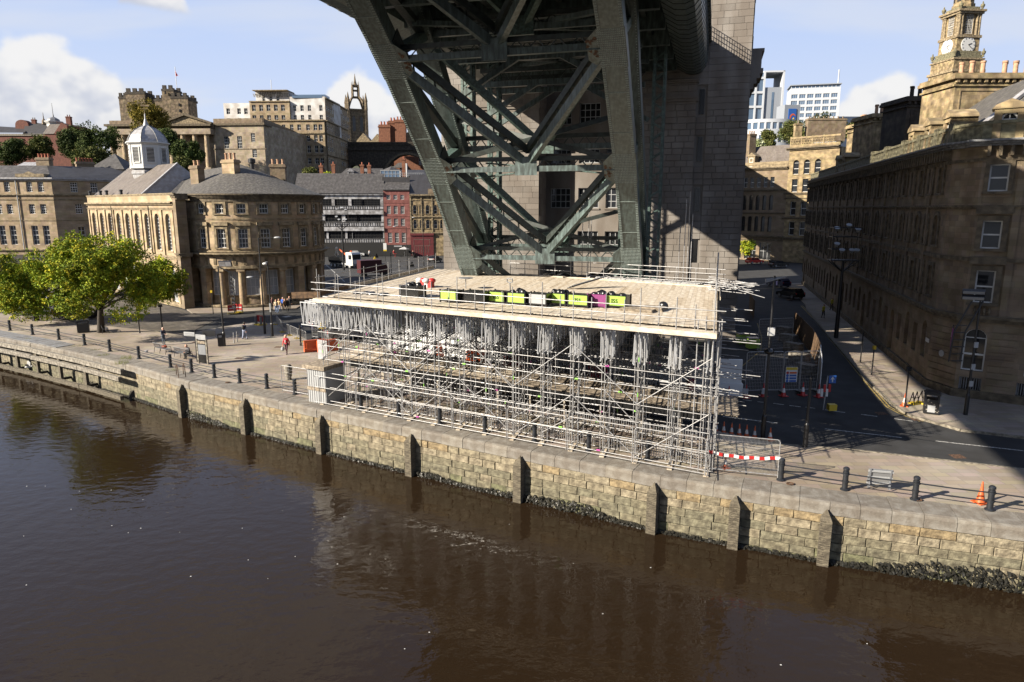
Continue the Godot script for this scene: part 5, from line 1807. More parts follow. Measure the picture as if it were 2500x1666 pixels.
	chimney(r,T*Vector3(0.6,28.5,-2),1.6,1.2,4.0,0.0,1,M["chimney_stone"],M["sooty"])
func church_tower() -> void:
	var D:=190.0
	var p:=Vector3(116.8,47.74,-190)
	var k:=D/1730.0/3.136
	var o:=thing("clock_tower","sandstone church tower with round white clock, arched belfry and stepped stages","church tower",Vector3(p.x,0,-D),0.12)
	var u:=func(y:float) -> float:return hv(0.0,3.136,y,190.0)
	var st:=func(called:String,w:float,y0:float,y1:float,mat:String) -> void:
		var mb:=MB.new()
		w *= 0.95
		mb.box(-w/2,u.call(y0),-w/2,w/2,u.call(y1),w/2)
		part(called,mb,M[mat],o)
	st.call("lower_stage",9.2,1500,560,"chimney_stone")
	st.call("cornice",9.8,575,555,"sand_trim")
	st.call("attic_stage",8.7,555,475,"chimney_stone")
	st.call("cornice",9.2,480,468,"sand_trim")
	st.call("stepped_base",8.3,468,440,"mossy")
	st.call("stepped_base",7.6,440,412,"mossy")
	st.call("clock_stage",6.7,412,300,"chimney_stone")
	st.call("cornice",7.3,310,290,"sand_trim")
	st.call("belfry",5.6,290,128,"chimney_stone")
	st.call("cornice",7.2,128,112,"sand_trim")
	st.call("cornice",7.9,112,96,"sand_trim")
	st.call("stepped_base",5.6,96,70,"mossy")
	var dr:=MB.new()
	dr.lathe([Vector2(2.6,u.call(75)),Vector2(2.6,u.call(40)),Vector2(2.3,u.call(35)),Vector2(2.3,u.call(-90)),Vector2(2.8,u.call(-95)),Vector2(2.8,u.call(-110)),Vector2(1.2,u.call(-140)),Vector2(0.1,u.call(-330))],8,Vector3.ZERO,false)
	part("octagonal_drum",dr,M["chimney_stone"],o)
	for i in 8:
		var f:=TAU*(i+0.5)/8
		var ol:=MB.new()
		ol.xf=Transform3D(Basis(Vector3.UP,f),Vector3(sin(f),0,cos(f))*2.14)
		ol.box(-0.5,u.call(20),-0.05,0.5,u.call(-70),0.04)
		part("drum_opening",ol,M["black_timber"],o)
	for f in [0.0,PI/2,-PI/2]:
		var t:=Transform3D(Basis(Vector3.UP,f),Vector3.ZERO)
		for e in [-1,1]:
			for q in [2.2,2.95]:
				var cm:=MB.new()
				cm.xf=t*Transform3D(Basis(),Vector3(e*q*0.95,0,2.85))
				cm.lathe([Vector2(0.4,u.call(290)),Vector2(0.34,u.call(270)),Vector2(0.3,u.call(150)),Vector2(0.42,u.call(135)),Vector2(0.42,u.call(128))],8)
				part("belfry_column",cm,M["sand_trim"],o)
		window(o,t*Transform3D(Basis(),Vector3(0,u.call(278),2.7)),2.1,4.6,true,5,8,STY["pale_sash"],0.05)
		var ck:=MB.new()
		ck.xf=t*Transform3D(Basis(Vector3.RIGHT,PI/2),Vector3(0,u.call(365),3.2))
		ck.lathe([Vector2(1.95,0.0),Vector2(1.95,0.12),Vector2(1.8,0.14),Vector2(0,0.14)],28)
		var face:=part("clock_face",ck,M["white_paint"],o)
		var hd:=MB.new()
		hd.xf=t*Transform3D(Basis(),Vector3(0,u.call(365),3.38))
		hd.bar(Vector3(0,0,0),Vector3(0.95,0.35,0),0.2,0.04,Vector3.BACK)
		hd.bar(Vector3(0,0,0.03),Vector3(1.2,-1.0,0.03),0.13,0.04,Vector3.BACK)
		for i in 12:
			var h:=TAU*i/12
			hd.bar(Vector3(sin(h),cos(h),0)*1.45,Vector3(sin(h),cos(h),0)*1.75,0.13,0.03,Vector3.BACK)
		part("clock_hands",hd,M["black_paint"],face)
		var lv:=MB.new()
		lv.xf=t
		lv.box(-1.9,u.call(720),4.3,1.9,u.call(668),4.42)
		part("louvre_opening",lv,M["black_timber"],o)
		var ac:=MB.new()
		ac.xf=t*Transform3D(Basis(Vector3.RIGHT,PI/2),Vector3(0,u.call(668),4.32))
		ac.lathe([Vector2(1.9,0),Vector2(1.9,0.09),Vector2(0,0.09)],24)
		part("louvre_opening",ac,M["black_timber"],o)
		for j in 7:
			var sl:=MB.new()
			sl.xf=t
			sl.bar(Vector3(-1.7,u.call(720)+0.35+j*0.42,4.46),Vector3(1.7,u.call(720)+0.35+j*0.42,4.46),0.06,0.26,Vector3(0,0.6,0.8))
			part("slat",sl,M["old_black_stone"],o)
	for e in [[-1,-1],[1,-1],[1,1],[-1,1]]:
		for s in [[4.0,455.0,1.0],[3.0,96.0,0.9]]:
			var ur:=MB.new()
			ur.lathe([Vector2(0.35,0),Vector2(0.2,0.3),Vector2(0.5,0.9),Vector2(0.5,1.3),Vector2(0.2,1.5),Vector2(0.12,2.0),Vector2(0,2.1)],8,Vector3(e[0]*s[0],u.call(s[1])-0.05,e[1]*s[0]))
			part("urn",ur,M["mossy"],o)
	city()
func city() -> void:
	var t:=thing("white_office_tower","pale grey office block with grid of windows and rooftop mast, far right","office building",Vector3(177.47,58.61,-420)*Vector3(1,0,1),-0.25)
	var k:=420.0/1730.0/4.354
	var y:=func(v:float) -> float:return hv(200.0,4.354,v,420.0)
	var ops:=[]
	for i in 6:
		for j in 9:
			ops.append([2.4+i*4.35,y.call(170+j*68),3.5,2.3,false,3,1,"far"])
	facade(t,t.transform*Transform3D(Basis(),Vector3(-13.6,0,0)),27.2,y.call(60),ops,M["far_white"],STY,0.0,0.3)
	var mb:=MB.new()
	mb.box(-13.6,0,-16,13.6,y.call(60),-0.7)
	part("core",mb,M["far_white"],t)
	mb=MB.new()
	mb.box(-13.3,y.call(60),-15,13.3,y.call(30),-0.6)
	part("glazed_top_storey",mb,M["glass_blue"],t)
	for i in 13:
		mb=MB.new()
		mb.box(-13.3+i*2.2,y.call(62),-0.7,-13.0+i*2.2,y.call(32),-0.4)
		part("mullion",mb,M["far_white"],t)
	mb=MB.new()
	mb.box(-14,y.call(32),-16,14,y.call(22),0.5)
	part("roof_edge",mb,M["far_grey"],t)
	mb=MB.new()
	mb.box(-6,y.call(22),-12,6,y.call(8),-5)
	part("plant_room",mb,M["far_grey"],t)
	var ms:=thing("lattice_mast","thin pale antenna mast beside the white office tower","mast",Vector3(192.63,59.15,-425)*Vector3(1,0,1))
	mb=MB.new()
	mb.tube(Vector3(0,0,0),Vector3(0,y.call(-150),0),0.35,6)
	for j in 12:
		mb.bar(Vector3(-1.0,y.call(100+j*12),0),Vector3(1.4-j % 3,y.call(100+j*12),0),0.3,0.3)
	part("mast",mb,M["far_white"],ms)
	for j in 3:
		mb=MB.new()
		mb.ball(Vector3(0.8-j*0.7,y.call(120+j*50),0.6),Vector3(0.9,0.9,0.5),8,5)
		part("dish",mb,M["pale_grey"],ms)
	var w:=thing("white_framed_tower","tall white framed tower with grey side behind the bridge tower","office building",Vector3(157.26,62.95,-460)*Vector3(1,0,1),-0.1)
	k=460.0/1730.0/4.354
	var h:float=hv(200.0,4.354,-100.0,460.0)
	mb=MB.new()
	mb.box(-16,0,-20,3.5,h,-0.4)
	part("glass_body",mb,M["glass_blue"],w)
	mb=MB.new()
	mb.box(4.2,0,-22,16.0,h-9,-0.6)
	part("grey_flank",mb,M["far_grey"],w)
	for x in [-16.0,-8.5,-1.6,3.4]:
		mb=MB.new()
		mb.box(x,0,-0.6,x+1.1,h,0.5)
		part("white_mullion",mb,M["far_white"],w)
	for j in 9:
		mb=MB.new()
		mb.box(-16,h-4-j*8.8,-0.5,4.0,h-2.6-j*8.8,0.4)
		part("white_band",mb,M["far_white"],w)
	mb=MB.new()
	mb.box(15.2,0,-22,16.4,h+1,0.3)
	mb.box(3.4,h,-22,16.4,h+1.0,0.3)
	part("white_frame",mb,M["far_white"],w)
	mb=MB.new()
	mb.box(9.2,0,-0.55,10.6,h-12,-0.45)
	part("window_strip",mb,M["glass_blue"],w)
	var s:=thing("grey_sign_tower","grey stair tower carrying a blue sign with an orange swirl","tower",Vector3(149.01,54.26,-380)*Vector3(1,0,1),0.1)
	k=380.0/1730.0/4.354
	var z:=func(v:float) -> float:return hv(200.0,4.354,v,380.0)
	mb=MB.new()
	mb.box(-4.2,0,-9,4.4,z.call(243),0)
	part("tower_body",mb,M["far_grey"],s)
	mb=MB.new()
	mb.box(-2.0,z.call(470),0,2.3,z.call(285),0.3)
	var sb:=part("blue_sign",mb,M["blue"],s)
	var lg:=MB.new()
	for i in 10:
		var a0:=lerpf(0.6,3.3,i/10.0)
		var a1:=lerpf(0.6,3.3,(i+1)/10.0)
		lg.bar(Vector3(0.6+cos(a0)*1.5,z.call(385)+sin(a0)*1.9,0.34),Vector3(0.6+cos(a1)*1.5,z.call(385)+sin(a1)*1.9,0.34),0.35+0.5*sin(i/10.0*PI),0.06,Vector3.BACK)
	part("orange_swirl",lg,M["orange"],sb)
	lg=MB.new()
	lg.ball(Vector3(1.0,z.call(405),0.32),Vector3(0.55,1.3,0.06),8,5)
	part("yellow_swirl",lg,M["yellow"],sb)
	var lw:=thing("low_white_building","low white rounded building with a band of windows below the towers","building",Vector3(119.11,46.31,-330)*Vector3(1,0,1))
	k=330.0/1730.0/4.354
	var v:=func(q:float) -> float:return hv(200.0,4.354,q,330.0)
	ops=[]
	for i in 9:
		ops.append([1.6+i*2.9,v.call(500),2.1,(500-430)*k,false,1,1,"far"])
		ops.append([1.6+i*2.9,v.call(640),2.1,(640-565)*k,false,1,1,"far"])
	facade(lw,lw.transform*Transform3D(Basis(Vector3.UP,-0.9),Vector3(3,0,-18)),28,v.call(390),ops,M["far_white"],STY,18.0,0.3)
	var pale:=thing("pale_flat_roofed_block","plain pale flat roofed block far off at right","building",Vector3(206.77,65.14,-430)*Vector3(1,0,1))
	mb=MB.new()
	mb.box(-20,0,-20,20,hv(200.0,4.354,368.0,430.0),0)
	part("wall",mb,M["far_white"],pale)
func hills() -> void:
	var mb:=MB.new()
	var f:=func(x:float,z:float) -> float:
		var up:=smoothstep(-205.0,-262.0,z)*21.0+smoothstep(-262.0,-420.0,z)*18.0
		if x>20.0:
			up=smoothstep(-185.0,-330.0,z)*30.0
		return up-0.4
	var st:=22.0
	for i in range(-40,40):
		for j in 36:
			var x0:=i*st
			var z0:=-180.0-j*st
			var p:=[]
			for e in [[0,0],[1,0],[1,1],[0,1]]:
				var x:float=x0+e[0]*st
				var z:float=z0-e[1]*st
				p.append(Vector3(x,f.call(x,z),z))
			mb.q(p[0],p[1],p[2],p[3])
	struct("hill",mb,M["grassy"])
func box_building(called:String,label:String,cat:String,T:Transform3D,w:float,h:float,d:float,ops:Array,mat:Material,y0:=0.0) -> Node3D:
	var o:=thing(called,label,cat,T.origin)
	var t2:=T
	var core:=MB.new()
	core.xf=T
	core.box(0,0,-d,w,h,-0.6)
	world_part("core",core,mat,o)
	facade(o,t2,w,h,ops,mat,STY,0.0,0.3)
	return o
func at_px(p:Vector3) -> Vector3:
	return Vector3(p.x,0,p.z)
func battlements(o:Node3D,T:Transform3D,x0:float,x1:float,y:float,d:float,mat:Material) -> void:
	var n:=maxi(2,int((x1-x0)/2.1))
	var w:=(x1-x0)/n
	for i in n:
		for z in [0.0,-d+0.8]:
			var mb:=MB.new()
			mb.xf=T
			mb.box(x0+i*w+w*0.2,y,z-0.8,x0+i*w+w*0.8,y+1.5,z)
			world_part("merlon",mb,mat,o)
func castle() -> void:
	var D:=310.0
	var k:=D/1730.0/2.768
	var y:=func(v:float) -> float:return hv(0.0,2.768,v,D)
	var a:=at_px(Vector3(-169.63,57.21,-310))
	var b:=at_px(Vector3(-139.97,57.21,-310))
	var o:=thing("castle_keep","square stone castle keep with battlemented corner turrets and flagpole on the hill","castle",a.lerp(b,0.5))
	var T:=fr(a,b)
	for e in [[822,1275,668,900,0.0],[812,868,655,900,1.0],[864,990,625,900,1.5],[1100,1178,602,900,0.6],[1160,1272,655,900,1.2]]:
		var x0:float=(e[0]-812)*k
		var x1:float=(e[1]-812)*k
		var mb:=MB.new()
		mb.xf=T
		mb.box(x0,25,-7.0,x1,y.call(e[2]),e[4])
		var z:float=e[4]
		world_part("turret" if e[4] != 0.0 else "keep_wall",mb,M["keep_stone"],o)
		var t2:=T*Transform3D(Basis(),Vector3(0,0,z+0.15))
		battlements(o,t2,x0-0.1,x1+0.1,y.call(e[2]),8.0,M["old_black_stone"])
		var pr:=MB.new()
		pr.xf=t2
		pr.box(x0-0.15,y.call(e[2])-0.9,-8.0,x1+0.15,y.call(e[2]),0.0)
		world_part("parapet",pr,M["old_black_stone"],o)
	for e in [[1215,720],[1215,760],[925,700],[1130,640]]:
		var mb:=MB.new()
		mb.xf=T
		mb.box((e[0]-812)*k-0.25,y.call(e[1]),1.0,(e[0]-812)*k+0.25,y.call(e[1]-18),1.55)
		world_part("arrow_slit",mb,M["black"],o)
	var fp:=MB.new()
	fp.xf=T
	fp.tube(Vector3((1141-812)*k,y.call(600),-8),Vector3((1141-812)*k,y.call(425),-8),0.12,6)
	var pole:=world_part("flagpole",fp,M["white_paint"],o)
	var fl:=MB.new()
	fl.xf=T
	var x:=(1141-812)*k
	for i in 5:
		fl.q(Vector3(x+i*0.22,y.call(495)+0.2*i,-8+sin(i*1.3)*0.15),Vector3(x+i*0.22+0.22,y.call(495)+0.2*i-0.1,-8+sin(i*1.3+1.3)*0.15),Vector3(x+i*0.22+0.22,y.call(455)-0.55*i,-8+sin(i*1.3+1.3)*0.15),Vector3(x+i*0.22,y.call(455)-0.5*i,-8+sin(i*1.3)*0.15))
	part("flag",fl,M["red"],pole).transform=inv(pole)
func moot_hall() -> void:
	var D:=260.0
	var k:=D/1730.0/2.768
	var y:=func(v:float) -> float:return hv(0.0,2.768,v,D)
	var a:=at_px(Vector3(-109.4,39.75,-260))
	var b:=at_px(Vector3(-90.17,39.54,-258))
	var c:=at_px(Vector3(-91.54,43.86,-300))
	var l:=at_px(Vector3(-147.89,39.95,-262))
	var o:=thing("greek_portico_court","long pale Greek revival courthouse with columned portico and pediment on the hill","building",a)
	var T:=fr(a,b)
	var L:=hlen(a,b)
	var ops:=[]
	for e in [[1528,925,1005,34],[1622,925,1005,34],[1718,905,962,28],[1722,1012,1066,32]]:
		ops.append([(e[0]-1440)*k,y.call(e[2]),e[3]*k,(e[2]-e[1])*k,false,3,4,"plain"])
	facade(o,T,L,y.call(850),ops,M["greek_stone"],STY)
	var S:=fr(b,c)
	var K:=hlen(b,c)
	ops=[]
	for i in 7:
		ops.append([4.0+i*6.2,y.call(985),3.2,4.0,false,2,3,"plain"])
		ops.append([4.0+i*6.2,y.call(1088),3.2,3.8,false,2,3,"plain"])
	facade(o,S,K,y.call(850),ops,M["greek_stone"],STY,0.0,0.06)
	for e in [[T,L,850,835,0.6],[S,K,850,835,0.6],[T,L,1012,1006,0.1]]:
		ledge(o,"cornice",e[0],-0.5,e[1]+0.6,y.call(e[2]),y.call(e[3]),e[4],M["sooty_trim"])
	for e in [[T,L],[S,K]]:
		ledge(o,"attic",e[0],0.2,e[1],y.call(836),y.call(802),-0.3,M["sooty"],0.0,-1.5)
	var core:=MB.new()
	core.xf=T
	core.box(-40,18,-40,L-0.5,y.call(840),-0.8)
	world_part("core",core,M["greek_stone"],o)
	var P:=fr(l,a)
	var N:=hlen(l,a)
	for i in 9:
		var cm:=MB.new()
		var x:=N-1.6-i*(N-3.0)/8.0
		cm.xf=P*Transform3D(Basis(),Vector3(x,0,2.0))
		cm.lathe([Vector2(1.05,y.call(1135)),Vector2(0.98,y.call(1050)),Vector2(0.82,y.call(925)),Vector2(1.15,y.call(912))],12)
		world_part("column",cm,M["sand_pale"],o)
	ledge(o,"portico_wall",P,0,N,18,y.call(905),-2.5,M["greek_stone"],0.0,-4.0)
	ledge(o,"entablature",P,0,N+0.5,y.call(912),y.call(875),3.2,M["greek_stone"],0.0,-3.0)
	ledge(o,"entablature",P,-0.3,N+0.8,y.call(872),y.call(842),3.5,M["sooty_trim"],0.0,-3.0,2)
	ledge(o,"stylobate",P,0,N,15,y.call(1135),4.0,M["greek_stone"],0.0,-3.0)
	var pd:=MB.new()
	pd.xf=P
	pd.prism(PackedVector2Array([Vector2(N-17.5,y.call(842)),Vector2(N+1.0,y.call(842)),Vector2(N-8.6,y.call(784))]),-6.0,2.9)
	world_part("pediment",pd,M["sand_trim"],o)
	var rk:=MB.new()
	rk.xf=P
	rk.bar(Vector3(N-17.8,y.call(840),2.9),Vector3(N-8.6,y.call(780),2.9),1.6,0.7)
	rk.bar(Vector3(N-8.6,y.call(780),2.9),Vector3(N+1.3,y.call(840),2.9),1.6,0.7)
	world_part("raking_cornice",rk,M["sooty_trim"],o)
	ledge(o,"attic",P,0,N-17,y.call(842),y.call(812),0.5,M["sooty"],0.0,-3.0)
func letters(s:String,size:float,t:Transform3D,mat:Material,par:Node3D,called:="lettering",depth:=0.03) -> MeshInstance3D:
	var tm:=TextMesh.new()
	var sf:=SystemFont.new()
	sf.font_names=PackedStringArray(["Droid Sans"])
	sf.font_weight=700
	tm.font=sf
	tm.text=s
	tm.font_size=32
	tm.pixel_size=size/32.0
	tm.depth=depth
	tm.curve_step=4.0
	tm.material=mat
	var o:=inst(called,tm,t,par)
	return o
func hotel() -> void:
	var D:=300.0
	var k:=D/1730.0/2.768
	var y:=func(v:float) -> float:return hv(0.0,2.768,v,D)
	var o0:=at_px(Vector3(-119.66,43.86,-300))
	var b:=at_px(Vector3(-77.78,43.66,-298))
	var c:=at_px(Vector3(-77.31,47.46,-335))
	var T:=fr(o0,b)
	var S:=fr(b,c)
	var K:=hlen(b,c)
	var o:=thing("stepped_hotel","tall stepped hotel of brown stone with white upper storeys and many windows","hotel",b)
	var tier:=func(called:String,x0:float,x1:float,v0:float,v1:float,z:float,mat:String,cols:Array,rows:Array,w:float) -> void:
		var ops:=[]
		for i in cols:
			for r in rows:
				ops.append([(i-x0)*k,y.call(r[1])-y.call(v0),w*k,(r[1]-r[0])*k,false,2,2,"plain"])
		var t:Transform3D=T*Transform3D(Basis(),Vector3((x0-1545)*k,y.call(v0),z))
		facade(o,t,(x1-x0)*k,y.call(v1)-y.call(v0),ops,M[mat],STY,0.0,0.3,called)
		var m:=MB.new()
		m.xf=t
		m.box(0,0,-22,(x1-x0)*k,y.call(v1)-y.call(v0),-0.65)
		world_part("core",m,M[mat],o)
	tier.call("white_wing",1500,1705,1000,690,-3.0,"white_wall",[1530,1605,1652],[[728,765],[795,830]],24.0)
	tier.call("brown_front",1700,1972,1000,690,0.0,"hotel_stone",[1728,1778,1828,1878,1926],[[712,752],[782,820]],26.0)
	tier.call("white_crown",1733,1962,690,616,-2.0,"white_wall",[1788,1836,1884],[[648,682]],20.0)
	tier.call("white_right",1970,2207,900,655,-1.0,"white_wall",[2000,2050,2100,2178],[[715,752],[780,816]],22.0)
	tier.call("brown_base",1850,2207,1260,822,1.2,"hotel_stone",[1885,1930,1985,2035,2095,2145,2180],[[848,885],[920,960],[988,1035],[1072,1110],[1140,1180]],24.0)
	var ops:=[]
	for i in 13:
		for r in [[720,750],[775,805],[850,880],[925,955],[990,1020],[1070,1100]]:
			ops.append([2.0+i*3.1,y.call(r[1]),1.5,(r[1]-r[0])*k,false,2,2,"plain"])
	facade(o,S,K,y.call(668),ops,M["hotel_stone"],STY,0.0,0.08)
	for e in [[690,684,1700,1972,0.5],[822,815,1700,2207,1.8],[908,900,1850,2207,1.7],[1052,1046,1850,2207,1.6],[616,611,1730,1966,0.8],[655,640,1970,2207,-1.5]]:
		ledge(o,"cornice",T,(e[2]-1545)*k,(e[3]-1545)*k,y.call(e[0]),y.call(e[1]),e[4],M["sand_trim"] if e[0] != 655 else M["glass_blue"],0.0,-8.0)
	for v in [[670,662],[822,815],[908,900],[1052,1046]]:
		ledge(o,"side_cornice",S,0,K,y.call(v[0]),y.call(v[1]),0.5,M["sand_trim"])
	var gl:=MB.new()
	gl.xf=S
	gl.box(1,y.call(664),-14,K,y.call(648),-1.5)
	world_part("glazed_roof_storey",gl,M["glass_blue"],o)
	for i in 9:
		var ra:=MB.new()
		ra.xf=T
		ra.box((1765+i*17-1545)*k,y.call(632),-2.0,(1770+i*17-1545)*k,y.call(618),-1.7)
		world_part("roof_rail_post",ra,M["grey"],o)
	letters("VERMONT HOTEL",2.0,inv(o)*T*Transform3D(Basis(),Vector3((1846-1545)*k,y.call(642),-1.9)),M["pale_beam"],o)
	letters("VERMONT HOTEL",2.2,inv(o)*S*Transform3D(Basis(),Vector3(K*0.5,y.call(706),0.15)),M["white_paint"],o)
	var fp:=MB.new()
	fp.xf=T
	fp.tube(Vector3((1832-1545)*k,y.call(612),-4),Vector3((1832-1545)*k,y.call(530),-4),0.12,6)
	world_part("flagpole",fp,M["white_paint"],o)
func cathedral() -> void:
	var D:=430.0
	var k:=D/1730.0/2.941
	var y:=func(v:float) -> float:return hv(0.0,2.941,v,D)
	var p:=at_px(Vector3(-93.84,61.79,-430))
	var o:=thing("lantern_spire","gothic cathedral tower with open crown of flying arches carrying a thin spire","cathedral tower",p,0.35)
	var m:Material=M["keep_stone"]
	var mb:=MB.new()
	mb.box(-5.2,20,-5.2,5.2,y.call(800),5.2)
	part("tower_wall",mb,m,o)
	for f in 4:
		var t:=Transform3D(Basis(Vector3.UP,f*PI/2),Vector3.ZERO)
		for x in [-2.2,2.2]:
			var w:=MB.new()
			w.xf=t
			w.box(x-0.9,y.call(950),5.15,x+0.9,y.call(860),5.26)
			w.prism(PackedVector2Array([Vector2(x-0.9,y.call(860)),Vector2(x+0.9,y.call(860)),Vector2(x,y.call(840))]),5.15,5.26)
			part("belfry_opening",w,M["black"],o)
		var bt:=MB.new()
		bt.xf=t
		bt.box(-6.0,20,4.4,-4.4,y.call(790),6.0)
		part("corner_buttress",bt,m,o)
		var c:=t.basis*Vector3(-5.2,0,5.2)
		var pn:=MB.new()
		pn.lathe([Vector2(1.1,y.call(800)),Vector2(0.95,y.call(740)),Vector2(1.15,y.call(735)),Vector2(0.1,y.call(672))],6,c,false)
		part("pinnacle",pn,m,o)
		var pts:=[]
		for i in 9:
			var g:=i/8.0
			pts.append(Vector3(c.x*(1.0-0.72*g),y.call(800)+(y.call(700)-y.call(800))*sin(g*PI/2)*1.0,c.z*(1.0-0.72*g)))
		var ar:=MB.new()
		ar.rope(pts,0.62,6)
		part("flying_arch",ar,m,o)
		var ps:=MB.new()
		ps.lathe([Vector2(0.45,y.call(705)),Vector2(0.4,y.call(640)),Vector2(0.05,y.call(585))],5,c*0.36,false)
		part("lantern_pinnacle",ps,m,o)
		var lg:=MB.new()
		var q:=c*0.3
		lg.bar(Vector3(q.x,y.call(705),q.z),Vector3(q.x,y.call(620),q.z),0.7,0.7,Vector3.BACK)
		part("lantern_post",lg,m,o)
	for e in [[705,695],[655,648],[625,612]]:
		mb=MB.new()
		mb.box(-2.0,y.call(e[0]),-2.0,2.0,y.call(e[1]),2.0)
		part("lantern_ring",mb,m,o)
	mb=MB.new()
	mb.lathe([Vector2(1.3,y.call(612)),Vector2(0.6,y.call(580)),Vector2(0.05,y.call(528))],6,Vector3.ZERO,false)
	part("spire",mb,m,o)
	mb=MB.new()
	mb.box(-5.6,y.call(802),-5.6,5.6,y.call(790),5.6)
	part("parapet",mb,m,o)
func viaduct() -> void:
	var D:=330.0
	var k:=D/1730.0/2.941
	var y:=func(v:float) -> float:return hv(0.0,2.941,v,D)
	var a:=at_px(Vector3(-76.63,44.22,-330))
	var b:=at_px(Vector3(-23.82,44.22,-330))
	var o:=thing("railway_viaduct","blackened stone railway viaduct with wide round arches behind the old roofs","viaduct",a)
	var T:=fr(a,b)
	var L:=hlen(a,b)
	var c1:=(862-435)*k
	var c2:=(470-435)*k
	facade(o,T,L,y.call(1045),[[c1,12.0,21.0,y.call(1110)-12.0-10.5,true,1,1,"hole"],[c2+0.6,12.0,5.5,y.call(1150)-17.0,true,1,1,"hole"]],M["old_black_stone"],{"hole":{"id":"hole","f":M["old_black_stone"],"p":M["glass_dark"],"hole":true}},0.0,5.0)
	ledge(o,"parapet",T,0,L,y.call(1045),y.call(1020),0.4,M["old_black_stone"],0.0,-0.6,2)
	ledge(o,"string_course",T,0,L,y.call(1080),y.call(1072),0.5,M["old_black_stone"],0.0,-0.3)
	var deck:=MB.new()
	deck.xf=T
	deck.box(0,y.call(1060),-12,L,y.call(1045),-0.2)
	world_part("deck",deck,M["old_black_stone"],o)
	for i in 22:
		var f0:=PI*i/22
		var f1:=PI*(i+1)/22
		var vs:=MB.new()
		vs.xf=T
		var sy:float=y.call(1110)-10.5
		vs.bar(Vector3(c1+cos(f0)*11.0,sy+sin(f0)*11.0,0.1),Vector3(c1+cos(f1)*11.0,sy+sin(f1)*11.0,0.1),0.5,1.0,Vector3(cos(f0),sin(f0),0))
		world_part("arch_stone",vs,M["sooty_trim"],o)
	var br:=box_building("orange_brick_house","orange brick house with white windows seen through the viaduct arch","house",fr(at_px(Vector3(-58.92,36.26,-352)),at_px(Vector3(-44.67,36.26,-352))),23,38.5,10,[[13.2,34.0,1.6,3.0,false,2,2,"plain"],[18.5,34.0,1.6,3.0,false,2,2,"plain"]],M["orange_brick"])
	sheet(br,"roof",[Vector3(-59.74,32.44,-350),Vector3(-53.16,32.44,-350),Vector3(-53.73,35.25,-352),Vector3(-56.87,34.91,-352)],M["slate"])
	var n:=0
	for e in [[Vector3(-69.5,45.91,-370),6.0,9.5,5.0,"brick chimney stack above the viaduct parapet, leftmost of three",3],[Vector3(-64.69,46.08,-372),5.2,11.5,4.5,"brick chimney stack above the viaduct parapet, middle of three",2],[Vector3(-61.09,46,-371),5.5,12.0,4.5,"brick chimney stack above the viaduct parapet, rightmost of three",3]]:
		var p:Vector3=e[0]
		var h:=thing("brick_chimney_house","red "+e[4],"chimney",at_px(p))
		var mb:=MB.new()
		mb.box(0,20,-4,e[1],p.y+e[2],0)
		mb.box(-0.3,p.y+e[2]-1.5,-4.2,e[1]+0.3,p.y+e[2]-0.8,0.3)
		part("stack",mb,M["orange_brick"],h)
		for i in e[5]:
			var pt:=MB.new()
			pt.lathe([Vector2(0.5,0),Vector2(0.4,1.6),Vector2(0.5,1.7)],7,Vector3(1.2+i*1.6,p.y+e[2],-2))
			part("chimney_pot",pt,M["red_pot"],h)
	var rw:=thing("rooftop_row","grey slate roofs and gables beyond the viaduct parapet","roofs",at_px(Vector3(-64.62,48.48,-375)))
	for e in [[600,700,990],[830,910,975],[500,600,985]]:
		var x0:float=(e[0]-740)*375.0/1730.0/2.941
		var x1:float=(e[1]-740)*375.0/1730.0/2.941
		var top:float=hv(0.0,2.941,e[2]-30.0,375.0)
		var mb:=MB.new()
		mb.prism(PackedVector2Array([Vector2(x0,20),Vector2(x1,20),Vector2(x1,top-4),Vector2((x0+x1)/2,top),Vector2(x0,top-4)]),-10,0)
		part("gabled_house",mb,M["sand_trim"],rw)
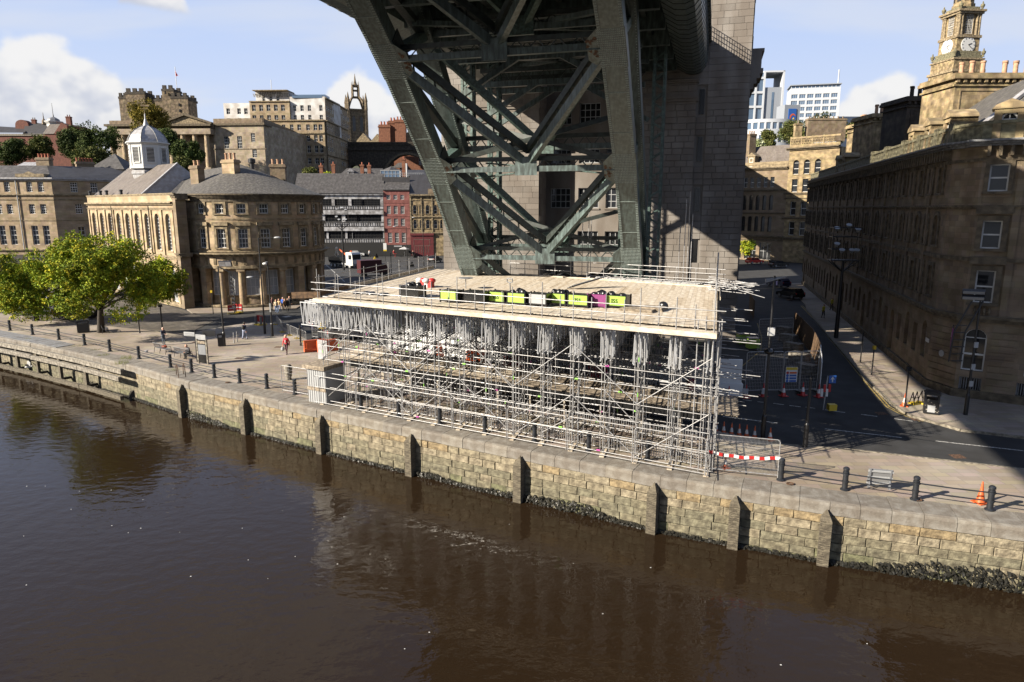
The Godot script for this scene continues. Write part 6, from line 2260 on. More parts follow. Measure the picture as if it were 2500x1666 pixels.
func mid_roofs() -> void:
	var k:=215.0/1730.0/4.6125
	var y:=func(v:float) -> float:return hv(380.0,4.6125,v,215.0)
	var a:=at_px(Vector3(-54.51,23.28,-215))
	var b:=at_px(Vector3(-40.07,23.38,-217))
	var o:=thing("dormered_slate_house","wide slate roofed house with two pale dormers behind the timber framed house","house",a)
	var T:=fr(a,b)
	var L:=hlen(a,b)
	var mb:=MB.new()
	mb.xf=T
	mb.box(0,0,-12,L,y.call(280),0)
	world_part("wall",mb,M["sooty"],o)
	sheet(o,"roof",[T*Vector3(-0.5,y.call(285),0.4),T*Vector3(L,y.call(280),0.4),T*Vector3(L,y.call(130),-5),T*Vector3(3.5,y.call(130),-5)],M["slate"])
	for x in [480,650]:
		var d:=MB.new()
		d.xf=T
		var c:float=(x-300)*k
		d.box(c-1.0,y.call(230),-4,c+1.0,y.call(175),-0.6)
		d.prism(PackedVector2Array([Vector2(c-1.3,y.call(178)),Vector2(c+1.3,y.call(178)),Vector2(c,y.call(140))]),-4,-0.4)
		var dm:=world_part("dormer",d,M["lead_pale"],o)
		window(dm,inv(dm)*T*Transform3D(Basis(),Vector3(c,y.call(225),-0.56)),1.1,1.2,false,2,2,STY["plain"],0.0)
	for e in [[298,100,260,"tall thin red brick chimney standing left of the dormered slate roof"],[160,115,215,"short red brick chimney above the green bushes"],[700,110,175,"red brick chimney behind the second dormer"],[620,105,135,"low red chimney behind the first dormer"],[1088,40,240,"tall red chimney with dark top beside the silver flue"]]:
		var p:=at_px(Vector3(-62.08,23.19,-213))+Vector3(e[0]*k,0,0)
		var c:=thing("red_chimney",e[3],"chimney",p)
		var m2:=MB.new()
		m2.box(-0.5,y.call(e[2])-6,-0.5,0.5,y.call(e[1])-0.3,0.5)
		m2.box(-0.62,y.call(e[1])-0.5,-0.62,0.62,y.call(e[1]),0.62)
		part("stack",m2,M["orange_brick"],c)
		var pt:=MB.new()
		pt.lathe([Vector2(0.22,0),Vector2(0.17,0.7)],7,Vector3(0,y.call(e[1]),0))
		part("chimney_pot",pt,M["red_pot"],c)
	var fl:=thing("silver_flue","thin silver metal flue pipe beside a red chimney","flue",at_px(Vector3(-31.73,23.14,-212)))
	mb=MB.new()
	mb.tube(Vector3(0,14,0),Vector3(0,y.call(95),0),0.3,8)
	part("pipe",mb,M["chrome"],fl)
	var g:=thing("rooftop_glasshouse","flat roof with glazed box, pyramid rooflight and railings above the red house","rooftop extension",at_px(Vector3(-35.7,21.54,-205)))
	k=205.0/1730.0/4.6125
	mb=MB.new()
	mb.box(-2.7,12,-6,9.0,y.call(268),0)
	part("flat_roof",mb,M["dark_slate"],g)
	mb=MB.new()
	mb.box(-2.6,y.call(265),-3,2.9,y.call(188),0.1)
	part("glazed_box",mb,M["glass_blue"],g)
	mb=MB.new()
	for i in 6:
		mb.box(-2.65+i*1.1,y.call(265),0.1,-2.55+i*1.1,y.call(186),0.2)
	mb.box(-2.7,y.call(190),0.1,3.0,y.call(184),0.25)
	mb.box(-2.7,y.call(228),0.1,3.0,y.call(224),0.2)
	part("glazing_frame",mb,M["pale_grey"],g)
	mb=MB.new()
	mb.lathe([Vector2(3.4,y.call(188)),Vector2(0.1,y.call(138))],4,Vector3(0,0,-3),false)
	part("pyramid_rooflight",mb,M["slate"],g)
	mb=MB.new()
	for i in 12:
		mb.bar(Vector3(3.2+i*0.55,y.call(265),0),Vector3(3.2+i*0.55,y.call(215),0),0.06,0.06,Vector3.BACK)
	for v in [215,240]:
		mb.bar(Vector3(3.0,y.call(v),0),Vector3(10.0,y.call(v),0),0.07,0.07)
	tag(part("roof_railing",mb,M["pale_grey"],g),"","","","stuff")
	var ds:=thing("dark_slate_house","dark slate roofed house behind the rooftop railings beside the bridge","house",at_px(Vector3(-33.73,23.76,-225)))
	k=225.0/1730.0/4.6125
	mb=MB.new()
	mb.box(-9,0,-8,14,y.call(200),0)
	part("wall",mb,M["sooty"],ds)
	mb=MB.new()
	mb.prism(PackedVector2Array([Vector2(0,0),Vector2(0.2,0),Vector2(5,4.2),Vector2(4.8,4.2)]),0,1)
	sheet(ds,"roof",[ds.position+Vector3(-9,y.call(205),0.4),ds.position+Vector3(14,y.call(205),0.4),ds.position+Vector3(14,y.call(130),-5),ds.position+Vector3(-9,y.call(130),-5)],M["dark_slate"])
func red_hall() -> void:
	var D:=280.0
	var k:=D/1730.0/3.733
	var y:=func(v:float) -> float:return hv(200.0,3.733,v,D)
	var a:=at_px(Vector3(-204.59,40.44,-280))
	var o:=thing("red_brick_hall","dark red brick hall with barrel gable, slate roofs and small domed lantern on hill","building",a)
	var x:=func(v:float) -> float:return (v+60.0)*k
	var mb:=MB.new()
	mb.box(x.call(-60),15,-16,x.call(520),y.call(480),0)
	part("wall",mb,M["red_brick"],o)
	mb=MB.new()
	mb.prism(PackedVector2Array([Vector2(x.call(415),15),Vector2(x.call(640),15),Vector2(x.call(640),y.call(400)),Vector2(x.call(590),y.call(375)),Vector2(x.call(510),y.call(480)),Vector2(x.call(415),y.call(480))]),-14,1.5)
	part("gable_wall",mb,M["red_brick"],o)
	sheet(o,"roof",[a+Vector3(x.call(415),y.call(478),1.8),a+Vector3(x.call(512),y.call(478),1.8),a+Vector3(x.call(592),y.call(374),-3),a+Vector3(x.call(415),y.call(378),-3)],M["mauve_slate"])
	sheet(o,"roof",[a+Vector3(x.call(215),y.call(480),0.5),a+Vector3(x.call(445),y.call(480),0.5),a+Vector3(x.call(415),y.call(376),-5),a+Vector3(x.call(172),y.call(348),-5)],M["dark_slate"])
	sheet(o,"roof",[a+Vector3(x.call(-60),y.call(460),0.6),a+Vector3(x.call(240),y.call(462),0.6),a+Vector3(x.call(190),y.call(410),-4),a+Vector3(x.call(-60),y.call(395),-4)],M["dark_slate"])
	var pts:=PackedVector2Array([Vector2(x.call(95),y.call(420)),Vector2(x.call(225),y.call(420))])
	for i in 9:
		var f:=PI*i/8
		pts.append(Vector2(x.call(158)+cos(f)*60*k,y.call(382)+sin(f)*45*k))
	mb=MB.new()
	mb.prism(pts,-6,-3.2)
	part("barrel_gable",mb,M["red_brick"],o)
	ledge(o,"stone_band",fr(a,a+Vector3(10,0,0)),x.call(-60),x.call(520),y.call(492),y.call(474),0.4,M["pale_beam"])
	var c:=Vector3(x.call(415),0,-6)
	mb=MB.new()
	mb.lathe([Vector2(2.6,y.call(400)),Vector2(2.6,y.call(372)),Vector2(3.4,y.call(350)),Vector2(3.4,y.call(344)),Vector2(2.2,y.call(343))],8,c,false)
	part("lantern",mb,M["white_paint"],o)
	mb=MB.new()
	mb.lathe([Vector2(2.4,y.call(343)),Vector2(2.0,y.call(322)),Vector2(1.0,y.call(308)),Vector2(0.3,y.call(300)),Vector2(0.12,y.call(270)),Vector2(0.06,y.call(172))],8,c,false)
	part("dome",mb,M["lead"],o)
	mb=MB.new()
	mb.lathe([Vector2(0.8,y.call(372)),Vector2(0.7,y.call(340)),Vector2(0.2,y.call(320)),Vector2(0.05,y.call(262))],6,Vector3(x.call(338),0,-5),false)
	part("small_turret",mb,M["sooty"],o)
	chimney(o,a+Vector3(x.call(600),y.call(385),-3),1.8,1.2,3.2,0.0,2,M["red_brick"],M["red_brick"])
	chimney(o,a+Vector3(x.call(248),y.call(362),-5),1.6,1.0,1.4,0.0,2,M["red_brick"],M["sooty"])
func leaf_clump(size:float,sd:int) -> Mesh:
	var key:="leaf%.2f_%d" % [size,sd]
	if cache.has(key):
		return cache[key]
	var r:=RandomNumberGenerator.new()
	r.seed=sd
	var mb:=MB.new()
	mb.tint=true
	for i in 7:
		var c:=Vector3(r.randf_range(-1,1),r.randf_range(-0.8,0.8),r.randf_range(-1,1))*size*1.1
		var d:=Vector3(r.randf_range(-1,1),r.randf_range(-0.7,0.5),r.randf_range(-1,1)).normalized()
		var s:=d.cross(Vector3(r.randf_range(-0.5,0.5),1,r.randf_range(-0.5,0.5))).normalized()
		var L:=size*r.randf_range(0.7,1.2)
		var g:=r.randf_range(0.8,1.1)
		mb.col=Color(g,g,g)
		var up:=s.cross(d)*L*0.12
		mb.t(c-d*L*0.5,c+s*L*0.42+up,c+d*L*0.55)
		mb.t(c-d*L*0.5,c+d*L*0.55,c-s*L*0.42+up)
	cache[key]=mb.mesh(M["leaf"])
	return cache[key]
func tree(called:String,label:String,base:Vector3,trunk:float,centre:Vector3,radii:Vector3,leaves:int,size:float,cols:Array,sd:int,group:="",gaps:=-0.15) -> Node3D:
	var r:=RandomNumberGenerator.new()
	r.seed=sd
	var o:=thing(called,label,"tree",base,0.0,group)
	var c:=centre-base
	var nb:=16
	var blobs:=[]
	for i in nb:
		var d:=Vector3(r.randf_range(-1,1),r.randf_range(-0.85,1),r.randf_range(-1,1))
		if d.length()>1.0:
			d=d.normalized()
		blobs.append([c+d*radii*0.68,r.randf_range(0.30,0.5)*(radii.x+radii.y)*0.5,r.randf_range(0.72,1.15)])
	var tk:=MB.new()
	var fork:=Vector3(c.x*0.35,maxf(trunk,0.5),c.z*0.35)
	tk.tube(Vector3(0,-0.2,0),fork*0.5,radii.x*0.055+0.08,8,radii.x*0.045+0.06)
	tk.tube(fork*0.5,fork,radii.x*0.045+0.06,8,radii.x*0.035+0.05)
	part("trunk",tk,M["bark"],o)
	var lb:=MB.new()
	for b in blobs:
		var m:Vector3=fork.lerp(b[0],0.5)+Vector3(r.randf_range(-0.4,0.4),0.3,r.randf_range(-0.4,0.4))*radii.x*0.15
		lb.tube(fork,m,radii.x*0.02+0.03,5,radii.x*0.013+0.02)
		lb.tube(m,b[0],radii.x*0.013+0.02,5,0.015)
	tag(part("limbs",lb,M["bark"],o),"","","","stuff")
	var f:=FastNoiseLite.new()
	f.seed=sd
	f.frequency=0.9/radii.x
	var mm:=MultiMesh.new()
	mm.transform_format=MultiMesh.TRANSFORM_3D
	mm.use_colors=true
	mm.mesh=leaf_clump(size,sd % 3)
	var ts:=[]
	var cs:=[]
	var guard:=0
	while ts.size()<leaves and guard<leaves*5:
		guard+=1
		var b:Array=blobs[r.randi() % nb]
		var d:=Vector3(r.randfn(),r.randfn(),r.randfn()).normalized()
		var p:Vector3=b[0]+d*b[1]*pow(r.randf(),0.4)
		if f.get_noise_3dv(p*2.2)<gaps:
			continue
		var k:Color=cols[r.randi() % cols.size()]
		var g:float=b[2]*r.randf_range(0.75,1.2)
		ts.append(Transform3D(Basis(Vector3(r.randf_range(-1,1),r.randf_range(-1,1),r.randf_range(-1,1)).normalized(),r.randf()*TAU).scaled(Vector3.ONE*r.randf_range(0.7,1.3)),p))
		cs.append(Color(k.r*g,k.g*g,k.b*g))
	mm.instance_count=ts.size()
	for i in ts.size():
		mm.set_instance_transform(i,ts[i])
		mm.set_instance_color(i,cs[i])
	var mi:=MultiMeshInstance3D.new()
	mi.name="crown"
	mi.multimesh=mm
	o.add_child(mi,true)
	tag(mi,"","","","stuff")
	return o
func trees() -> void:
	var fresh:=[Color(0.15,0.20,0.014),Color(0.24,0.27,0.018),Color(0.36,0.32,0.02),Color(0.10,0.155,0.016),Color(0.19,0.24,0.016)]
	var dark:=[Color(0.045,0.065,0.018),Color(0.06,0.08,0.02),Color(0.035,0.052,0.016)]
	var olive:=[Color(0.075,0.085,0.022),Color(0.055,0.07,0.02),Color(0.095,0.095,0.03)]
	var gold:=[Color(0.16,0.125,0.02),Color(0.13,0.115,0.022),Color(0.19,0.145,0.025)]
	tree("plane_tree","large yellow green plane tree nearest the river beside the black litter bin",Vector3(-43.67,0,-71.36),2.6,Vector3(-40.65,6.12,-67.5),Vector3(6.0,4.4,5.4),9500,0.17,fresh,5,"",-0.04)
	tree("plane_tree","yellow green plane tree at the left edge beside the white van",Vector3(-55.89,-0,-79.14),2.4,Vector3(-54.39,4.66,-77),Vector3(6.0,3.8,5.0),8000,0.17,fresh,8,"",-0.04)
	tree("plane_tree","green plane tree between the sunlit trees and the hall, right of them",Vector3(-51,0,-81.87),2.6,Vector3(-40.32,5.01,-76),Vector3(3.8,3.3,3.5),4500,0.17,fresh,14,"",-0.04)
	var h:=22.0
	for e in [["broad dark green tree on the slope below the red brick hall",Vector3(-146.44,33.23,-235),Vector3(4.4,6.2,4.4),dark,3],["tallest dark green tree on the slope below the keep",Vector3(-135.24,34.35,-232),Vector3(6.8,6.8,6),dark,4],["small olive tree in front of the red brick hall",Vector3(-150.96,31.52,-225),Vector3(4.9,3.8,4),olive,5],["dark tree mass at the left edge below the red brick hall",Vector3(-159.78,30.85,-225),Vector3(6.2,5.0,5),dark,6],["low olive tree between the two dark trees on the slope",Vector3(-128.25,27.79,-215),Vector3(6.5,2.8,4),olive,7],["golden autumn tree in front of the castle keep",Vector3(-123.23,42.48,-240),Vector3(8.6,7.2,7),gold,8],["dark tree left of the courthouse columns behind the white cupola",Vector3(-109.93,33.44,-225),Vector3(3.2,5.2,3.5),dark,9],["dark narrow tree before the courthouse columns",Vector3(-103.76,31.37,-222),Vector3(2.2,4.6,2.5),dark,10],["dark tree before the courthouse, rightmost of its trees",Vector3(-98.81,29.87,-220),Vector3(3.0,3.5,3),dark,11],["low bush below the courthouse beside the round ended hall",Vector3(-88.22,24.29,-190),Vector3(3.4,1.7,3),olive,12],["pale green bushy tree behind the timber framed house",Vector3(-66.95,23.12,-230),Vector3(3.4,2.6,3),olive,13],["low green bush between the chimneys behind the timber framed house",Vector3(-59.55,22.07,-226),Vector3(4.2,1.6,3),fresh,14]]:
		var c:Vector3=e[1]
		tree("hillside_tree",e[0],Vector3(c.x,c.y-e[2].y*1.25,c.z),e[2].y*0.5,c,e[2],1700,0.46,e[3],e[4]+20)
	for e in [["wide dark green tree below the blue sign",Vector3(118.95,44.05,-300),Vector3(6.6,6.6,5),1],["olive tree in front of the white office tower",Vector3(138.85,49.78,-320),Vector3(6.6,5.2,5),2],["grey green tree right of the office tower",Vector3(142.55,45.87,-310),Vector3(5.4,5.2,5),3],["tree top beside the far chimney stacks",Vector3(148.96,47.45,-310),Vector3(4.4,3.0,4),4],["small thin tree in front of the low white building",Vector3(93.96,37.59,-260),Vector3(2.6,4.0,3),5],["pale flowering bush at the foot of the low white building",Vector3(87.5,34.72,-250),Vector3(2.2,1.6,2),6],["dark green tree behind the pierced balustrade",Vector3(119.04,40.43,-290),Vector3(5.0,4.0,4),7]]:
		var c:Vector3=e[1]
		tree("hillside_tree",e[0],Vector3(c.x,c.y-e[2].y*1.3,c.z),e[2].y*0.5,c,e[2],1500,0.5,olive if e[3] != 6 else [Color(0.3,0.32,0.22),Color(0.2,0.23,0.1)],e[3]+50)
	tree("hillside_tree","bright sunlit shrub beside the red car at the street end",Vector3(62.97,0,-183.03),0.4,Vector3(56.6,3.71,-165),Vector3(1.6,2.4,1.5),700,0.28,fresh,77)
const FR:=Vector2(9.65,-32.1)
const FL:=Vector2(-12.65,-44.7)
const BR:=Vector2(15.05,-50.3)
const BL:=Vector2(-7.3,-65.6)
func PP(a:float,t:float,h:float) -> Vector3:
	var p:=FL.lerp(FR,a).lerp(BL.lerp(BR,a),t)
	return Vector3(p.x,h,p.y)
var budget:={}
func pole(par:Node3D,called:String,a:Vector3,b:Vector3,r:float,mat:Material,loose:MB) -> void:
	budget[called]=budget.get(called,0)+1
	if budget[called]>290:
		loose.tube(a,b,r,5)
		return
	var L:=a.distance_to(b)
	var key:="pole%.1f|%.3f" % [snappedf(L,0.1),r]
	if not cache.has(key):
		var mb:=MB.new()
		mb.tube(Vector3(0,-0.5*snappedf(L,0.1),0),Vector3(0,0.5*snappedf(L,0.1),0),r,6)
		cache[key]=mb.mesh(mat)
	var d:=(b-a).normalized()
	var x:=d.cross(Vector3(0.31,0.2,0.93)).normalized()
	var t:=Transform3D(Basis(x,d*(L/snappedf(L,0.1)),x.cross(d)),(a+b)/2)
	inst(called,cache[key],inv(par)*t,par)
func scaffold() -> void:
	var s:=thing("scaffold","huge galvanised tube scaffold carrying a timber platform under the bridge","scaffolding",PP(0.5,0.5,0.0))
	var loose:=MB.new()
	var g:Material=M["galv"]
	var NI:=14
	var NJ:=10
	var r:=0.025
	var levels:=[0.22,1.15,2.1,3.05,4.0,4.9]
	var couplers:=[]
	for j in NJ+1:
		for i in NI+1:
			var a:=float(i)/NI
			var t:=float(j)/NJ
			pole(s,"upright",PP(a,t,0.05),PP(a,t,5.4 if i<NI and i>0 else 7.0),r,g,loose)
			if j<2:
				pole(s,"upright",PP(a+0.012,t+0.006,0.05),PP(a+0.012,t+0.006,6.9),r,g,loose)
			if j<2:
				pole(s,"upright",PP(a-0.006,t+0.05,0.05),PP(a-0.006,t+0.05,6.6),r,g,loose)
			if j==0 or j==4:
				pole(s,"upright",PP(a-0.010,t+0.03,0.05),PP(a-0.010,t+0.03,5.6),r,g,loose)
			for y in levels:
				if j<5 or (i+j) % 2==0:
					couplers.append(PP(a,t,y+rng.randf_range(-0.04,0.04)))
	for j in NJ+1:
		for l in levels.size():
			if j>4 and l % 2==1:
				continue
			for k in 4:
				var a0:=k/4.0-0.012
				var a1:=(k+1)/4.0+rng.randf_range(0.0,0.02)
				var y:float=levels[l]+rng.randf_range(-0.05,0.05)
				pole(s,"ledger",PP(a0,j/float(NJ)-0.004,y),PP(a1,j/float(NJ)-0.004,y),r,g,loose)
	for i in NI+1:
		for l in levels.size():
			for k in 4:
				var y:float=levels[l]+0.07+rng.randf_range(-0.04,0.04)
				var t0:=k/4.0-0.01-(0.05 if i==NI and k==0 else 0.0)
				pole(s,"transom",PP(i/float(NI)+0.003,t0,y),PP(i/float(NI)+0.003,(k+1)/4.0+rng.randf_range(0.0,0.03),y),r,g,loose)
	for k in 46:
		var t:=rng.randf()
		var y:float=[1.2,2.2,3.1,3.4,4.0,4.4,4.9,5.3,5.8,6.3,6.6][rng.randi() % 11]+rng.randf_range(-0.1,0.1)
		pole(s,"projecting_tube",PP(0.90,t,y),PP(1.02+rng.randf_range(0.01,0.075),t,y),r,g,loose)
	for i in range(0,NI,2):
		for e in [[0.25,3.1],[3.1,5.9]]:
			var up:=(i/2) % 2==0
			pole(s,"brace",PP(i/float(NI),-0.008,e[0] if up else e[1]),PP((i+2)/float(NI),-0.008,e[1] if up else e[0]),r,g,loose)
	for i in NI+1:
		for k in 5:
			var y0:float=levels[rng.randi() % 4]
			pole(s,"brace",PP(i/float(NI),k*0.2,y0),PP(i/float(NI),k*0.2+0.2,y0+1.9),r,g,loose)
	for k in 90:
		var i:=rng.randi() % NI
		var t:=(rng.randi() % NJ)/float(NJ)
		var y:=rng.randf_range(0.2,3.6)
		var e:=rng.randf_range(0.9,1.8)*(1 if rng.randf()>0.5 else -1)
		pole(s,"brace",PP(i/float(NI),t,y+maxf(0.0,-e)),PP((i+1)/float(NI),t,y+maxf(0.0,e)),r,g,loose)
	tag(world_part("far_tubes",loose,g,s),"","","","stuff")
	var mm:=MultiMesh.new()
	mm.transform_format=MultiMesh.TRANSFORM_3D
	var cb:=MB.new()
	cb.cbox(Vector3.ZERO,Vector3(0.12,0.11,0.12))
	cb.cbox(Vector3(0.07,0.0,0.03),Vector3(0.09,0.06,0.14))
	mm.mesh=cb.mesh(M["coupler"])
	mm.instance_count=couplers.size()
	for i in couplers.size():
		mm.set_instance_transform(i,Transform3D(Basis(Vector3.UP,rng.randf()*TAU),couplers[i]))
	var mi:=MultiMeshInstance3D.new()
	mi.name="couplers"
	mi.multimesh=mm
	mi.transform=inv(s)
	s.add_child(mi,true)
	tag(mi,"","","","stuff")
	for e in [["green_tape",150],["pink_tape",90]]:
		var tp:=MB.new()
		for k in e[1]:
			var y:float=levels[rng.randi() % 6]
			var t:=(rng.randi() % (NJ+1))/float(NJ)
			var a:=rng.randf()
			if k % 3==0:
				a=(rng.randi() % (NI+1))/float(NI)
				tp.tube(PP(a,t,y+0.4),PP(a,t,y+0.62),r+0.006,6)
			else:
				tp.tube(PP(a,t-0.004,y),PP(a+0.008,t-0.004,y),r+0.03,6)
		tag(world_part(e[0],tp,M[e[0]],s),"","","","stuff")
	for i in NI+1:
		for j in [0,1,3]:
			var bp:=MB.new()
			var p:=PP(i/float(NI),j/float(NJ),0.0)
			var q:=PP(i/float(NI),j/float(NJ)+0.05,0.0)
			bp.bar(p.lerp(q,-0.5)+Vector3(0,0.03,0),q+Vector3(0,0.03,0),0.25,0.05)
			world_part("sole_board",bp,M["brown_board"] if j else M["board_b"],s)
	for i in NI+1:
		for k in 3:
			var a:=i/float(NI)+(k-1.0)*0.010
			var t0:=-0.012+rng.randf_range(0.0,0.015)+k*0.006
			var t1:=0.97
			var mb:=MB.new()
			var y1:=6.68
			var y0:=5.15
			mb.bar(PP(a,t0,y1),PP(a,t1,y1),0.06,0.06)
			mb.bar(PP(a,t0,y0),PP(a,t1,y0),0.06,0.06)
			var n:=40
			for q in n:
				var f:=lerpf(t0,t1,(q+0.3)/float(n))
				var x:=rng.randf_range(-0.004,0.004)
				mb.bar(PP(a,f,y1),PP(a+rng.randf_range(-0.003,0.003),f+x,y0),0.065,0.05,Vector3.RIGHT)
				if q % 4==1:
					mb.bar(PP(a,f,y1),PP(a,minf(t1,f+0.035),y0),0.05,0.05,Vector3.RIGHT)
			world_part("lattice_beam",mb,M["alu"],s)
	for k in 9:
		var t:=0.02+k*0.028
		var mb:=MB.new()
		for y in [5.15,6.68]:
			mb.bar(PP(-0.085,t,y),PP(0.2,t,y),0.06,0.06)
		for q in 20:
			var f:=lerpf(-0.085,0.2,q/20.0)
			mb.bar(PP(f,t,6.68),PP(f+0.007,t,5.15),0.05,0.05,Vector3.RIGHT)
			mb.bar(PP(f+0.007,t,5.15),PP(f+0.0143,t,6.68),0.05,0.05,Vector3.RIGHT)
		world_part("lattice_beam",mb,M["alu"],s)
	platform(s)
	rails(s)
	lower_floor(s)
func board_mesh(mat:Material,w:float,L:float) -> Mesh:
	var key:="board|%s|%.2f|%.2f" % [mat.resource_name,w,L]
	if not cache.has(key):
		var mb:=MB.new()
		mb.box(-w/2,-0.02,-L/2,w/2,0.02,L/2)
		cache[key]=mb.mesh(mat)
	return cache[key]
func boards(par:Node3D,a0:float,a1:float,t0:float,t1:float,h:float,n:int,rows:int,mats:Array,most:=300) -> void:
	var list:=[]
	for i in n:
		for j in rows:
			var a:=lerpf(a0,a1,(i+0.5)/n)
			var f:=lerpf(t0,t1,j/float(rows))
			var g:=lerpf(t0,t1,(j+1)/float(rows))
			list.append([PP(a,f,h),PP(a,g,h),PP(a+(a1-a0)/n,f,h)])
	list.sort_custom(func(p,q):return p[0].length_squared()<q[0].length_squared())
	var loose:={}
	for k in list.size():
		var e:Array=list[k]
		var c:Vector3=(e[0]+e[1])/2
		c.y+=rng.randf_range(-0.006,0.006)
		var z:Vector3=e[0]-e[1]
		var L:=z.length()
		z /= L
		var w:float=absf((e[2]-e[0]).dot(z.cross(Vector3.UP)))
		var mi:=rng.randi() % mats.size()
		if k<most:
			var me:=board_mesh(mats[mi],0.25,4.0)
			inst("board",me,inv(par)*Transform3D(Basis(Vector3.UP.cross(z)*((w-0.006)/0.25),Vector3.UP,z*((L-0.015)/4.0)),c),par)
		else:
			if not loose.has(mi):
				loose[mi]=MB.new()
			var mb:MB=loose[mi]
			mb.xf=Transform3D(Basis(Vector3.UP.cross(z),Vector3.UP,z),c)
			mb.box(-w/2+0.003,-0.02,-L/2+0.006,w/2-0.003,0.02,L/2-0.006)
	for k in loose:
		tag(world_part("far_boards",loose[k],mats[k],par),"","","","stuff")
func platform(s:Node3D) -> void:
	boards(s,-0.005,1.005,0.035,1.0,7.2,96,5,[M["board_a"],M["board_b"],M["board_c"],M["board_a"],M["board_b"],M["board_c"],M["board_a"],M["board_c"],M["board_d"]],290)
	for k in 24:
		var t:=0.01+k/23.0*0.97
		var mb:=MB.new()
		mb.bar(PP(-0.005,t,6.98),PP(1.01,t,6.98),0.09,0.2)
		world_part("timber_joist",mb,M["used_board"],s)
	for k in 6:
		var a0:=-0.008+k/6.0*1.014
		var a1:=a0+1.012/6.0
		for e in [[-0.028,7.06]]:
			var mb:=MB.new()
			mb.bar(PP(a0,e[0],e[1]),PP(a1,e[0],e[1]+rng.randf_range(-0.01,0.01)),0.045,0.24)
			world_part("fascia_board",mb,M[["board_a","board_c","board_b"][rng.randi() % 3]],s)
		for j in 3:
			var mb:=MB.new()
			mb.bar(PP(a0,-0.02+j*0.014,7.16),PP(a1,-0.02+j*0.014,7.16),0.24,0.04)
			world_part("edge_board",mb,M[["board_a","board_c","board_b"][rng.randi() % 3]],s)
	for k in 5:
		var t0:=k/5.0
		for a in [-0.012,1.012]:
			if a>1.0 and k<3:
				continue
			var mb:=MB.new()
			mb.bar(PP(a,t0,7.38),PP(a,t0+0.205,7.38),0.045,0.26)
			world_part("toe_board",mb,M["board_b"] if k else M["brown_board"],s)
	var sk:=MB.new()
	sk.bar(PP(-0.075,-0.04,7.32),PP(0.0,0.0,7.36),0.05,0.42)
	world_part("toe_board",sk,M["brown_board"],s)
	var st:=MB.new()
	st.xf=Transform3D.IDENTITY
	st.bar(PP(0.36,0.985,7.28),PP(0.99,0.985,7.28),0.3,0.1)
	world_part("raised_edge",st,M["board_a"],s)
	deck_things()
func rails(s:Node3D) -> void:
	var loose:=MB.new()
	var g:Material=M["galv"]
	var r:=0.028
	for i in 15:
		var a:=i/14.0
		pole(s,"guard_post",PP(a,-0.012,6.3 if i % 2 else 5.7),PP(a,-0.012,8.75+(0.35 if i % 3==0 else 0.0)),r,g,loose)
		if i<14:
			pole(s,"guard_post",PP(a+0.035,0.03,6.6),PP(a+0.035,0.03,8.35),r,g,loose)
	for y in [7.75,8.2]:
		for k in 4:
			pole(s,"guard_rail",PP(k/4.0-0.02,-0.014,y),PP((k+1)/4.0+0.02,-0.014,y+rng.randf_range(-0.03,0.03)),r,g,loose)
	for a in [0.0,1.0]:
		for j in 11:
			var t:=j/10.0
			pole(s,"guard_post",PP(a,t,6.6),PP(a,t,8.7),r,g,loose)
			for y in [7.7,8.15,8.55]:
				if j<10 and j % 3==0:
					pole(s,"guard_rail",PP(a,t-0.02,y),PP(a,minf(1.0,t+0.32),y),r,g,loose)
	for i in 13:
		var a:=lerpf(0.32,1.0,i/12.0)
		pole(s,"guard_post",PP(a,1.0,6.6),PP(a,1.0,8.6),r,g,loose)
	for y in [7.75,8.2,8.55]:
		for k in 3:
			pole(s,"guard_rail",PP(0.32+k*0.227,1.0,y),PP(0.32+(k+1)*0.235,1.0,y),r,g,loose)
	pole(s,"tall_standard",PP(1.0,0.04,0.1),PP(1.0,0.04,10.9),0.035,g,loose)
	for e in [[0.985,0.0],[1.01,0.02],[0.97,0.015],[0.985,0.05],[1.015,0.07]]:
		pole(s,"corner_standard",PP(e[0],e[1],0.05),PP(e[0],e[1],7.3+rng.randf()*0.6),0.032,g,loose)
	for e in [[0.58,1.04,14.0],[0.60,1.05,13.4],[0.61,1.035,12.2],[0.73,1.06,14.4],[0.745,1.06,13.9],[0.735,1.04,12.0],[0.755,1.05,13.2],[0.905,1.05,13.6],[0.915,1.06,14.2],[0.925,1.05,12.5],[0.89,1.06,11.6]]:
		pole(s,"tall_standard",PP(e[0],e[1],0.05),PP(e[0],e[1],e[2]),0.03,g,loose)
	for k in 10:
		pole(s,"stacked_tube",PP(0.5+k*0.02,1.02+k*0.004,7.3+(k % 3)*0.07),PP(0.95+k*0.012,1.02+k*0.004,7.3+(k % 3)*0.07),0.03,g,loose)
	for k in 14:
		var t:=rng.randf_range(0.75,1.05)
		pole(s,"projecting_tube",PP(0.98,t,7.0+rng.randf()*1.2),PP(1.11+rng.randf_range(-0.05,0.02),t,7.0+rng.randf()*1.0),0.028,g,loose)
	tag(world_part("loose_rails",loose,g,s),"","","","stuff")
	for i in 7:
		var a0:=-0.02+i*0.146
		var a1:=a0+0.142
		var mb:=MB.new()
		mb.rope([PP(a0,-0.03,0.1),PP(a0,-0.03,1.85),PP(a0+0.004,-0.03,2.0),PP(a1-0.004,-0.03,2.0),PP(a1,-0.03,1.85),PP(a1,-0.03,0.1)],0.026,6)
		mb.tube(PP(a0,-0.03,0.2),PP(a1,-0.03,0.2),0.022,6)
		mb.tube(PP(a0,-0.03,1.25),PP(a1,-0.03,1.25),0.022,6)
		world_part("edge_fence_frame",mb,g,s)
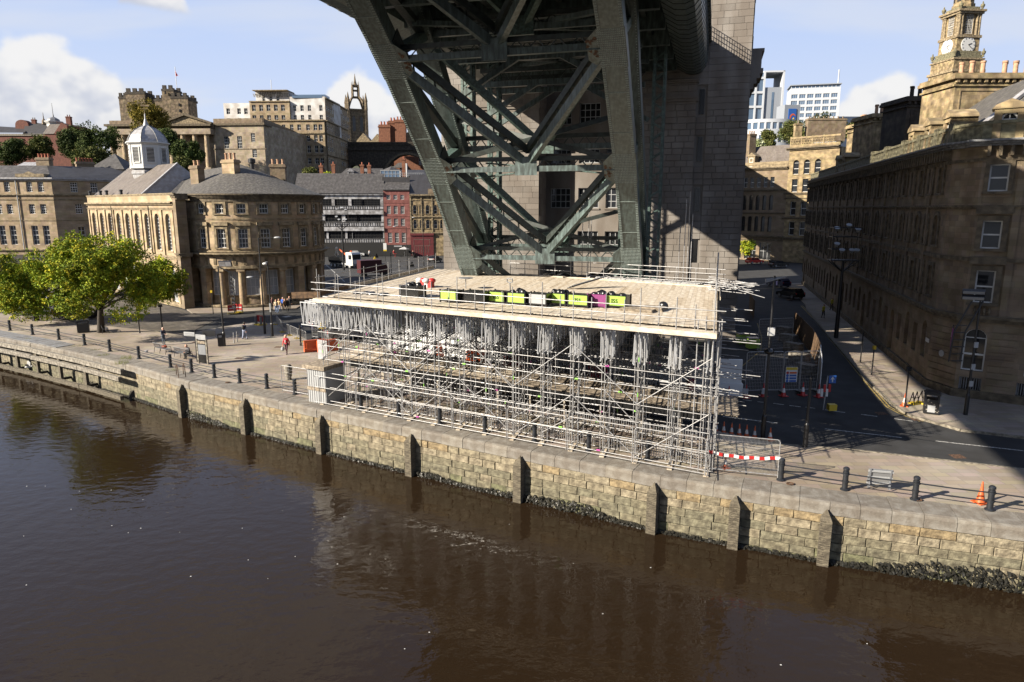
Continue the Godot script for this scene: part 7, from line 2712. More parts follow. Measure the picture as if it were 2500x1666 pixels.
func lower_floor(s:Node3D) -> void:
	for j in 8:
		for k in 6:
			var t:=0.145+j*0.025
			var a0:=-0.03+k/6.0*1.09
			var mb:=MB.new()
			mb.bar(PP(a0,t,2.42),PP(a0+0.18,t,2.42+rng.randf_range(-0.006,0.006)),0.45,0.05)
			world_part("walkway_board",mb,M["used_board"] if (k>2 or j % 3==0) else M["board_b"],s)
	for k in 4:
		var mb:=MB.new()
		mb.bar(PP(0.02+k*0.245,0.13,2.2),PP(0.02+(k+1)*0.245-0.003,0.13,2.2),0.06,0.42)
		world_part("black_edge_beam",mb,M["black"],s)
	for k in 11:
		var mb:=MB.new()
		var a:=0.04+k*0.09
		mb.bar(PP(a,0.14,2.3),PP(a,0.34,2.3),0.12,0.16)
		for t in [0.15,0.24,0.33]:
			mb.bar(PP(a,t,0.02),PP(a,t,2.25),0.09,0.09,Vector3.BACK)
		world_part("trestle",mb,M["board_c"],s)
	for row in [[0.085,1.0],[0.035,0.15]]:
		for k in 9:
			var a0:float=0.11+k*0.097+(0.03 if row[0]<0.05 else 0.0)
			if a0>0.93:
				continue
			var mb:=MB.new()
			var y0:float=row[1]
			mb.rope([PP(a0,row[0],y0),PP(a0,row[0],y0+0.62),PP(a0+0.092,row[0],y0+0.62),PP(a0+0.092,row[0],y0),PP(a0,row[0],y0)],0.022,5)
			for q in 18:
				var x:=a0+0.092*(q+0.5)/18
				mb.bar(PP(x,row[0],y0),PP(x,row[0],y0+0.6),0.035,0.02,Vector3.BACK)
			world_part("barrier_panel",mb,M["galv"],s)
	hoarding()
func hoarding() -> void:
	var pts:=[Vector3(-11.59,0,-62.14),Vector3(-10.01,0,-62.14),Vector3(-6.35,0,-59.58),Vector3(-2.54,0,-57.47),Vector3(0.81,0,-55.26),Vector3(5.91,0,-52.59),Vector3(11.02,0,-48.83),Vector3(13.88,0,-46.26)]
	var o:=thing("white_hoarding","long row of tall white hoarding panels along the road behind the scaffold","hoarding",pts[2])
	var n:=0
	for i in pts.size()-1:
		var L:=hlen(pts[i],pts[i+1])
		var k:=maxi(1,int(L/2.2))
		var T:=fr(pts[i],pts[i+1])
		for j in k:
			var mb:=MB.new()
			mb.xf=T
			mb.box(L*j/k+0.02,0.05,-0.06,L*(j+1)/k-0.02,2.25,0.0)
			for q in 3:
				mb.box(L*j/k+0.05,0.3+q*0.7,0.0,L*(j+1)/k-0.05,0.34+q*0.7,0.02)
			world_part("hoarding_panel",mb,M["hoard_white"],o)
			n+=1
	var bar_at:=[[Vector3(-11.2,0,-67.25),"orange","first from the left"],[Vector3(-8.94,0,-64.09),"orange","second from the left"],[Vector3(-6.08,0,-60.41),"orange","third from the left"],[Vector3(-3.06,0,-57.72),"orange","fourth from the left"],[Vector3(0.16,0,-55.49),"red","below the white barrier tank"],[Vector3(0.22,0,-55.41),"red","beneath the middle of the deck"],[Vector3(2.77,0,-54.44),"purple","in the shade under the deck"],[Vector3(6.71,0,-52.14),"red","in the shade right of the middle"],[Vector3(13.32,0,-48.06),"red","near the right end of the scaffold"]]
	for b in bar_at:
		plastic_barrier("%s plastic water filled barrier inside the scaffold, %s" % [b[1],b[2]],b[0]+Vector3(0,0,0.7),0.35,M[b[1]])
func plastic_barrier(label:String,p:Vector3,turn:float,mat:Material,w:=1.7) -> void:
	var o:=thing("plastic_barrier",label,"barrier",p,turn,"plastic barriers round the works")
	var mb:=MB.new()
	mb.xf=Transform3D(Basis(Vector3.UP,PI/2),Vector3.ZERO)
	mb.prism(PackedVector2Array([Vector2(-0.3,0),Vector2(0.3,0),Vector2(0.3,0.15),Vector2(0.14,0.4),Vector2(0.12,1.05),Vector2(-0.12,1.05),Vector2(-0.14,0.4),Vector2(-0.3,0.15)]),-w/2,w/2)
	part("body",mb,mat,o)
	for e in [-1,1]:
		var f:=MB.new()
		f.box(e*w*0.28-0.22,0.1,-0.25,e*w*0.28+0.22,0.85,0.2)
		part("moulded_recess",f,mat,o)
func deck_bin(label:String,p:Vector3,turn:float,front:Material,text:String,heap:bool,w:=1.15,h:=0.62) -> void:
	var o:=thing("rubble_bin",label,"skip",p,turn,"bins in a row along the platform edge")
	var mb:=MB.new()
	mb.box(-w/2,0.14,-0.4,w/2,0.14+h,0.4)
	part("body",mb,M["black"] if front != M["purple"] else M["purple"],o)
	mb=MB.new()
	mb.box(-w/2+0.03,0.17,0.4,w/2-0.03,0.1+h,0.43)
	var fp:=part("front_panel",mb,front,o)
	mb=MB.new()
	for e in [[-w/2,0.4],[w/2,0.4],[-w/2,-0.4],[w/2,-0.4]]:
		mb.box(e[0]-0.04,0,e[1]-0.04,e[0]+0.04,0.14+h+0.05,e[1]+0.04)
	mb.box(-w/2,0.08,0.3,w/2,0.14,0.42)
	part("frame",mb,M["black"] if front != M["purple"] else M["purple"],o)
	if text:
		letters(text,0.30,Transform3D(Basis(),Vector3(0,0.17+h*0.42,0.435)),M["black"],fp)
	if heap:
		mb=MB.new()
		var r:=RandomNumberGenerator.new()
		r.seed=hash(label)
		for i in 7:
			var c:=Vector3(r.randf_range(-0.42,0.42),0.14+h,r.randf_range(-0.25,0.25))
			mb.ball(c,Vector3(r.randf_range(0.14,0.26),r.randf_range(0.1,0.26),r.randf_range(0.14,0.22)),7,5)
		part("bagged_rubble",mb,M["tarp"],o)
func deck_things() -> void:
	var turn:=-atan2(FR.y-FL.y,FR.x-FL.x)
	var h:=7.225
	for e in [[Vector3(-6.54,7.2,-44.41),"black","",true,"big black bin with clear sheet and red sacks, leftmost on the platform",1.5],[Vector3(-3.74,7.2,-41.92),"lime","",false,"lime green fronted bin, left end of the bin row",1.2],[Vector3(-2.16,7.2,-41.45),"black","",false,"plain black bin between two green bins, second in the row",1.5],[Vector3(-0.76,7.2,-41.34),"lime","ISS",false,"green bin lettered ISS beside the pallet truck",1.1],[Vector3(0.44,7.2,-40.74),"lime","",true,"green bin with black top right of the pallet truck",1.2],[Vector3(1.69,7.2,-40.28),"pale_grey","",false,"bin wrapped in clear plastic sheet",1.2],[Vector3(2.88,7.2,-40.51),"lime","",true,"green bin with black sacks left of the lettered bin",1.1],[Vector3(4.07,7.2,-39.83),"lime","ISS",false,"bright green bin lettered ISS in the middle of the row",1.25],[Vector3(5.15,7.2,-39.83),"purple","",true,"purple bin heaped with black sacks",1.1],[Vector3(6.18,7.2,-39.5),"lime","ISS",true,"wide green bin lettered ISS heaped with black sacks, right end of the row",1.4]]:
		deck_bin(e[4],Vector3(e[0].x,h,e[0].z)+Vector3(0,0,-0.35),turn,M[e[1]],e[2],e[3],e[5])
	var pt:=thing("pallet_truck","dark hand pallet truck with looped handle standing behind the bins","pallet truck",Vector3(-0.09,7.22,-44.25),turn)
	var mb:=MB.new()
	mb.rope([Vector3(0,0.2,0),Vector3(0,1.0,0.1),Vector3(-0.2,1.05,0.1),Vector3(-0.2,1.25,0.12),Vector3(0.2,1.25,0.12),Vector3(0.2,1.05,0.1),Vector3(0,1.0,0.1)],0.035,6)
	part("handle",mb,M["grey"],pt)
	mb=MB.new()
	for x in [-0.2,0.2]:
		mb.box(x-0.08,0.05,-1.2,x+0.08,0.14,0)
	mb.box(-0.28,0.05,-0.1,0.28,0.3,0.12)
	part("forks",mb,M["grey"],pt)
	var tt:=thing("round_topped_stand","small flat topped stand on the bare timber platform","stand",Vector3(-3.35,7.22,-49.36),turn)
	mb=MB.new()
	mb.lathe([Vector2(0.03,0),Vector2(0.03,0.75),Vector2(0.55,0.76),Vector2(0.55,0.8),Vector2(0,0.8)],12)
	part("top",mb,M["grey"],tt)
	var ts:=thing("black_sheet","crumpled black sheet lying at the left of the platform","sheet",Vector3(-9.59,7.22,-45.96),turn)
	mb=MB.new()
	var r:=RandomNumberGenerator.new()
	r.seed=9
	for i in 12:
		mb.ball(Vector3(r.randf_range(-1.2,1.4),0.02,r.randf_range(-0.25,0.25)),Vector3(r.randf_range(0.25,0.5),r.randf_range(0.08,0.22),r.randf_range(0.15,0.3)),7,5)
	part("sheet",mb,M["tarp"],ts)
	var rs:=thing("red_sacks","small heap of red and white sacks behind the big black bin","sacks",Vector3(-6.43,7.22,-50.36),turn)
	for i in 4:
		mb=MB.new()
		mb.ball(Vector3(-0.5+i*0.35,0.5,r.randf_range(-0.2,0.2)),Vector3(0.3,0.2,0.3),8,5)
		mb.cbox(Vector3(-0.5+i*0.35,0.2,0),Vector3(0.3,0.5,0.4))
		part("sack",mb,M["red"] if i % 2 else M["white"],rs)
	var pb:=thing("board_bundle","bundle of grey weathered boards tilted against the platform edge","boards",Vector3(5.33,7.22,-49.48),turn+0.9)
	for i in 6:
		mb=MB.new()
		mb.bar(Vector3(-1.3+i*0.04,0.05+i*0.05,-0.3+i*0.11),Vector3(1.3+i*0.07,0.12+i*0.06+0.5,-0.3+i*0.12),0.14,0.04)
		part("board",mb,M["grey"] if i % 2 else M["black_timber"],pb)
	for e in [["flat_timber_stack","flat stack of new timber sheets right of the bin row",Vector3(7.19,7.22,-38.51),2.0,0.16],["flat_timber_stack","second low stack of timber sheets near the black tool bag",Vector3(8.09,7.22,-38.77),1.4,0.22]]:
		var fs:=thing(e[0],e[1],"timber stack",e[2],turn)
		for i in 3:
			mb=MB.new()
			mb.box(-e[3]/2+i*0.02,i*e[4]/3,-0.6,e[3]/2-i*0.03,(i+1)*e[4]/3-0.01,0.5)
			part("sheet",mb,M["used_board"],fs)
	var tb:=thing("tool_bag","black tool bag with pink strap at the right of the platform","bag",Vector3(8.73,7.22,-39.04),turn)
	mb=MB.new()
	mb.ball(Vector3(0,0.2,0),Vector3(0.3,0.28,0.22),8,6)
	part("bag",mb,M["tarp"],tb)
	mb=MB.new()
	mb.bar(Vector3(-0.9,0.1,0.1),Vector3(-0.2,0.12,0.1),0.2,0.05)
	part("strap",mb,M["pink_tape"],tb)
	var nt:=thing("black_net_heap","dark netting heaped along the back of the platform below the bridge","netting",PP(0.45,1.03,7.2),turn)
	mb=MB.new()
	for i in 26:
		mb.ball(Vector3(r.randf_range(-2.0,7.0),0.0,r.randf_range(-0.9,0.5)),Vector3(r.randf_range(0.4,0.9),r.randf_range(0.15,0.4),r.randf_range(0.3,0.6)),7,4)
	part("net",mb,M["tarp"],nt)
func one(called:String,label:String,cat:String,at:Vector3,turn:=0.0,group:="") -> Node3D:
	return thing(called,label,cat,at,turn,group)
func ordinal(i:int) -> String:
	return ["first","second","third","fourth","fifth","sixth","seventh","eighth","ninth","tenth","eleventh","twelfth","thirteenth","fourteenth","fifteenth","sixteenth","seventeenth","eighteenth","nineteenth","twentieth"][i]
func bollards() -> void:
	var b:=one("bollard","","bollard",Vector3.ZERO,0.0,"black bollards along the river edge")
	var mb:=MB.new()
	mb.lathe([Vector2(0.2,0),Vector2(0.2,0.05),Vector2(0.13,0.1),Vector2(0.12,0.85),Vector2(0.14,0.87),Vector2(0.14,0.92),Vector2(0.11,0.94),Vector2(0.11,0.97),Vector2(0.145,1.0),Vector2(0.14,1.08),Vector2(0.08,1.13),Vector2(0,1.14)],14)
	part("post",mb,M["bollard_paint"],b)
	for y in [0.42,0.8]:
		mb=MB.new()
		mb.lathe([Vector2(0.125,y-0.05),Vector2(0.15,y-0.04),Vector2(0.15,y+0.04),Vector2(0.125,y+0.05)],12)
		part("rail_collar",mb,M["bollard_paint"],b)
	var left:=[Vector2(-66.5,-80.6),Vector2(-62.2,-77.8),Vector2(-58,-75.0),Vector2(-54.06,-72.4),Vector2(-49.9,-69.9),Vector2(-45.4,-67.2),Vector2(-41.1,-64.4),Vector2(-37.0,-61.5),Vector2(-32.66,-58.4),Vector2(-28.27,-55.1),Vector2(-25.72,-53.35),Vector2(-23.14,-51.6),Vector2(-20.55,-50.0),Vector2(-17.93,-48.4),Vector2(-15.38,-46.8)]
	var mid:=[]
	for i in 9:
		var f:=(i+1)/10.0
		mid.append(Vector2(-15.38,-46.8).lerp(Vector2(13.05,-31.2),f)+Vector2(-0.35,0.5)*sin(f*PI)*1.2)
	var right:=[Vector2(13.05,-31.25),Vector2(15.6,-30.1),Vector2(18.25,-29.0),Vector2(20.91,-27.93),Vector2(23.6,-26.85)]
	var used_first:=false
	var k:=0
	for set in [left,mid,right]:
		for i in set.size():
			var p:=Vector3(set[i].x,0,set[i].y)
			var lab:=""
			if k==0:
				lab="black iron bollard on the river edge, %s from the left of the picture" % ordinal(i)
			elif k==1:
				lab="black bollard inside the scaffold's river edge, %s from its left end" % ordinal(i)
			else:
				lab=["black iron bollard at the right end of the mesh gate","black iron bollard left of the folded grey sign","black iron bollard right of the folded grey sign","black iron bollard beside the plain orange cone","black iron bollard at the right edge of the picture"][i]
			if not used_first:
				used_first=true
				b.position=p
				b.set_meta("label",lab)
			else:
				copy(b,p,0.0,lab)
		for i in set.size()-1:
			if k==1:
				continue
			var p:=Vector3(set[i].x,0,set[i].y)
			var q:=Vector3(set[i+1].x,0,set[i+1].y)
			var lab:String=("pair of dark rails between the %s and %s bollards from the left" % [ordinal(i),ordinal(i+1)]) if k==0 else ["pair of dark rails right of the mesh gate","pair of dark rails behind the folded grey sign","pair of dark rails left of the plain orange cone","pair of dark rails at the right edge beyond the cone"][i]
			var r:=one("guard_rails",lab,"railing",(p+q)/2,0.0,"rails between the bollards")
			for y in [0.42,0.8]:
				mb=MB.new()
				mb.tube(p+Vector3(0,y,0),(p+q)/2+Vector3(0,y-0.02,0),0.032,7)
				mb.tube((p+q)/2+Vector3(0,y-0.02,0),q+Vector3(0,y,0),0.032,7)
				world_part("rail",mb,M["bollard_paint"],r)
		k+=1
func cone(label:String,p:Vector3,h:=0.75,plain:=false,col:="orange") -> void:
	var o:=one("traffic_cone",label,"traffic cone",p,rng.randf(),"traffic cones")
	var mb:=MB.new()
	mb.box(-0.2*h/0.75,0,-0.2*h/0.75,0.2*h/0.75,0.04,0.2*h/0.75)
	part("base",mb,M[col],o)
	for e in [[0.04,0.3,0.15,0.105,col],[0.3,0.62,0.105,0.055,col if plain else "white"],[0.62,1.0,0.055,0.022,col]]:
		mb=MB.new()
		mb.lathe([Vector2(e[2]*h/0.75,e[0]*h),Vector2(e[3]*h/0.75,e[1]*h)],12)
		if e[1]==1.0:
			mb.lathe([Vector2(e[3]*h/0.75,h),Vector2(0,h)],12)
		part("sleeve" if e[4]=="white" else "cone_section",mb,M[e[4]],o)
func mesh_panel(label:String,a:Vector3,b:Vector3,h:float,group:="",dense:=0.09,feet:=true,called:="mesh_fence_panel") -> Node3D:
	var o:=one(called,label,"fence panel",a,0.0,group)
	var T:=fr(a,b)
	var L:=hlen(a,b)
	var mb:=MB.new()
	mb.xf=T
	mb.rope([Vector3(0,0.05,0),Vector3(0,h-0.1,0),Vector3(0.1,h,0),Vector3(L-0.1,h,0),Vector3(L,h-0.1,0),Vector3(L,0.05,0)],0.024,7)
	mb.tube(Vector3(0,0.2,0),Vector3(L,0.2,0),0.02,6)
	world_part("frame",mb,M["galv"],o)
	mb=MB.new()
	mb.xf=T
	for i in int(L/dense):
		mb.bar(Vector3((i+0.5)*dense,0.2,0),Vector3((i+0.5)*dense,h,0),0.008,0.008,Vector3.BACK)
	for j in int(h/0.25):
		mb.bar(Vector3(0,0.25+j*0.25,0),Vector3(L,0.25+j*0.25,0),0.008,0.008)
	tag(world_part("wire_mesh",mb,M["galv"],o),"","","","stuff")
	if feet:
		for x in [0.0,L]:
			mb=MB.new()
			mb.xf=T
			mb.box(x-0.12,0,-0.32,x+0.12,0.13,0.32)
			world_part("foot_block",mb,M["rubber"],o)
	return o
func barrier(label:String,a:Vector3,b:Vector3) -> void:
	var o:=one("crowd_barrier",label,"barrier",a,0.0,"crowd barriers round the plaza works")
	var T:=fr(a,b)
	var L:=hlen(a,b)
	var mb:=MB.new()
	mb.xf=T
	mb.rope([Vector3(0,0.15,0),Vector3(0,0.95,0),Vector3(0.1,1.05,0),Vector3(L-0.1,1.05,0),Vector3(L,0.95,0),Vector3(L,0.15,0),Vector3(0,0.15,0)],0.02,6)
	world_part("frame",mb,M["galv"],o)
	for i in int(L/0.14):
		mb=MB.new()
		mb.xf=T
		mb.tube(Vector3((i+0.7)*0.14,0.15,0),Vector3((i+0.7)*0.14,1.05,0),0.009,4)
		world_part("bar",mb,M["galv"],o)
	for x in [0.25,L-0.25]:
		mb=MB.new()
		mb.xf=T
		mb.box(x-0.04,0,-0.35,x+0.04,0.06,0.35)
		mb.box(x-0.03,0.06,-0.03,x+0.03,0.16,0.03)
		world_part("foot",mb,M["yellow"],o)
func lamp(called:String,label:String,p:Vector3,h:float,arms:Array,cat:="street lamp") -> Node3D:
	var o:=one(called,label,cat,p)
	var mb:=MB.new()
	mb.lathe([Vector2(0.13,0),Vector2(0.13,1.3),Vector2(0.085,1.4),Vector2(0.055,h)],10)
	part("pole",mb,M["black_paint"],o)
	for a in arms:
		mb=MB.new()
		var d:Vector3=a[1]
		mb.rope([Vector3(0,a[0],0),Vector3(0,a[0]+0.1,0)+d*a[2]*0.5,Vector3(0,a[0]+0.1,0)+d*a[2]],0.035,6)
		part("arm",mb,M["black_paint"],o)
		mb=MB.new()
		mb.ball(Vector3(0,a[0]+0.1,0)+d*(a[2]+0.25),Vector3(0.36,0.12,0.24),10,6)
		part("lamp_head",mb,M["pale_grey"],o)
	return o
func plain_post(called:String,label:String,cat:String,p:Vector3,h:float,r:=0.05,mat:="black_paint",cap:="") -> Node3D:
	var o:=one(called,label,cat,p)
	var mb:=MB.new()
	mb.lathe([Vector2(r*1.3,0),Vector2(r*1.2,0.25),Vector2(r,0.3),Vector2(r,h),Vector2(0,h)],9)
	part("post",mb,M[mat],o)
	if cap:
		mb=MB.new()
		mb.box(-r*2.2,h,-r*2.2,r*2.2,h+0.28,r*2.2)
		part("cap",mb,M[cap],o)
	return o
func floodlight_mast(label:String,p:Vector3,h:float,turn:float) -> void:
	var o:=one("floodlight_mast",label,"floodlight mast",p,turn)
	var mb:=MB.new()
	mb.lathe([Vector2(0.22,0),Vector2(0.2,1.5),Vector2(0.13,h-3.2)],10)
	part("mast",mb,M["black_paint"],o)
	mb=MB.new()
	var w:=1.3
	for y in [h-3.2,h-2.1,h-0.9,h]:
		for s in [[-w,-w,w,-w],[w,-w,w,w],[w,w,-w,w],[-w,w,-w,-w]]:
			mb.bar(Vector3(s[0],y,s[1]*0.6),Vector3(s[2],y,s[3]*0.6),0.07,0.07)
	for e in [[-1,-1],[1,-1],[1,1],[-1,1]]:
		mb.bar(Vector3(e[0]*w,h-3.2,e[1]*w*0.6),Vector3(e[0]*w,h,e[1]*w*0.6),0.07,0.07,Vector3.BACK)
		mb.bar(Vector3(0,h-4.4,0),Vector3(e[0]*w,h-3.2,e[1]*w*0.6),0.08,0.08)
	for i in 9:
		mb.bar(Vector3(-w+i*w/4,h-3.2,w*0.6),Vector3(-w+i*w/4,h-2.1,w*0.6),0.03,0.03,Vector3.BACK)
	part("cage",mb,M["black_paint"],o)
	mb=MB.new()
	mb.box(-w,h-3.25,-w*0.6,w,h-3.15,w*0.6)
	part("cage_floor",mb,M["black_paint"],o)
	for e in [[-0.9,h-0.1,0.3],[0.2,h+0.2,0.2],[1.0,h-0.2,0.4],[-0.9,h-1.6,0.8],[-0.4,h-2.2,0.85],[0.5,h-2.2,0.85],[0.95,h-2.2,0.85]]:
		mb=MB.new()
		mb.xf=Transform3D(Basis(Vector3.RIGHT,0.5),Vector3(e[0],e[1],e[2]))
		mb.lathe([Vector2(0.12,-0.25),Vector2(0.22,0.0),Vector2(0.28,0.1),Vector2(0.0,0.12)],10)
		part("floodlight",mb,M["pale_grey"],o)
func car(label:String,p:Vector3,turn:float,mat:Material,cat:="car",kind:="hatch",called:="parked_car") -> Node3D:
	var o:=one(called,label,cat,p,turn)
	var van:=kind=="van"
	var L:=4.9 if van else 4.2
	var w:=0.95 if van else 0.87
	var hh:=1.95 if van else 1.46
	var body:=MB.new()
	var low:=PackedVector2Array([Vector2(-L/2,0.32),Vector2(L/2-0.08,0.32),Vector2(L/2,0.55),Vector2(L/2-0.1,0.78),Vector2(L/2-1.0,0.93),Vector2(-L/2+0.1,0.97),Vector2(-L/2,0.7)])
	body.prism(low,-w,w)
	part("body",body,mat,o)
	var cab:=PackedVector2Array([Vector2(-L/2+0.12,0.95),Vector2(L/2-1.05,0.92),Vector2(L/2-1.75,hh-0.05),Vector2(L/2-2.2,hh),Vector2(-L/2+0.7,hh),Vector2(-L/2+0.3,hh-0.3)])
	if van:
		cab=PackedVector2Array([Vector2(-L/2+0.03,0.95),Vector2(L/2-0.75,0.92),Vector2(L/2-1.35,hh-0.08),Vector2(L/2-1.7,hh),Vector2(-L/2+0.1,hh)])
	var top:=MB.new()
	top.prism(cab,-w+0.1,w-0.1)
	var up:=part("cabin",top,mat,o)
	for s in [-1,1]:
		var g:=MB.new()
		var x0:=-L/2+0.55 if not van else L/2-2.2
		var z:float=s*(w-0.09)
		var pl:=PackedVector2Array([Vector2(x0,1.0),Vector2(L/2-1.25,1.0),Vector2(L/2-1.8,hh-0.12),Vector2(x0+0.2,hh-0.12)])
		g.prism(pl,minf(z,z-s*0.03),maxf(z,z-s*0.03))
		part("side_window",g,M["glass_dark"],up)
	for e in [[cab[1],cab[2],1],[cab[cab.size()-1],cab[0],0]]:
		if van and e[2]==0:
			continue
		var a:Vector2=e[0].lerp(e[1],0.12)
		var b:Vector2=e[0].lerp(e[1],0.9)
		var nn:=Vector2(b.y-a.y,a.x-b.x).normalized()*0.015
		if e[2]==1 and nn.x<0:nn=-nn
		if e[2]==0 and nn.x>0:nn=-nn
		var g:=MB.new()
		var q:=[Vector3(a.x+nn.x,a.y+nn.y,-w+0.2),Vector3(a.x+nn.x,a.y+nn.y,w-0.2),Vector3(b.x+nn.x,b.y+nn.y,w-0.25),Vector3(b.x+nn.x,b.y+nn.y,-w+0.25)]
		if e[2]==1:
			g.q(q[1],q[0],q[3],q[2])
			g.q(q[0],q[1],q[2],q[3])
		else:
			g.q(q[0],q[1],q[2],q[3])
			g.q(q[1],q[0],q[3],q[2])
		part("windscreen" if e[2]==1 else "rear_window",g,M["glass_dark"],up)
	for x in [-L/2+0.75,L/2-0.8]:
		for s in [-1,1]:
			var t:=MB.new()
			t.xf=Transform3D(Basis(Vector3.RIGHT,PI/2),Vector3(x,0.32,s*(w-0.1)))
			t.lathe([Vector2(0.0,-0.11),Vector2(0.32,-0.11),Vector2(0.33,0.0),Vector2(0.32,0.11),Vector2(0.0,0.11)],14)
			var wh:=part("wheel",t,M["rubber"],o)
			var rm:=MB.new()
			rm.xf=t.xf
			rm.lathe([Vector2(0.0,-0.12),Vector2(0.2,-0.12),Vector2(0.2,0.12),Vector2(0.0,0.12)],10)
			part("rim",rm,M["silver"],wh)
	for s in [-1,1]:
		var hl:=MB.new()
		hl.cbox(Vector3(L/2-0.06,0.66,s*(w-0.22)),Vector3(0.12,0.14,0.34))
		part("headlight",hl,M["chrome"],o)
		hl=MB.new()
		hl.cbox(Vector3(-L/2+0.02,0.82,s*(w-0.12)),Vector3(0.08,0.25 if not van else 0.5,0.18))
		part("tail_light",hl,M["red"],o)
	return o
func lorry() -> void:
	var a:=Vector3(-40.8,0,-153.75)
	var b:=Vector3(-33.55,0,-148.08)
	var d:=(b-a).normalized()
	var o:=one("tipper_lorry","white cabbed four axle tipper lorry with black body and folded red crane","lorry",(a+b)/2+Vector3(0,-0.1,-1.2),atan2(-d.z,d.x))
	var mb:=MB.new()
	mb.box(-3.9,0.75,-1.0,3.9,1.0,1.0)
	part("chassis",mb,M["pale_beam"],o)
	mb=MB.new()
	mb.xf=Transform3D(Basis(Vector3.UP,PI/2),Vector3.ZERO)
	mb.prism(PackedVector2Array([Vector2(-1.0,1.05),Vector2(1.0,1.05),Vector2(1.25,1.6),Vector2(1.25,2.35),Vector2(1.1,2.35),Vector2(1.05,1.7),Vector2(-1.05,1.7),Vector2(-1.1,2.35),Vector2(-1.25,2.35),Vector2(-1.25,1.6)]),-4.1,1.1)
	part("tipper_body",mb,M["black"],o)
	mb=MB.new()
	mb.prism(PackedVector2Array([Vector2(2.0,0.7),Vector2(4.2,0.7),Vector2(4.25,1.9),Vector2(4.05,3.2),Vector2(3.8,3.5),Vector2(2.0,3.5)]),-1.2,1.2)
	var cab:=part("cab",mb,M["white"],o)
	mb=MB.new()
	mb.box(4.1,1.9,-1.05,4.24,3.05,1.05)
	part("windscreen",mb,M["glass_dark"],cab)
	mb=MB.new()
	for s in [-1.22,1.18]:
		mb.box(2.9,2.0,s,3.9,2.95,s+0.04)
	part("side_window",mb,M["glass_dark"],cab)
	mb=MB.new()
	mb.box(4.2,0.65,-1.15,4.32,1.1,1.15)
	part("bumper",mb,M["grey"],cab)
	for x in [-3.2,-1.95,1.35,3.1]:
		for s in [-1.0,1.0]:
			var t:=MB.new()
			t.xf=Transform3D(Basis(Vector3.RIGHT,PI/2),Vector3(x,0.52,s))
			t.lathe([Vector2(0,-0.16),Vector2(0.5,-0.16),Vector2(0.52,0),Vector2(0.5,0.16),Vector2(0,0.16)],16)
			var wh:=part("wheel",t,M["rubber"],o)
			var rm:=MB.new()
			rm.xf=t.xf
			rm.lathe([Vector2(0.0,-0.18),Vector2(0.3,-0.17),Vector2(0.3,0.17),Vector2(0.0,0.18)],12)
			part("rim",rm,M["pale_grey"],wh)
	mb=MB.new()
	mb.bar(Vector3(1.5,1.2,0),Vector3(1.5,3.0,0),0.3,0.3,Vector3.BACK)
	mb.bar(Vector3(1.5,3.0,0),Vector3(2.6,3.8,0),0.22,0.25)
	mb.bar(Vector3(1.5,2.6,0.2),Vector3(-1.4,4.0,0.2),0.2,0.28)
	part("crane_arm",mb,M["orange"],o)
	mb=MB.new()
	for e in [-1,1]:
		mb.bar(Vector3(-2.6,3.8,0),Vector3(-2.6+e*0.5,2.6,0),0.25,0.3)
	mb.ball(Vector3(-2.6,4.0,0),Vector3(0.35,0.5,0.3),8,6)
	part("grab",mb,M["board_b"],o)
	mb=MB.new()
	mb.box(0.3,0.75,1.0,2.0,1.15,1.2)
	part("fuel_tank",mb,M["pale_grey"],o)
	var v:=one("maroon_box_van","dark maroon box bodied van standing in front of the tipper lorry","van",((Vector3(-28.27,0,-127.36))+(Vector3(-27.35,-0,-138.85)))/2+Vector3(0.5,-0.12,-1.0),0.55)
	mb=MB.new()
	mb.box(-2.8,0.6,-1.1,1.5,3.1,1.1)
	part("box_body",mb,M["maroon"],v)
	mb=MB.new()
	mb.prism(PackedVector2Array([Vector2(1.5,0.5),Vector2(3.1,0.5),Vector2(3.1,1.2),Vector2(2.3,2.3),Vector2(1.5,2.3)]),-1.0,1.0)
	part("cab",mb,M["maroon"],v)
	for x in [-1.9,2.2]:
		for s in [-0.95,0.95]:
			var t:=MB.new()
			t.xf=Transform3D(Basis(Vector3.RIGHT,PI/2),Vector3(x,0.4,s))
			t.lathe([Vector2(0,-0.12),Vector2(0.4,-0.12),Vector2(0.4,0.12),Vector2(0,0.12)],14)
			part("wheel",t,M["rubber"],v)
func bench(label:String,p:Vector3,turn:float) -> void:
	var o:=one("metal_bench",label,"bench",p,turn,"dark metal benches by the river")
	for i in 9:
		var mb:=MB.new()
		mb.bar(Vector3(-0.95,0.44,-0.22+i*0.055),Vector3(0.95,0.44,-0.22+i*0.055),0.035,0.02)
		part("seat_slat",mb,M["grey"],o)
	for i in 20:
		var mb:=MB.new()
		mb.tube(Vector3(-0.93+i*0.098,0.46,-0.26),Vector3(-0.93+i*0.098,0.92,-0.38),0.012,5)
		part("back_bar",mb,M["grey"],o)
	var top:=MB.new()
	top.tube(Vector3(-0.97,0.92,-0.38),Vector3(0.97,0.92,-0.38),0.02,6)
	part("top_rail",top,M["grey"],o)
	for x in [-0.97,0.0,0.97]:
		var mb:=MB.new()
		mb.rope([Vector3(x,0,0.28),Vector3(x,0.42,0.24),Vector3(x,0.44,-0.25),Vector3(x,0.0,-0.34)],0.025,6)
		if x != 0.0:
			mb.rope([Vector3(x,0.42,0.24),Vector3(x,0.66,0.2),Vector3(x,0.68,-0.28)],0.022,6)
		part("leg_frame",mb,M["black_paint"],o)
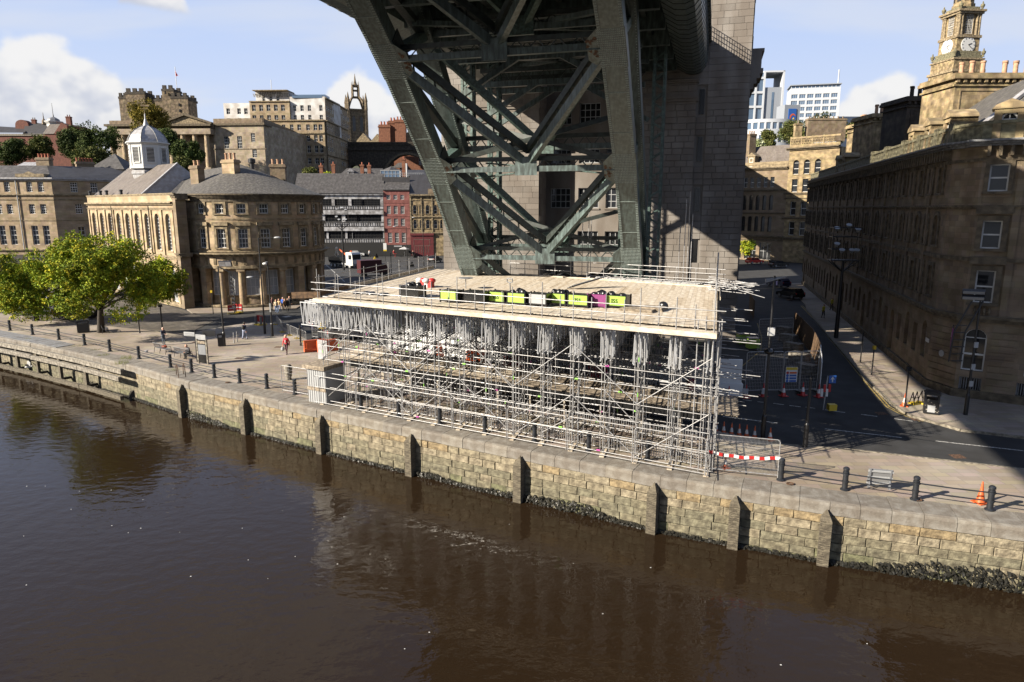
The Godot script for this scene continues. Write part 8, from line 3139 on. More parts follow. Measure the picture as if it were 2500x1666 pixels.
func bin(label:String,p:Vector3,turn:float,w:=0.38,h:=1.15,poster:=true) -> void:
	var o:=one("litter_bin",label,"litter bin",p,turn)
	var mb:=MB.new()
	mb.box(-w,0.05,-w,w,h*0.68,w)
	part("body",mb,M["black_paint"],o)
	mb=MB.new()
	for e in [[-1,-1],[1,-1],[1,1],[-1,1]]:
		mb.box(e[0]*(w-0.05)-0.05,h*0.68,e[1]*(w-0.05)-0.05,e[0]*(w-0.05)+0.05,h*0.88,e[1]*(w-0.05)+0.05)
	mb.box(-w-0.04,h*0.88,-w-0.04,w+0.04,h*0.95,w+0.04)
	mb.box(-w+0.04,h*0.95,-w+0.04,w-0.04,h,w-0.04)
	part("hood",mb,M["black_paint"],o)
	if poster:
		mb=MB.new()
		mb.box(-w*0.5,0.15,w,w*0.5,0.6,w+0.012)
		part("notice",mb,M["pale_grey"],o)
		mb=MB.new()
		for i in 14:
			var r:=rng.randf_range(0.02,0.06)
			var c:=Vector3(rng.randf_range(-w,w),rng.randf_range(0.1,h*0.66),w+0.004)
			mb.box(c.x-r,c.y-r*0.7,c.z-0.003,c.x+r,c.y+r*0.7,c.z+0.003)
		tag(part("stickers",mb,M["pale_beam"],o),"","","","stuff")
func notice_sign(called:String,label:String,p:Vector3,turn:float,w:float,h:float,y:float,mat:Material,posts:String,pr:=0.03) -> Node3D:
	var o:=one(called,label,"sign",p,turn)
	var mb:=MB.new()
	mb.box(-w/2,y,0.0,w/2,y+h,0.03)
	part("board",mb,mat,o)
	if posts != "":
		mb=MB.new()
		mb.tube(Vector3(0,0,-0.04),Vector3(0,y+h,-0.04),pr,7)
		part("post",mb,M[posts],o)
	return o
func street() -> void:
	bollards()
	var row:=["leftmost","second","third","fourth","fifth","sixth"]
	var c6:=[Vector3(12.12,0,-38.76),Vector3(12.5,0,-38.56),Vector3(12.88,0,-38.3),Vector3(13.27,0,-38.1),Vector3(13.65,0,-37.95),Vector3(14.04,0,-37.73)]
	for i in 6:
		cone("white sleeved cone in the shaded row of six above the mesh gate, %s from left" % row[i],c6[i]+Vector3(0,-0.12,0))
	cone("white sleeved cone just right of the row of six in the shade",Vector3(14.68,0,-37.06))
	cone("red and white cone leaning behind the mesh gate tape",Vector3(10.84,0,-32.85))
	var c5:=[Vector3(15.08,0,-45.91),Vector3(16.41,0,-46.26),Vector3(17.79,0,-46.71),Vector3(19.21,0,-46.71),Vector3(20.67,0,-46.93),Vector3(21.6,0,-46.48)]
	for i in 6:
		cone("red and white cone before the shaded site fence, %s from left" % row[i],c5[i]+Vector3(0,-0.1,0),0.95,false,"red")
	cone("orange and white cone beside the banded post on the right pavement",Vector3(26.19,0,-43.91),0.9)
	cone("plain tall orange cone on the paving beside a bollard at right",Vector3(21.01,0,-28.68),1.0,true)
	mesh_panel("galvanised mesh gate with red and white tape at the right end of the scaffold",Vector3(9.88,0,-32.29),Vector3(12.94,0,-31.36),2.0,"",0.06,false,"mesh_gate")
	var tp:=one("barrier_tape","red and white striped barrier tape stretched across the mesh gate","tape",Vector3(9.88,0,-32.29))
	var ta:=(Vector3(9.78,0,-32.29))+Vector3(0,1.08,0.06)
	var tb:=(Vector3(12.96,-0,-31.33))+Vector3(0,1.12,0.06)
	for i in 14:
		var mb:=MB.new()
		var sag:=func(f:float) -> Vector3:return ta.lerp(tb,f)+Vector3(0,-0.12*sin(f*PI)+0.02*sin(f*23.0),0)
		mb.bar(sag.call(i/14.0),sag.call((i+1)/14.0),0.012,0.17)
		world_part("red_band" if i % 2==0 else "white_band",mb,M["red"] if i % 2==0 else M["white"],tp)
	var fs:=one("folded_road_sign","grey folding road sign seen from behind on thin legs by the railing","sign",Vector3(17.25,0,-30.27),2.9)
	var mb:=MB.new()
	mb.xf=Transform3D(Basis(Vector3.RIGHT,-0.22),Vector3.ZERO)
	mb.box(-0.52,0.22,0,0.52,1.05,0.03)
	part("board",mb,M["silver"],fs)
	for y in [0.3,0.62,0.95]:
		var k:=MB.new()
		k.xf=mb.xf
		k.box(-0.54,y-0.04,-0.05,0.54,y+0.04,0.0)
		part("rail",k,M["pale_grey"],fs)
	for x in [-0.44,0.44]:
		var k:=MB.new()
		k.xf=mb.xf
		k.box(x-0.03,0.0,-0.06,x+0.03,1.08,-0.02)
		k.xf=Transform3D(Basis(Vector3.RIGHT,0.3),Vector3.ZERO)
		k.box(x-0.025,0.0,-0.3,x+0.025,0.75,-0.26)
		part("leg",k,M["grey"],fs)
	for e in [["iron mooring ring lying on the coping beside the mesh gate bollard",Vector3(13.32,0,-30.76)],["mooring ring on the coping below the bollard left of the cone",Vector3(18.36,0,-28.91)],["mooring ring on the coping left of the grey hut",Vector3(-21.5,0,-50.08)]]:
		var rg:=one("mooring_ring",e[0],"ring",e[1])
		var k:=MB.new()
		var pts:=[]
		for i in 13:
			pts.append(Vector3(cos(TAU*i/12.0)*0.17,0.035,sin(TAU*i/12.0)*0.12))
		k.rope(pts,0.03,6)
		part("ring",k,M["rusty"],rg)
	bin("black litter bin with peeling notice on the sunlit pavement at right",Vector3(26.98,0,-42.34),-0.5,0.42,1.45)
	plain_post("sign_post","black post banded with stickers on the right pavement corner","post",Vector3(26.1,0,-43.69),2.47,0.05,"black_paint","black")
	plain_post("sign_post","thin dark post on the right pavement with yellow tip","post",Vector3(28.39,0,-52.4),2.1,0.05,"black_paint","yellow")
	plain_post("sign_post","thin dark post on the right pavement, farther up the street","post",Vector3(29.78,0,-56.94),2.6,0.05)
	for e in [[Vector3(27.1,0,-44.37),0.4,"small dark folded sign frame with yellow feet beside the litter bin"],[Vector3(27.63,0,-44.53),0.9,"second dark folded frame leaning against the litter bin"]]:
		var o:=one("folding_sign",e[2],"sign frame",e[0],e[1])
		for s in [-1,1]:
			var k:=MB.new()
			k.bar(Vector3(-0.22,0,s*0.2),Vector3(-0.2,0.85,0),0.05,0.04)
			k.bar(Vector3(0.22,0,s*0.2),Vector3(0.2,0.85,0),0.05,0.04)
			k.bar(Vector3(-0.22,0.45,s*0.1),Vector3(0.22,0.45,s*0.1),0.04,0.04)
			part("frame",k,M["black"],o)
		var k:=MB.new()
		k.box(-0.26,0,-0.26,0.26,0.1,0.26)
		part("foot",k,M["yellow"],o)
	var pa:=Vector3(14.42,0,-37.46)
	var la:=lamp("lighting_column","slim dark column with white box standing in the shaded road by the mesh gate",pa,9.32,[],"column")
	mb=MB.new()
	mb.box(-0.18,6.0,0.06,0.18,6.45,0.16)
	part("white_box",mb,M["white"],la)
	mb=MB.new()
	mb.ball(Vector3(0,5.09,0),Vector3(0.3,0.18,0.3),8,5)
	part("collar",mb,M["black"],la)
	for i in 4:
		mb=MB.new()
		mb.bar(Vector3(-0.5,9.32-0.2-i*0.05,0),Vector3(0.5,9.32-0.1+i*0.03,0.1*i),0.06,0.06)
		part("top_bracket",mb,M["grey"],la)
	lamp("lighting_column","thinner dark column in the shaded road right of the boxed column",Vector3(16.21,0,-35.95),3.95,[],"column")
	floodlight_mast("black floodlight mast with caged top standing on the right pavement up the street",Vector3(32.94,0,-68.2),11.07,-0.2)
	var mp:=Vector3(28.99,0,-41.94)
	var mh:float=7.62
	var ml:=lamp("floodlight_column","tall black column with ladder arm and twin floodlights before the corner building",mp,mh,[],"floodlight column")
	for e in [0.0,0.35]:
		mb=MB.new()
		mb.xf=Transform3D(Basis(Vector3.UP,-0.5)*Basis(Vector3.RIGHT,0.6),Vector3(-0.55,mh-0.05+e,0.1))
		mb.box(-0.6,-0.12,-0.1,0.6,0.12,0.1)
		var fl:=part("floodlight",mb,M["black_paint"],ml)
		var k:=MB.new()
		k.xf=mb.xf
		k.box(-0.56,-0.1,0.1,0.56,0.1,0.12)
		part("lens",k,M["pale_grey"],fl)
	mb=MB.new()
	for x in [-1.5,-0.8]:
		mb.rope([Vector3(x+0.9,mh-0.3,0.1),Vector3(x,mh-2.2,0.15),Vector3(x-0.1,mh-4.1,0.15)],0.05,6)
	for i in 6:
		mb.bar(Vector3(-1.45,mh-1.8-i*0.45,0.15),Vector3(-0.75,mh-1.8-i*0.45,0.15),0.06,0.06)
	part("ladder_arm",mb,M["black_paint"],ml)
	for y in [1.9,3.0,4.4]:
		mb=MB.new()
		mb.box(-0.12,y,0.1,0.12,y+0.35,0.17)
		part("sticker_plate",mb,M["pale_grey"],ml)
	site_right()
	plaza()
	far_plaza()
func site_right() -> void:
	var fp:=[Vector3(16.59,0,-47.07),Vector3(18.05,0,-47.25),Vector3(19.32,0,-47.25),Vector3(20.58,0,-47.34),Vector3(21.93,0,-47.52)]
	for i in 4:
		mesh_panel("wire mesh site fence panel across the shaded street, %s from left" % ordinal(i),fp[i],fp[i+1]+Vector3(-0.05,0,0),3.0,"site fence panels across the street",0.12)
	mesh_panel("wire mesh fence panel farther up the shaded street beside the brown hoarding",Vector3(22.6,0,-61.52),Vector3(26.03,0,-62.29),3.0,"",0.12)
	var nb:=one("safety_notice","yellow and white site safety notice board with blue symbols on the site fence","sign",Vector3(19.83,0,-47.2)+Vector3(0,0,0.08),0.0)
	var y0:float=0.82
	var y1:float=1.92
	var mb:=MB.new()
	mb.box(-0.42,y0,0,0.42,y1,0.03)
	var bd:=part("board",mb,M["white"],nb)
	mb=MB.new()
	mb.box(-0.4,y1-0.22,0.03,0.4,y1-0.02,0.036)
	part("yellow_band",mb,M["yellow"],bd)
	for i in 4:
		mb=MB.new()
		var y:=y1-0.42-i*(y1-y0-0.3)/4.0
		mb.xf=Transform3D(Basis(Vector3.RIGHT,PI/2),Vector3(-0.28,y,0.03))
		mb.lathe([Vector2(0.1,0),Vector2(0.1,0.008),Vector2(0,0.008)],12)
		part("symbol",mb,M["red"] if i==0 else M["blue"],bd)
		mb=MB.new()
		mb.box(-0.13,y-0.07,0.03,0.36,y+0.07,0.036)
		part("text_panel",mb,M["orange"] if i==0 else M["blue"],bd)
	var a:=Vector3(14.42,0,-46.48)
	var b:=Vector3(16.14,0,-46.26)
	var wb:=one("white_barrier_block","big white plastic site barrier block at the right end of the hoarding","barrier",a)
	mb=MB.new()
	mb.xf=fr(a,b)
	mb.box(0,0.0,-0.5,hlen(a,b),0.9,0.1)
	mb.box(0.1,0.9,-0.3,hlen(a,b)-0.1,2.6,-0.05)
	world_part("block",mb,M["hoard_white"],wb)
	mb=MB.new()
	mb.xf=fr(a,b)
	for i in 3:
		mb.box(0.4+i*1.3,0.25,0.1,0.8+i*1.3,0.6,0.13)
	world_part("logo_panel",mb,M["pale_grey"],wb)
	var hp:=[Vector3(22.06,-0,-47.38),Vector3(24.85,0,-53.87),Vector3(27.12,0,-60.41),Vector3(28.59,0,-65.97),Vector3(29.9,0,-71.38)]
	var ho:=one("brown_timber_hoarding","orange brown timber hoarding along the road with one white end board","hoarding",hp[1])
	for i in hp.size()-1:
		var T:=fr(hp[i+1],hp[i])
		var L:=hlen(hp[i+1],hp[i])
		var n:=maxi(1,int(L/0.6))
		for j in n:
			mb=MB.new()
			mb.xf=T
			mb.box(L*j/n+0.015,0,-0.03,L*(j+1)/n-0.015,2.2+rng.randf_range(-0.03,0.03),0.03)
			world_part("board",mb,M["brown_board"] if i>0 else M["hoard_white"],ho)
	for i in 5:
		var p:Vector3=hp[1].lerp(hp[4],i/4.0)+Vector3(-1.1,-0.12,0.2)
		var o:=one("concrete_block","pale concrete ballast block behind the brown hoarding, %s from the near end" % ordinal(i),"block",p,0.6)
		mb=MB.new()
		mb.box(-0.45,0,-0.8,0.45,0.75,0.8)
		part("block",mb,M["pale_beam"],o)
	var h2:=one("short_timber_hoarding","short brown timber hoarding beside the foot of the bridge tower","hoarding",Vector3(27.65,0,-75.86))
	for j in 8:
		mb=MB.new()
		mb.xf=fr(Vector3(30.69,0,-87.57),Vector3(27.65,0,-75.86))
		mb.box(j*0.9,0,-0.03,j*0.9+0.87,2.2,0.03)
		world_part("board",mb,M["brown_board"],h2)
	var sp:=Vector3(20.37,0,-42.99)
	var so:=one("blue_arrow_sign","square blue sign with white upward arrow on a post in the shaded road","sign",sp,0.0)
	mb=MB.new()
	mb.tube(Vector3(0,0,0),Vector3(0.1,2.29,0),0.04,7)
	part("post",mb,M["pale_grey"],so)
	var sy:float=2.08
	mb=MB.new()
	mb.box(0.16,sy-0.25,0.05,0.62,sy+0.25,0.08)
	var sb:=part("blue_board",mb,M["blue"],so)
	mb=MB.new()
	mb.prism(PackedVector2Array([Vector2(0.355,sy-0.18),Vector2(0.425,sy-0.18),Vector2(0.425,sy+0.02),Vector2(0.52,sy-0.02),Vector2(0.39,sy+0.2),Vector2(0.26,sy-0.02),Vector2(0.355,sy+0.02)]),0.08,0.09)
	part("arrow",mb,M["white"],sb)
	for i in 4:
		mb=MB.new()
		mb.cbox(Vector3(-0.25+i*0.16,1.2+(i % 2)*0.3,0.1),Vector3(0.14,0.5,0.1))
		part("marker_board",mb,M["red"] if i % 2 else M["white"],so)
	mb=MB.new()
	mb.cbox(Vector3(0.45,0.25,0.2),Vector3(0.5,0.4,0.4))
	part("sandbag",mb,M["yellow"],so)
	for i in 2:
		var o:=one("green_site_bin",["upper lime green site bin in the shade beside the scaffold","lower lime green site bin in the shade beside the scaffold"][i],"bin",(Vector3(22.55,0,-63.31))+Vector3(0.2*i,-0.12,-2.2+2.2*i),0.1)
		mb=MB.new()
		mb.box(-0.5,0.1,-0.4,0.5,1.0,0.4)
		part("body",mb,M["lime"],o)
		mb=MB.new()
		mb.box(-0.53,1.0,-0.43,0.53,1.08,0.43)
		part("lid",mb,M["black"],o)
	car("black car parked nearest in the shaded side street",Vector3(40.89,0,-99.79),1.9,M["black"])
	car("dark car parked behind the nearest one in the side street",Vector3(44.7,0,-114.33),1.9,M["navy"])
	car("bright red car in the sunlight at the end of the street",Vector3(57.21,0,-161.7),0.35,M["car_red"])
	car("long black car right of the red car at the street end",Vector3(59.35,0,-152.33),0.3,M["black"])
	for i in 2:
		var p:Vector3=[Vector3(40,0,-79.41),Vector3(40.13,0,-77.95)][i]
		var o:=one("purple_hanging_sign",["purple hotel sign with white crescent on the shaded street wall, farther one","purple hotel sign with white crescent on the shaded street wall, nearer one"][i],"sign",Vector3(p.x+0.4,0,p.z),-0.3)
		mb=MB.new()
		mb.box(-0.75,4.2,0,0.75,6.6,0.15)
		var bo:=part("board",mb,M["purple"],o)
		moon(bo,Transform3D(Basis(),Vector3(0,5.8,0.155)),0.45)
		mb=MB.new()
		for k in 2:
			mb.box(-0.55,4.95-k*0.35,0.15,0.55,5.1-k*0.35,0.16)
		part("lettering_band",mb,M["white"],bo)
		mb=MB.new()
		mb.tube(Vector3(0.7,6.4,0.07),Vector3(1.8,6.4,0.07),0.04,6)
		part("bracket",mb,M["black_paint"],o)
func plaza() -> void:
	bin("big black litter bin under the plane trees near the river",Vector3(-45.54,0,-71.46),0.5,0.55,1.35,false)
	bin("slim black litter bin at the foot of the tall plaza column",Vector3(-27.82,-0,-63.95),0.4,0.25,1.25,false)
	bench("dark metal bench beneath the largest plane tree",Vector3(-43.51,0,-71.09)+Vector3(0.2,0,-0.4),2.2)
	bench("dark metal bench with an orange bag beside the standing man",Vector3(-31.79,0,-60.9),2.53)
	bench("dark metal bench with a seated person beside the information board",Vector3(-29,0,-58.96),2.53)
	var bg:=one("orange_bag","orange bag lying on the left of the two riverside benches","bag",Vector3(-31.69,0,-60.9)+Vector3(0.05,0.46,0.0))
	var mb:=MB.new()
	mb.ball(Vector3(0,0.12,0),Vector3(0.26,0.14,0.16),9,6)
	part("bag",mb,M["orange"],bg)
	plain_post("lamp_post","slim black post with square lantern head in the tree shade","post",Vector3(-36.96,0,-71.09),2.74,0.07,"black_paint","black_paint")
	plain_post("lamp_post","slim black post in the tree shade, left of the lantern post","post",Vector3(-39.24,0,-70.82),2.64,0.06)
	plain_post("steel_post","short steel cycle post on the plaza, left of the pair","post",Vector3(-27.18,0,-65.52),1.05,0.045,"galv")
	plain_post("steel_post","short steel cycle post on the plaza, right of the pair","post",Vector3(-27.05,0,-65.98),1.05,0.045,"galv")
	plain_post("black_post","black post with white paper beside the crowd barriers","post",Vector3(-20.26,0,-64.21),2.0,0.08)
	for i in 2:
		var st:=one("cycle_stand",["bent steel cycle stand left of the tree trunk by the van","bent steel cycle stand right of the tree trunk by the van"][i],"cycle stand",[Vector3(-56.1,0,-78.48),Vector3(-55.46,-0,-79.14)][i])
		mb=MB.new()
		mb.rope([Vector3(-0.4,0,0),Vector3(-0.4,0.75,0),Vector3(-0.3,0.85,0),Vector3(0.3,0.85,0),Vector3(0.4,0.75,0),Vector3(0.4,0,0)],0.03,6)
		part("hoop",mb,M["grey"],st)
	var fp:=one("information_board","tall information board in a pale frame beside the riverside benches","information board",Vector3(-26.15,0,-56.41),-0.35)
	var h:float=2.13
	mb=MB.new()
	for x in [-0.55,0.45]:
		mb.box(x,0,-0.06,x+0.12,h,0.06)
	part("pale_posts",mb,M["pale_beam"],fp)
	mb=MB.new()
	mb.box(-0.43,0.1,-0.04,0.45,h-0.05,0.04)
	var pn:=part("dark_panel",mb,M["black"],fp)
	mb=MB.new()
	mb.box(-0.38,h*0.38,0.04,0.4,h*0.78,0.05)
	part("map_sheet",mb,M["grey"],pn)
	mb=MB.new()
	mb.box(-0.38,h*0.82,0.04,0.4,h*0.93,0.05)
	part("title_strip",mb,M["used_board"],pn)
	var ff:=one("finger_post","black finger post with three pale lettered arms above the information board","signpost",Vector3(-27,0,-57.18),-0.3)
	var ht:float=2.68
	mb=MB.new()
	mb.lathe([Vector2(0.07,0),Vector2(0.05,ht+0.1),Vector2(0,ht+0.15)],8)
	part("post",mb,M["black_paint"],ff)
	for e in [[Vector3(-1.15,ht-0.28,0.0),Vector3(0,ht-0.28,0),"pale_grey",0.34],[Vector3(0,ht-0.62,0),Vector3(1.1,ht-0.62,0.05),"pale_grey",0.7],[Vector3(0.35,ht-0.25,-0.5),Vector3(1.5,ht-0.25,-0.7),"black_paint",0.5]]:
		mb=MB.new()
		mb.bar(e[0],e[1],0.05,e[3])
		var arm:=part("arm",mb,M[e[2]],ff)
		if e[2]=="pale_grey":
			for k in int(e[3]/0.13):
				mb=MB.new()
				var y:float=e[0].y-e[3]/2+0.08+k*0.13
				mb.bar(Vector3(e[0].x+0.12,y,0.035),Vector3(e[1].x-0.15,y,0.055 if k else 0.04),0.012,0.045)
				part("lettering_line",mb,M["grey"],arm)
	var c1:=Vector3(-27.47,-0,-63.95)
	var h1:float=7.64
	var l1:=lamp("floodlight_column","black plaza column with pale blue floodlight panel and hanging cable rack",c1,h1,[],"floodlight column")
	mb=MB.new()
	mb.xf=Transform3D(Basis(Vector3.RIGHT,0.4),Vector3(0.75,h1+0.2,0.1))
	mb.box(-0.6,-0.25,-0.08,0.6,0.3,0.08)
	var f1:=part("floodlight",mb,M["black_paint"],l1)
	for k in 2:
		var q:=MB.new()
		q.xf=mb.xf
		q.box(-0.56+k*0.57,-0.2,0.08,-0.02+k*0.57,0.26,0.1)
		part("lens",q,M["lead_pale"],f1)
	mb=MB.new()
	mb.rope([Vector3(0.1,h1-0.1,0),Vector3(1.1,h1-0.6,0),Vector3(1.35,h1-2.8,0),Vector3(1.2,h1-4.4,0),Vector3(0.1,h1-4.5,0)],0.05,6)
	for k in 8:
		mb.bar(Vector3(1.05,h1-1.0-k*0.4,0),Vector3(1.4,h1-1.1-k*0.4,0.1),0.1,0.12)
	part("cable_rack",mb,M["black_paint"],l1)
	lamp("street_lamp","tall black street lamp with two arms before the round ended hall",Vector3(-25.95,0,-70.55),9.95,[[9.88,Vector3(1,0,0),1.7],[5.83,Vector3(-1,0,0),0.9]])
	var cc:=lamp("camera_column","dark column with white security camera on top beside the street lamp",Vector3(-24.61,0,-68.96),7.66,[],"camera column")
	mb=MB.new()
	mb.ball(Vector3(-0.25,7.45,0.1),Vector3(0.25,0.14,0.16),8,6)
	mb.bar(Vector3(0,7.66,0),Vector3(-0.2,7.6,0.1),0.06,0.06)
	part("camera",mb,M["white"],cc)
	mb=MB.new()
	mb.cbox(Vector3(0.0,3.0,0.14),Vector3(0.14,0.9,0.03))
	part("sticker_strip",mb,M["pale_grey"],cc)
	plain_post("yellow_topped_post","thin dark post with yellow top before the hall columns","post",Vector3(-37.13,0,-83.94),2.68,0.05,"black_paint","yellow")
	for e in [[Vector3(-34.89,0,-84.3),"left red road sign leaning on yellow feet before the hall",0.5],[Vector3(-34.49,0,-85.16),"right red road sign with white arrow before the hall",-0.1],[Vector3(-28.46,0,-76.02),"dark red road sign seen from behind near the crowd barriers",2.6]]:
		var o:=notice_sign("red_road_sign",e[1],e[0],e[2],1.05,0.75,0.35,M["red"],"")
		mb=MB.new()
		mb.box(-0.45,0,-0.3,-0.38,1.0,-0.02)
		mb.box(0.38,0,-0.3,0.45,1.0,-0.02)
		part("frame",mb,M["grey"],o)
		mb=MB.new()
		mb.box(-0.55,0,-0.4,0.55,0.12,0.25)
		part("sandbag",mb,M["yellow"],o)
		mb=MB.new()
		mb.box(-0.35,0.62,0.03,0.35,0.74,0.036)
		mb.prism(PackedVector2Array([Vector2(0.35,0.55),Vector2(0.48,0.68),Vector2(0.35,0.81)]),0.03,0.036)
		part("arrow",mb,M["white"],o)
	var bp:=[Vector3(-27.99,0,-76.02),Vector3(-26.65,0,-76.33),Vector3(-24.36,0,-71.41),Vector3(-22.94,0,-69.56),Vector3(-21.65,0,-67.8),Vector3(-20.2,-0,-65.89)]
	for i in 5:
		barrier("galvanised crowd barrier curving round the plaza works, %s from the hall" % ordinal(i),bp[i],bp[i+1]+(bp[i]-bp[i+1]).normalized()*0.06)
	mesh_panel("open wire fence panel standing on the paving left of the grey hut",Vector3(-16.43,0,-47.29),Vector3(-14.23,0,-46.09),2.0,"",0.5,false)
	mesh_panel("pale wire fence panel at the back corner of the scaffold by the orange barrier",Vector3(-20.17,0,-67.8),Vector3(-19.48,-0,-67.56),2.2,"",0.1)
	plastic_barrier("orange plastic barrier on the plaza at the left end of the scaffold",Vector3(-18.22,0,-61.75),0.5,M["orange"],1.9)
	plastic_barrier("orange plastic barrier just inside the left end of the scaffold",Vector3(-17.04,0,-61.75),0.6,M["orange"],1.9)
	var ye:=one("yellow_sheet","bright yellow cloth hanging on the left corner of the scaffold","sheet",Vector3(-19.04,-0,-67.56))
	mb=MB.new()
	for i in 4:
		mb.bar(Vector3(-0.3+i*0.16,2.9-0.05*i,0.05*sin(i*2.0)),Vector3(-0.34+i*0.2,1.0+0.1*(i % 2),0.1*sin(i*2.0)),0.2,0.05,Vector3.BACK)
	part("cloth",mb,M["yellow"],ye)
	var bw:=one("blue_white_panel","pale blue and white information panel low on the scaffold's left end","panel",Vector3(-16.18,0,-57.18),-0.6)
	mb=MB.new()
	mb.box(-0.6,0.2,0,0.6,1.9,0.05)
	part("panel",mb,M["lead_pale"],bw)
	var hut:=one("grey_hut","narrow grey corrugated box with timber top at the scaffold's left end","hut",Vector3(-13.77,0,-44.95),-0.5)
	mb=MB.new()
	mb.box(-0.1,0,-1.9,1.5,2.35,0.0)
	part("body",mb,M["pale_grey"],hut)
	for i in 9:
		mb=MB.new()
		mb.box(-0.13,0.0,-1.85+i*0.2,-0.1,2.3,-1.75+i*0.2)
		part("rib",mb,M["pale_grey"],hut)
	for i in 8:
		mb=MB.new()
		mb.box(-0.05+i*0.2,0.0,0.0,0.05+i*0.2,2.3,0.03)
		part("rib",mb,M["pale_grey"],hut)
	mb=MB.new()
	mb.box(-0.4,2.35,-2.0,1.6,2.62,0.2)
	part("timber_top",mb,M["used_board"],hut)
	mb=MB.new()
	mb.box(-0.14,0.85,-0.1,1.5,1.1,0.05)
	part("timber_band",mb,M["used_board"],hut)
	var sb:=one("stone_bollard","ribbed pale stone bollard shaped like an urn behind the wire panel","bollard",Vector3(-17.18,0,-51))
	mb=MB.new()
	mb.lathe([Vector2(0.2,0),Vector2(0.22,0.1),Vector2(0.2,0.2),Vector2(0.27,0.35),Vector2(0.25,0.42),Vector2(0.31,0.6),Vector2(0.28,0.68),Vector2(0.32,0.85),Vector2(0.3,1.05),Vector2(0.18,1.2),Vector2(0,1.25)],14)
	part("post",mb,M["pale_beam"],sb)
	var la:=one("iron_ladder","rusty iron ladder with hooped tops down the river wall","ladder",Vector3(-25.89,0,-51.98),0.58)
	mb=MB.new()
	for x in [-0.25,0.25]:
		mb.rope([Vector3(x,0,-0.9),Vector3(x,0.75,-0.75),Vector3(x,0.95,-0.3),Vector3(x,0.75,0.1),Vector3(x,0.1,0.28),Vector3(x,-2.9,0.3)],0.032,6)
	part("rails",mb,M["rusty"],la)
	for i in 10:
		mb=MB.new()
		mb.tube(Vector3(-0.25,-0.3-i*0.28,0.3),Vector3(0.25,-0.3-i*0.28,0.3),0.022,6)
		part("rung",mb,M["rusty"],la)
	var dr:=one("drain_outfall","dark round headed drain opening at the foot of the river wall","drain",Vector3(-31.7,-2.9,-56.35)+Vector3(-0.1,0,0.15),0.64)
	mb=MB.new()
	var ov:=PackedVector2Array([Vector2(-0.75,-0.3),Vector2(0.75,-0.3)])
	for i in 9:
		ov.append(Vector2(cos(PI*i/8)*0.75,0.1+sin(PI*i/8)*0.75))
	mb.prism(ov,-0.3,0.25)
	part("opening",mb,M["black"],dr)
	car("white van half hidden behind the tree trunk at the left edge",Vector3(-59.93,0,-84.04)+Vector3(0.8,0,-0.6),0.35+PI,M["white"],"van","van","parked_van")
	car("black car parked in the shade under the largest plane tree",Vector3(-52.66,0,-80.82)+Vector3(0,0,-0.6),0.3,M["black"])
	car("silver car seen through the scaffold's left bays",Vector3(-16.81,0,-68.3),0.5,M["silver"])
	car("dark blue car with yellow stripe behind the scaffold's left corner",Vector3(-19.59,0,-72.84),0.5,M["navy"])
	var gu:=one("gull","white gull gliding low over the water beside the timber jetty","gull",Vector3(-47,-2.2,-64.61),0.4)
	mb=MB.new()
	mb.ball(Vector3.ZERO,Vector3(0.3,0.11,0.11),8,6)
	mb.ball(Vector3(0.3,0.05,0),Vector3(0.09,0.08,0.08),7,5)
	part("body",mb,M["white"],gu)
	for s in [-1,1]:
		mb=MB.new()
		mb.q(Vector3(0.15,0.05,s*0.08),Vector3(-0.1,0.05,s*0.08),Vector3(-0.15,0.35,s*0.45),Vector3(0.12,0.36,s*0.42))
		mb.q(Vector3(0.12,0.36,s*0.42),Vector3(-0.15,0.35,s*0.45),Vector3(-0.22,0.42,s*0.85),Vector3(-0.12,0.44,s*0.85))
		part("wing",mb,M["white"],gu)
	var pg:=one("pigeon","small dark bird standing between two bollards near the benches","bird",Vector3(-33.28,0,-60.78))
	mb=MB.new()
	mb.ball(Vector3(0,0.16,0),Vector3(0.17,0.1,0.09),8,6)
	mb.ball(Vector3(0.15,0.27,0),Vector3(0.055,0.055,0.05),7,5)
	mb.tube(Vector3(0.1,0.2,0),Vector3(0.14,0.27,0),0.05,6)
	mb.tube(Vector3(0,0.08,0.03),Vector3(0,0,0.03),0.01,4)
	mb.tube(Vector3(0,0.08,-0.03),Vector3(0,0,-0.03),0.01,4)
	part("body",mb,M["grey"],pg)
	var wd:=MB.new()
	for i in 500:
		var p:Vector3=[Vector3(-33.74,0,-58.41),Vector3(-33.18,0,-56.62),Vector3(-36.67,0,-59.92),Vector3(-38.68,0,-62.33),Vector3(-41.54,0,-64.04),Vector3(-48.76,-0,-67.51),Vector3(-27.69,0,-54.13)][i % 7]
		var o:=p+Vector3(rng.randf_range(-0.5,0.5),-0.05,rng.randf_range(-0.35,0.35))
		var hgt:=rng.randf_range(0.1,0.55 if i % 7<2 else 0.22)
		var l:=Vector3(rng.randf_range(-0.1,0.1),hgt,rng.randf_range(-0.1,0.1))
		wd.t(o,o+Vector3(0.03,0,0),o+l)
	tag(part("grass_tufts",wd,M["grass_blade"]),"green and straw weeds growing along the coping at the jetty's end","weeds","","stuff")
	var fl:=MB.new()
	for i in 70:
		var p:=Vector3(rng.randf_range(-34,18),-2.885,rng.randf_range(-40,-14))
		if p.z<-30.0+(p.x+10)*-0.4-6.0 and p.x>-20.0:
			continue
		var s:=rng.randf_range(0.01,0.03)
		fl.q(p+Vector3(-s,0,s),p+Vector3(s,0,s),p+Vector3(s,0.006,-s*0.6),p+Vector3(-s,0.006,-s*0.6))
	tag(part("floating_scraps",fl,M["white"]),"tiny pale scraps scattered over the brown water","flotsam","","stuff")
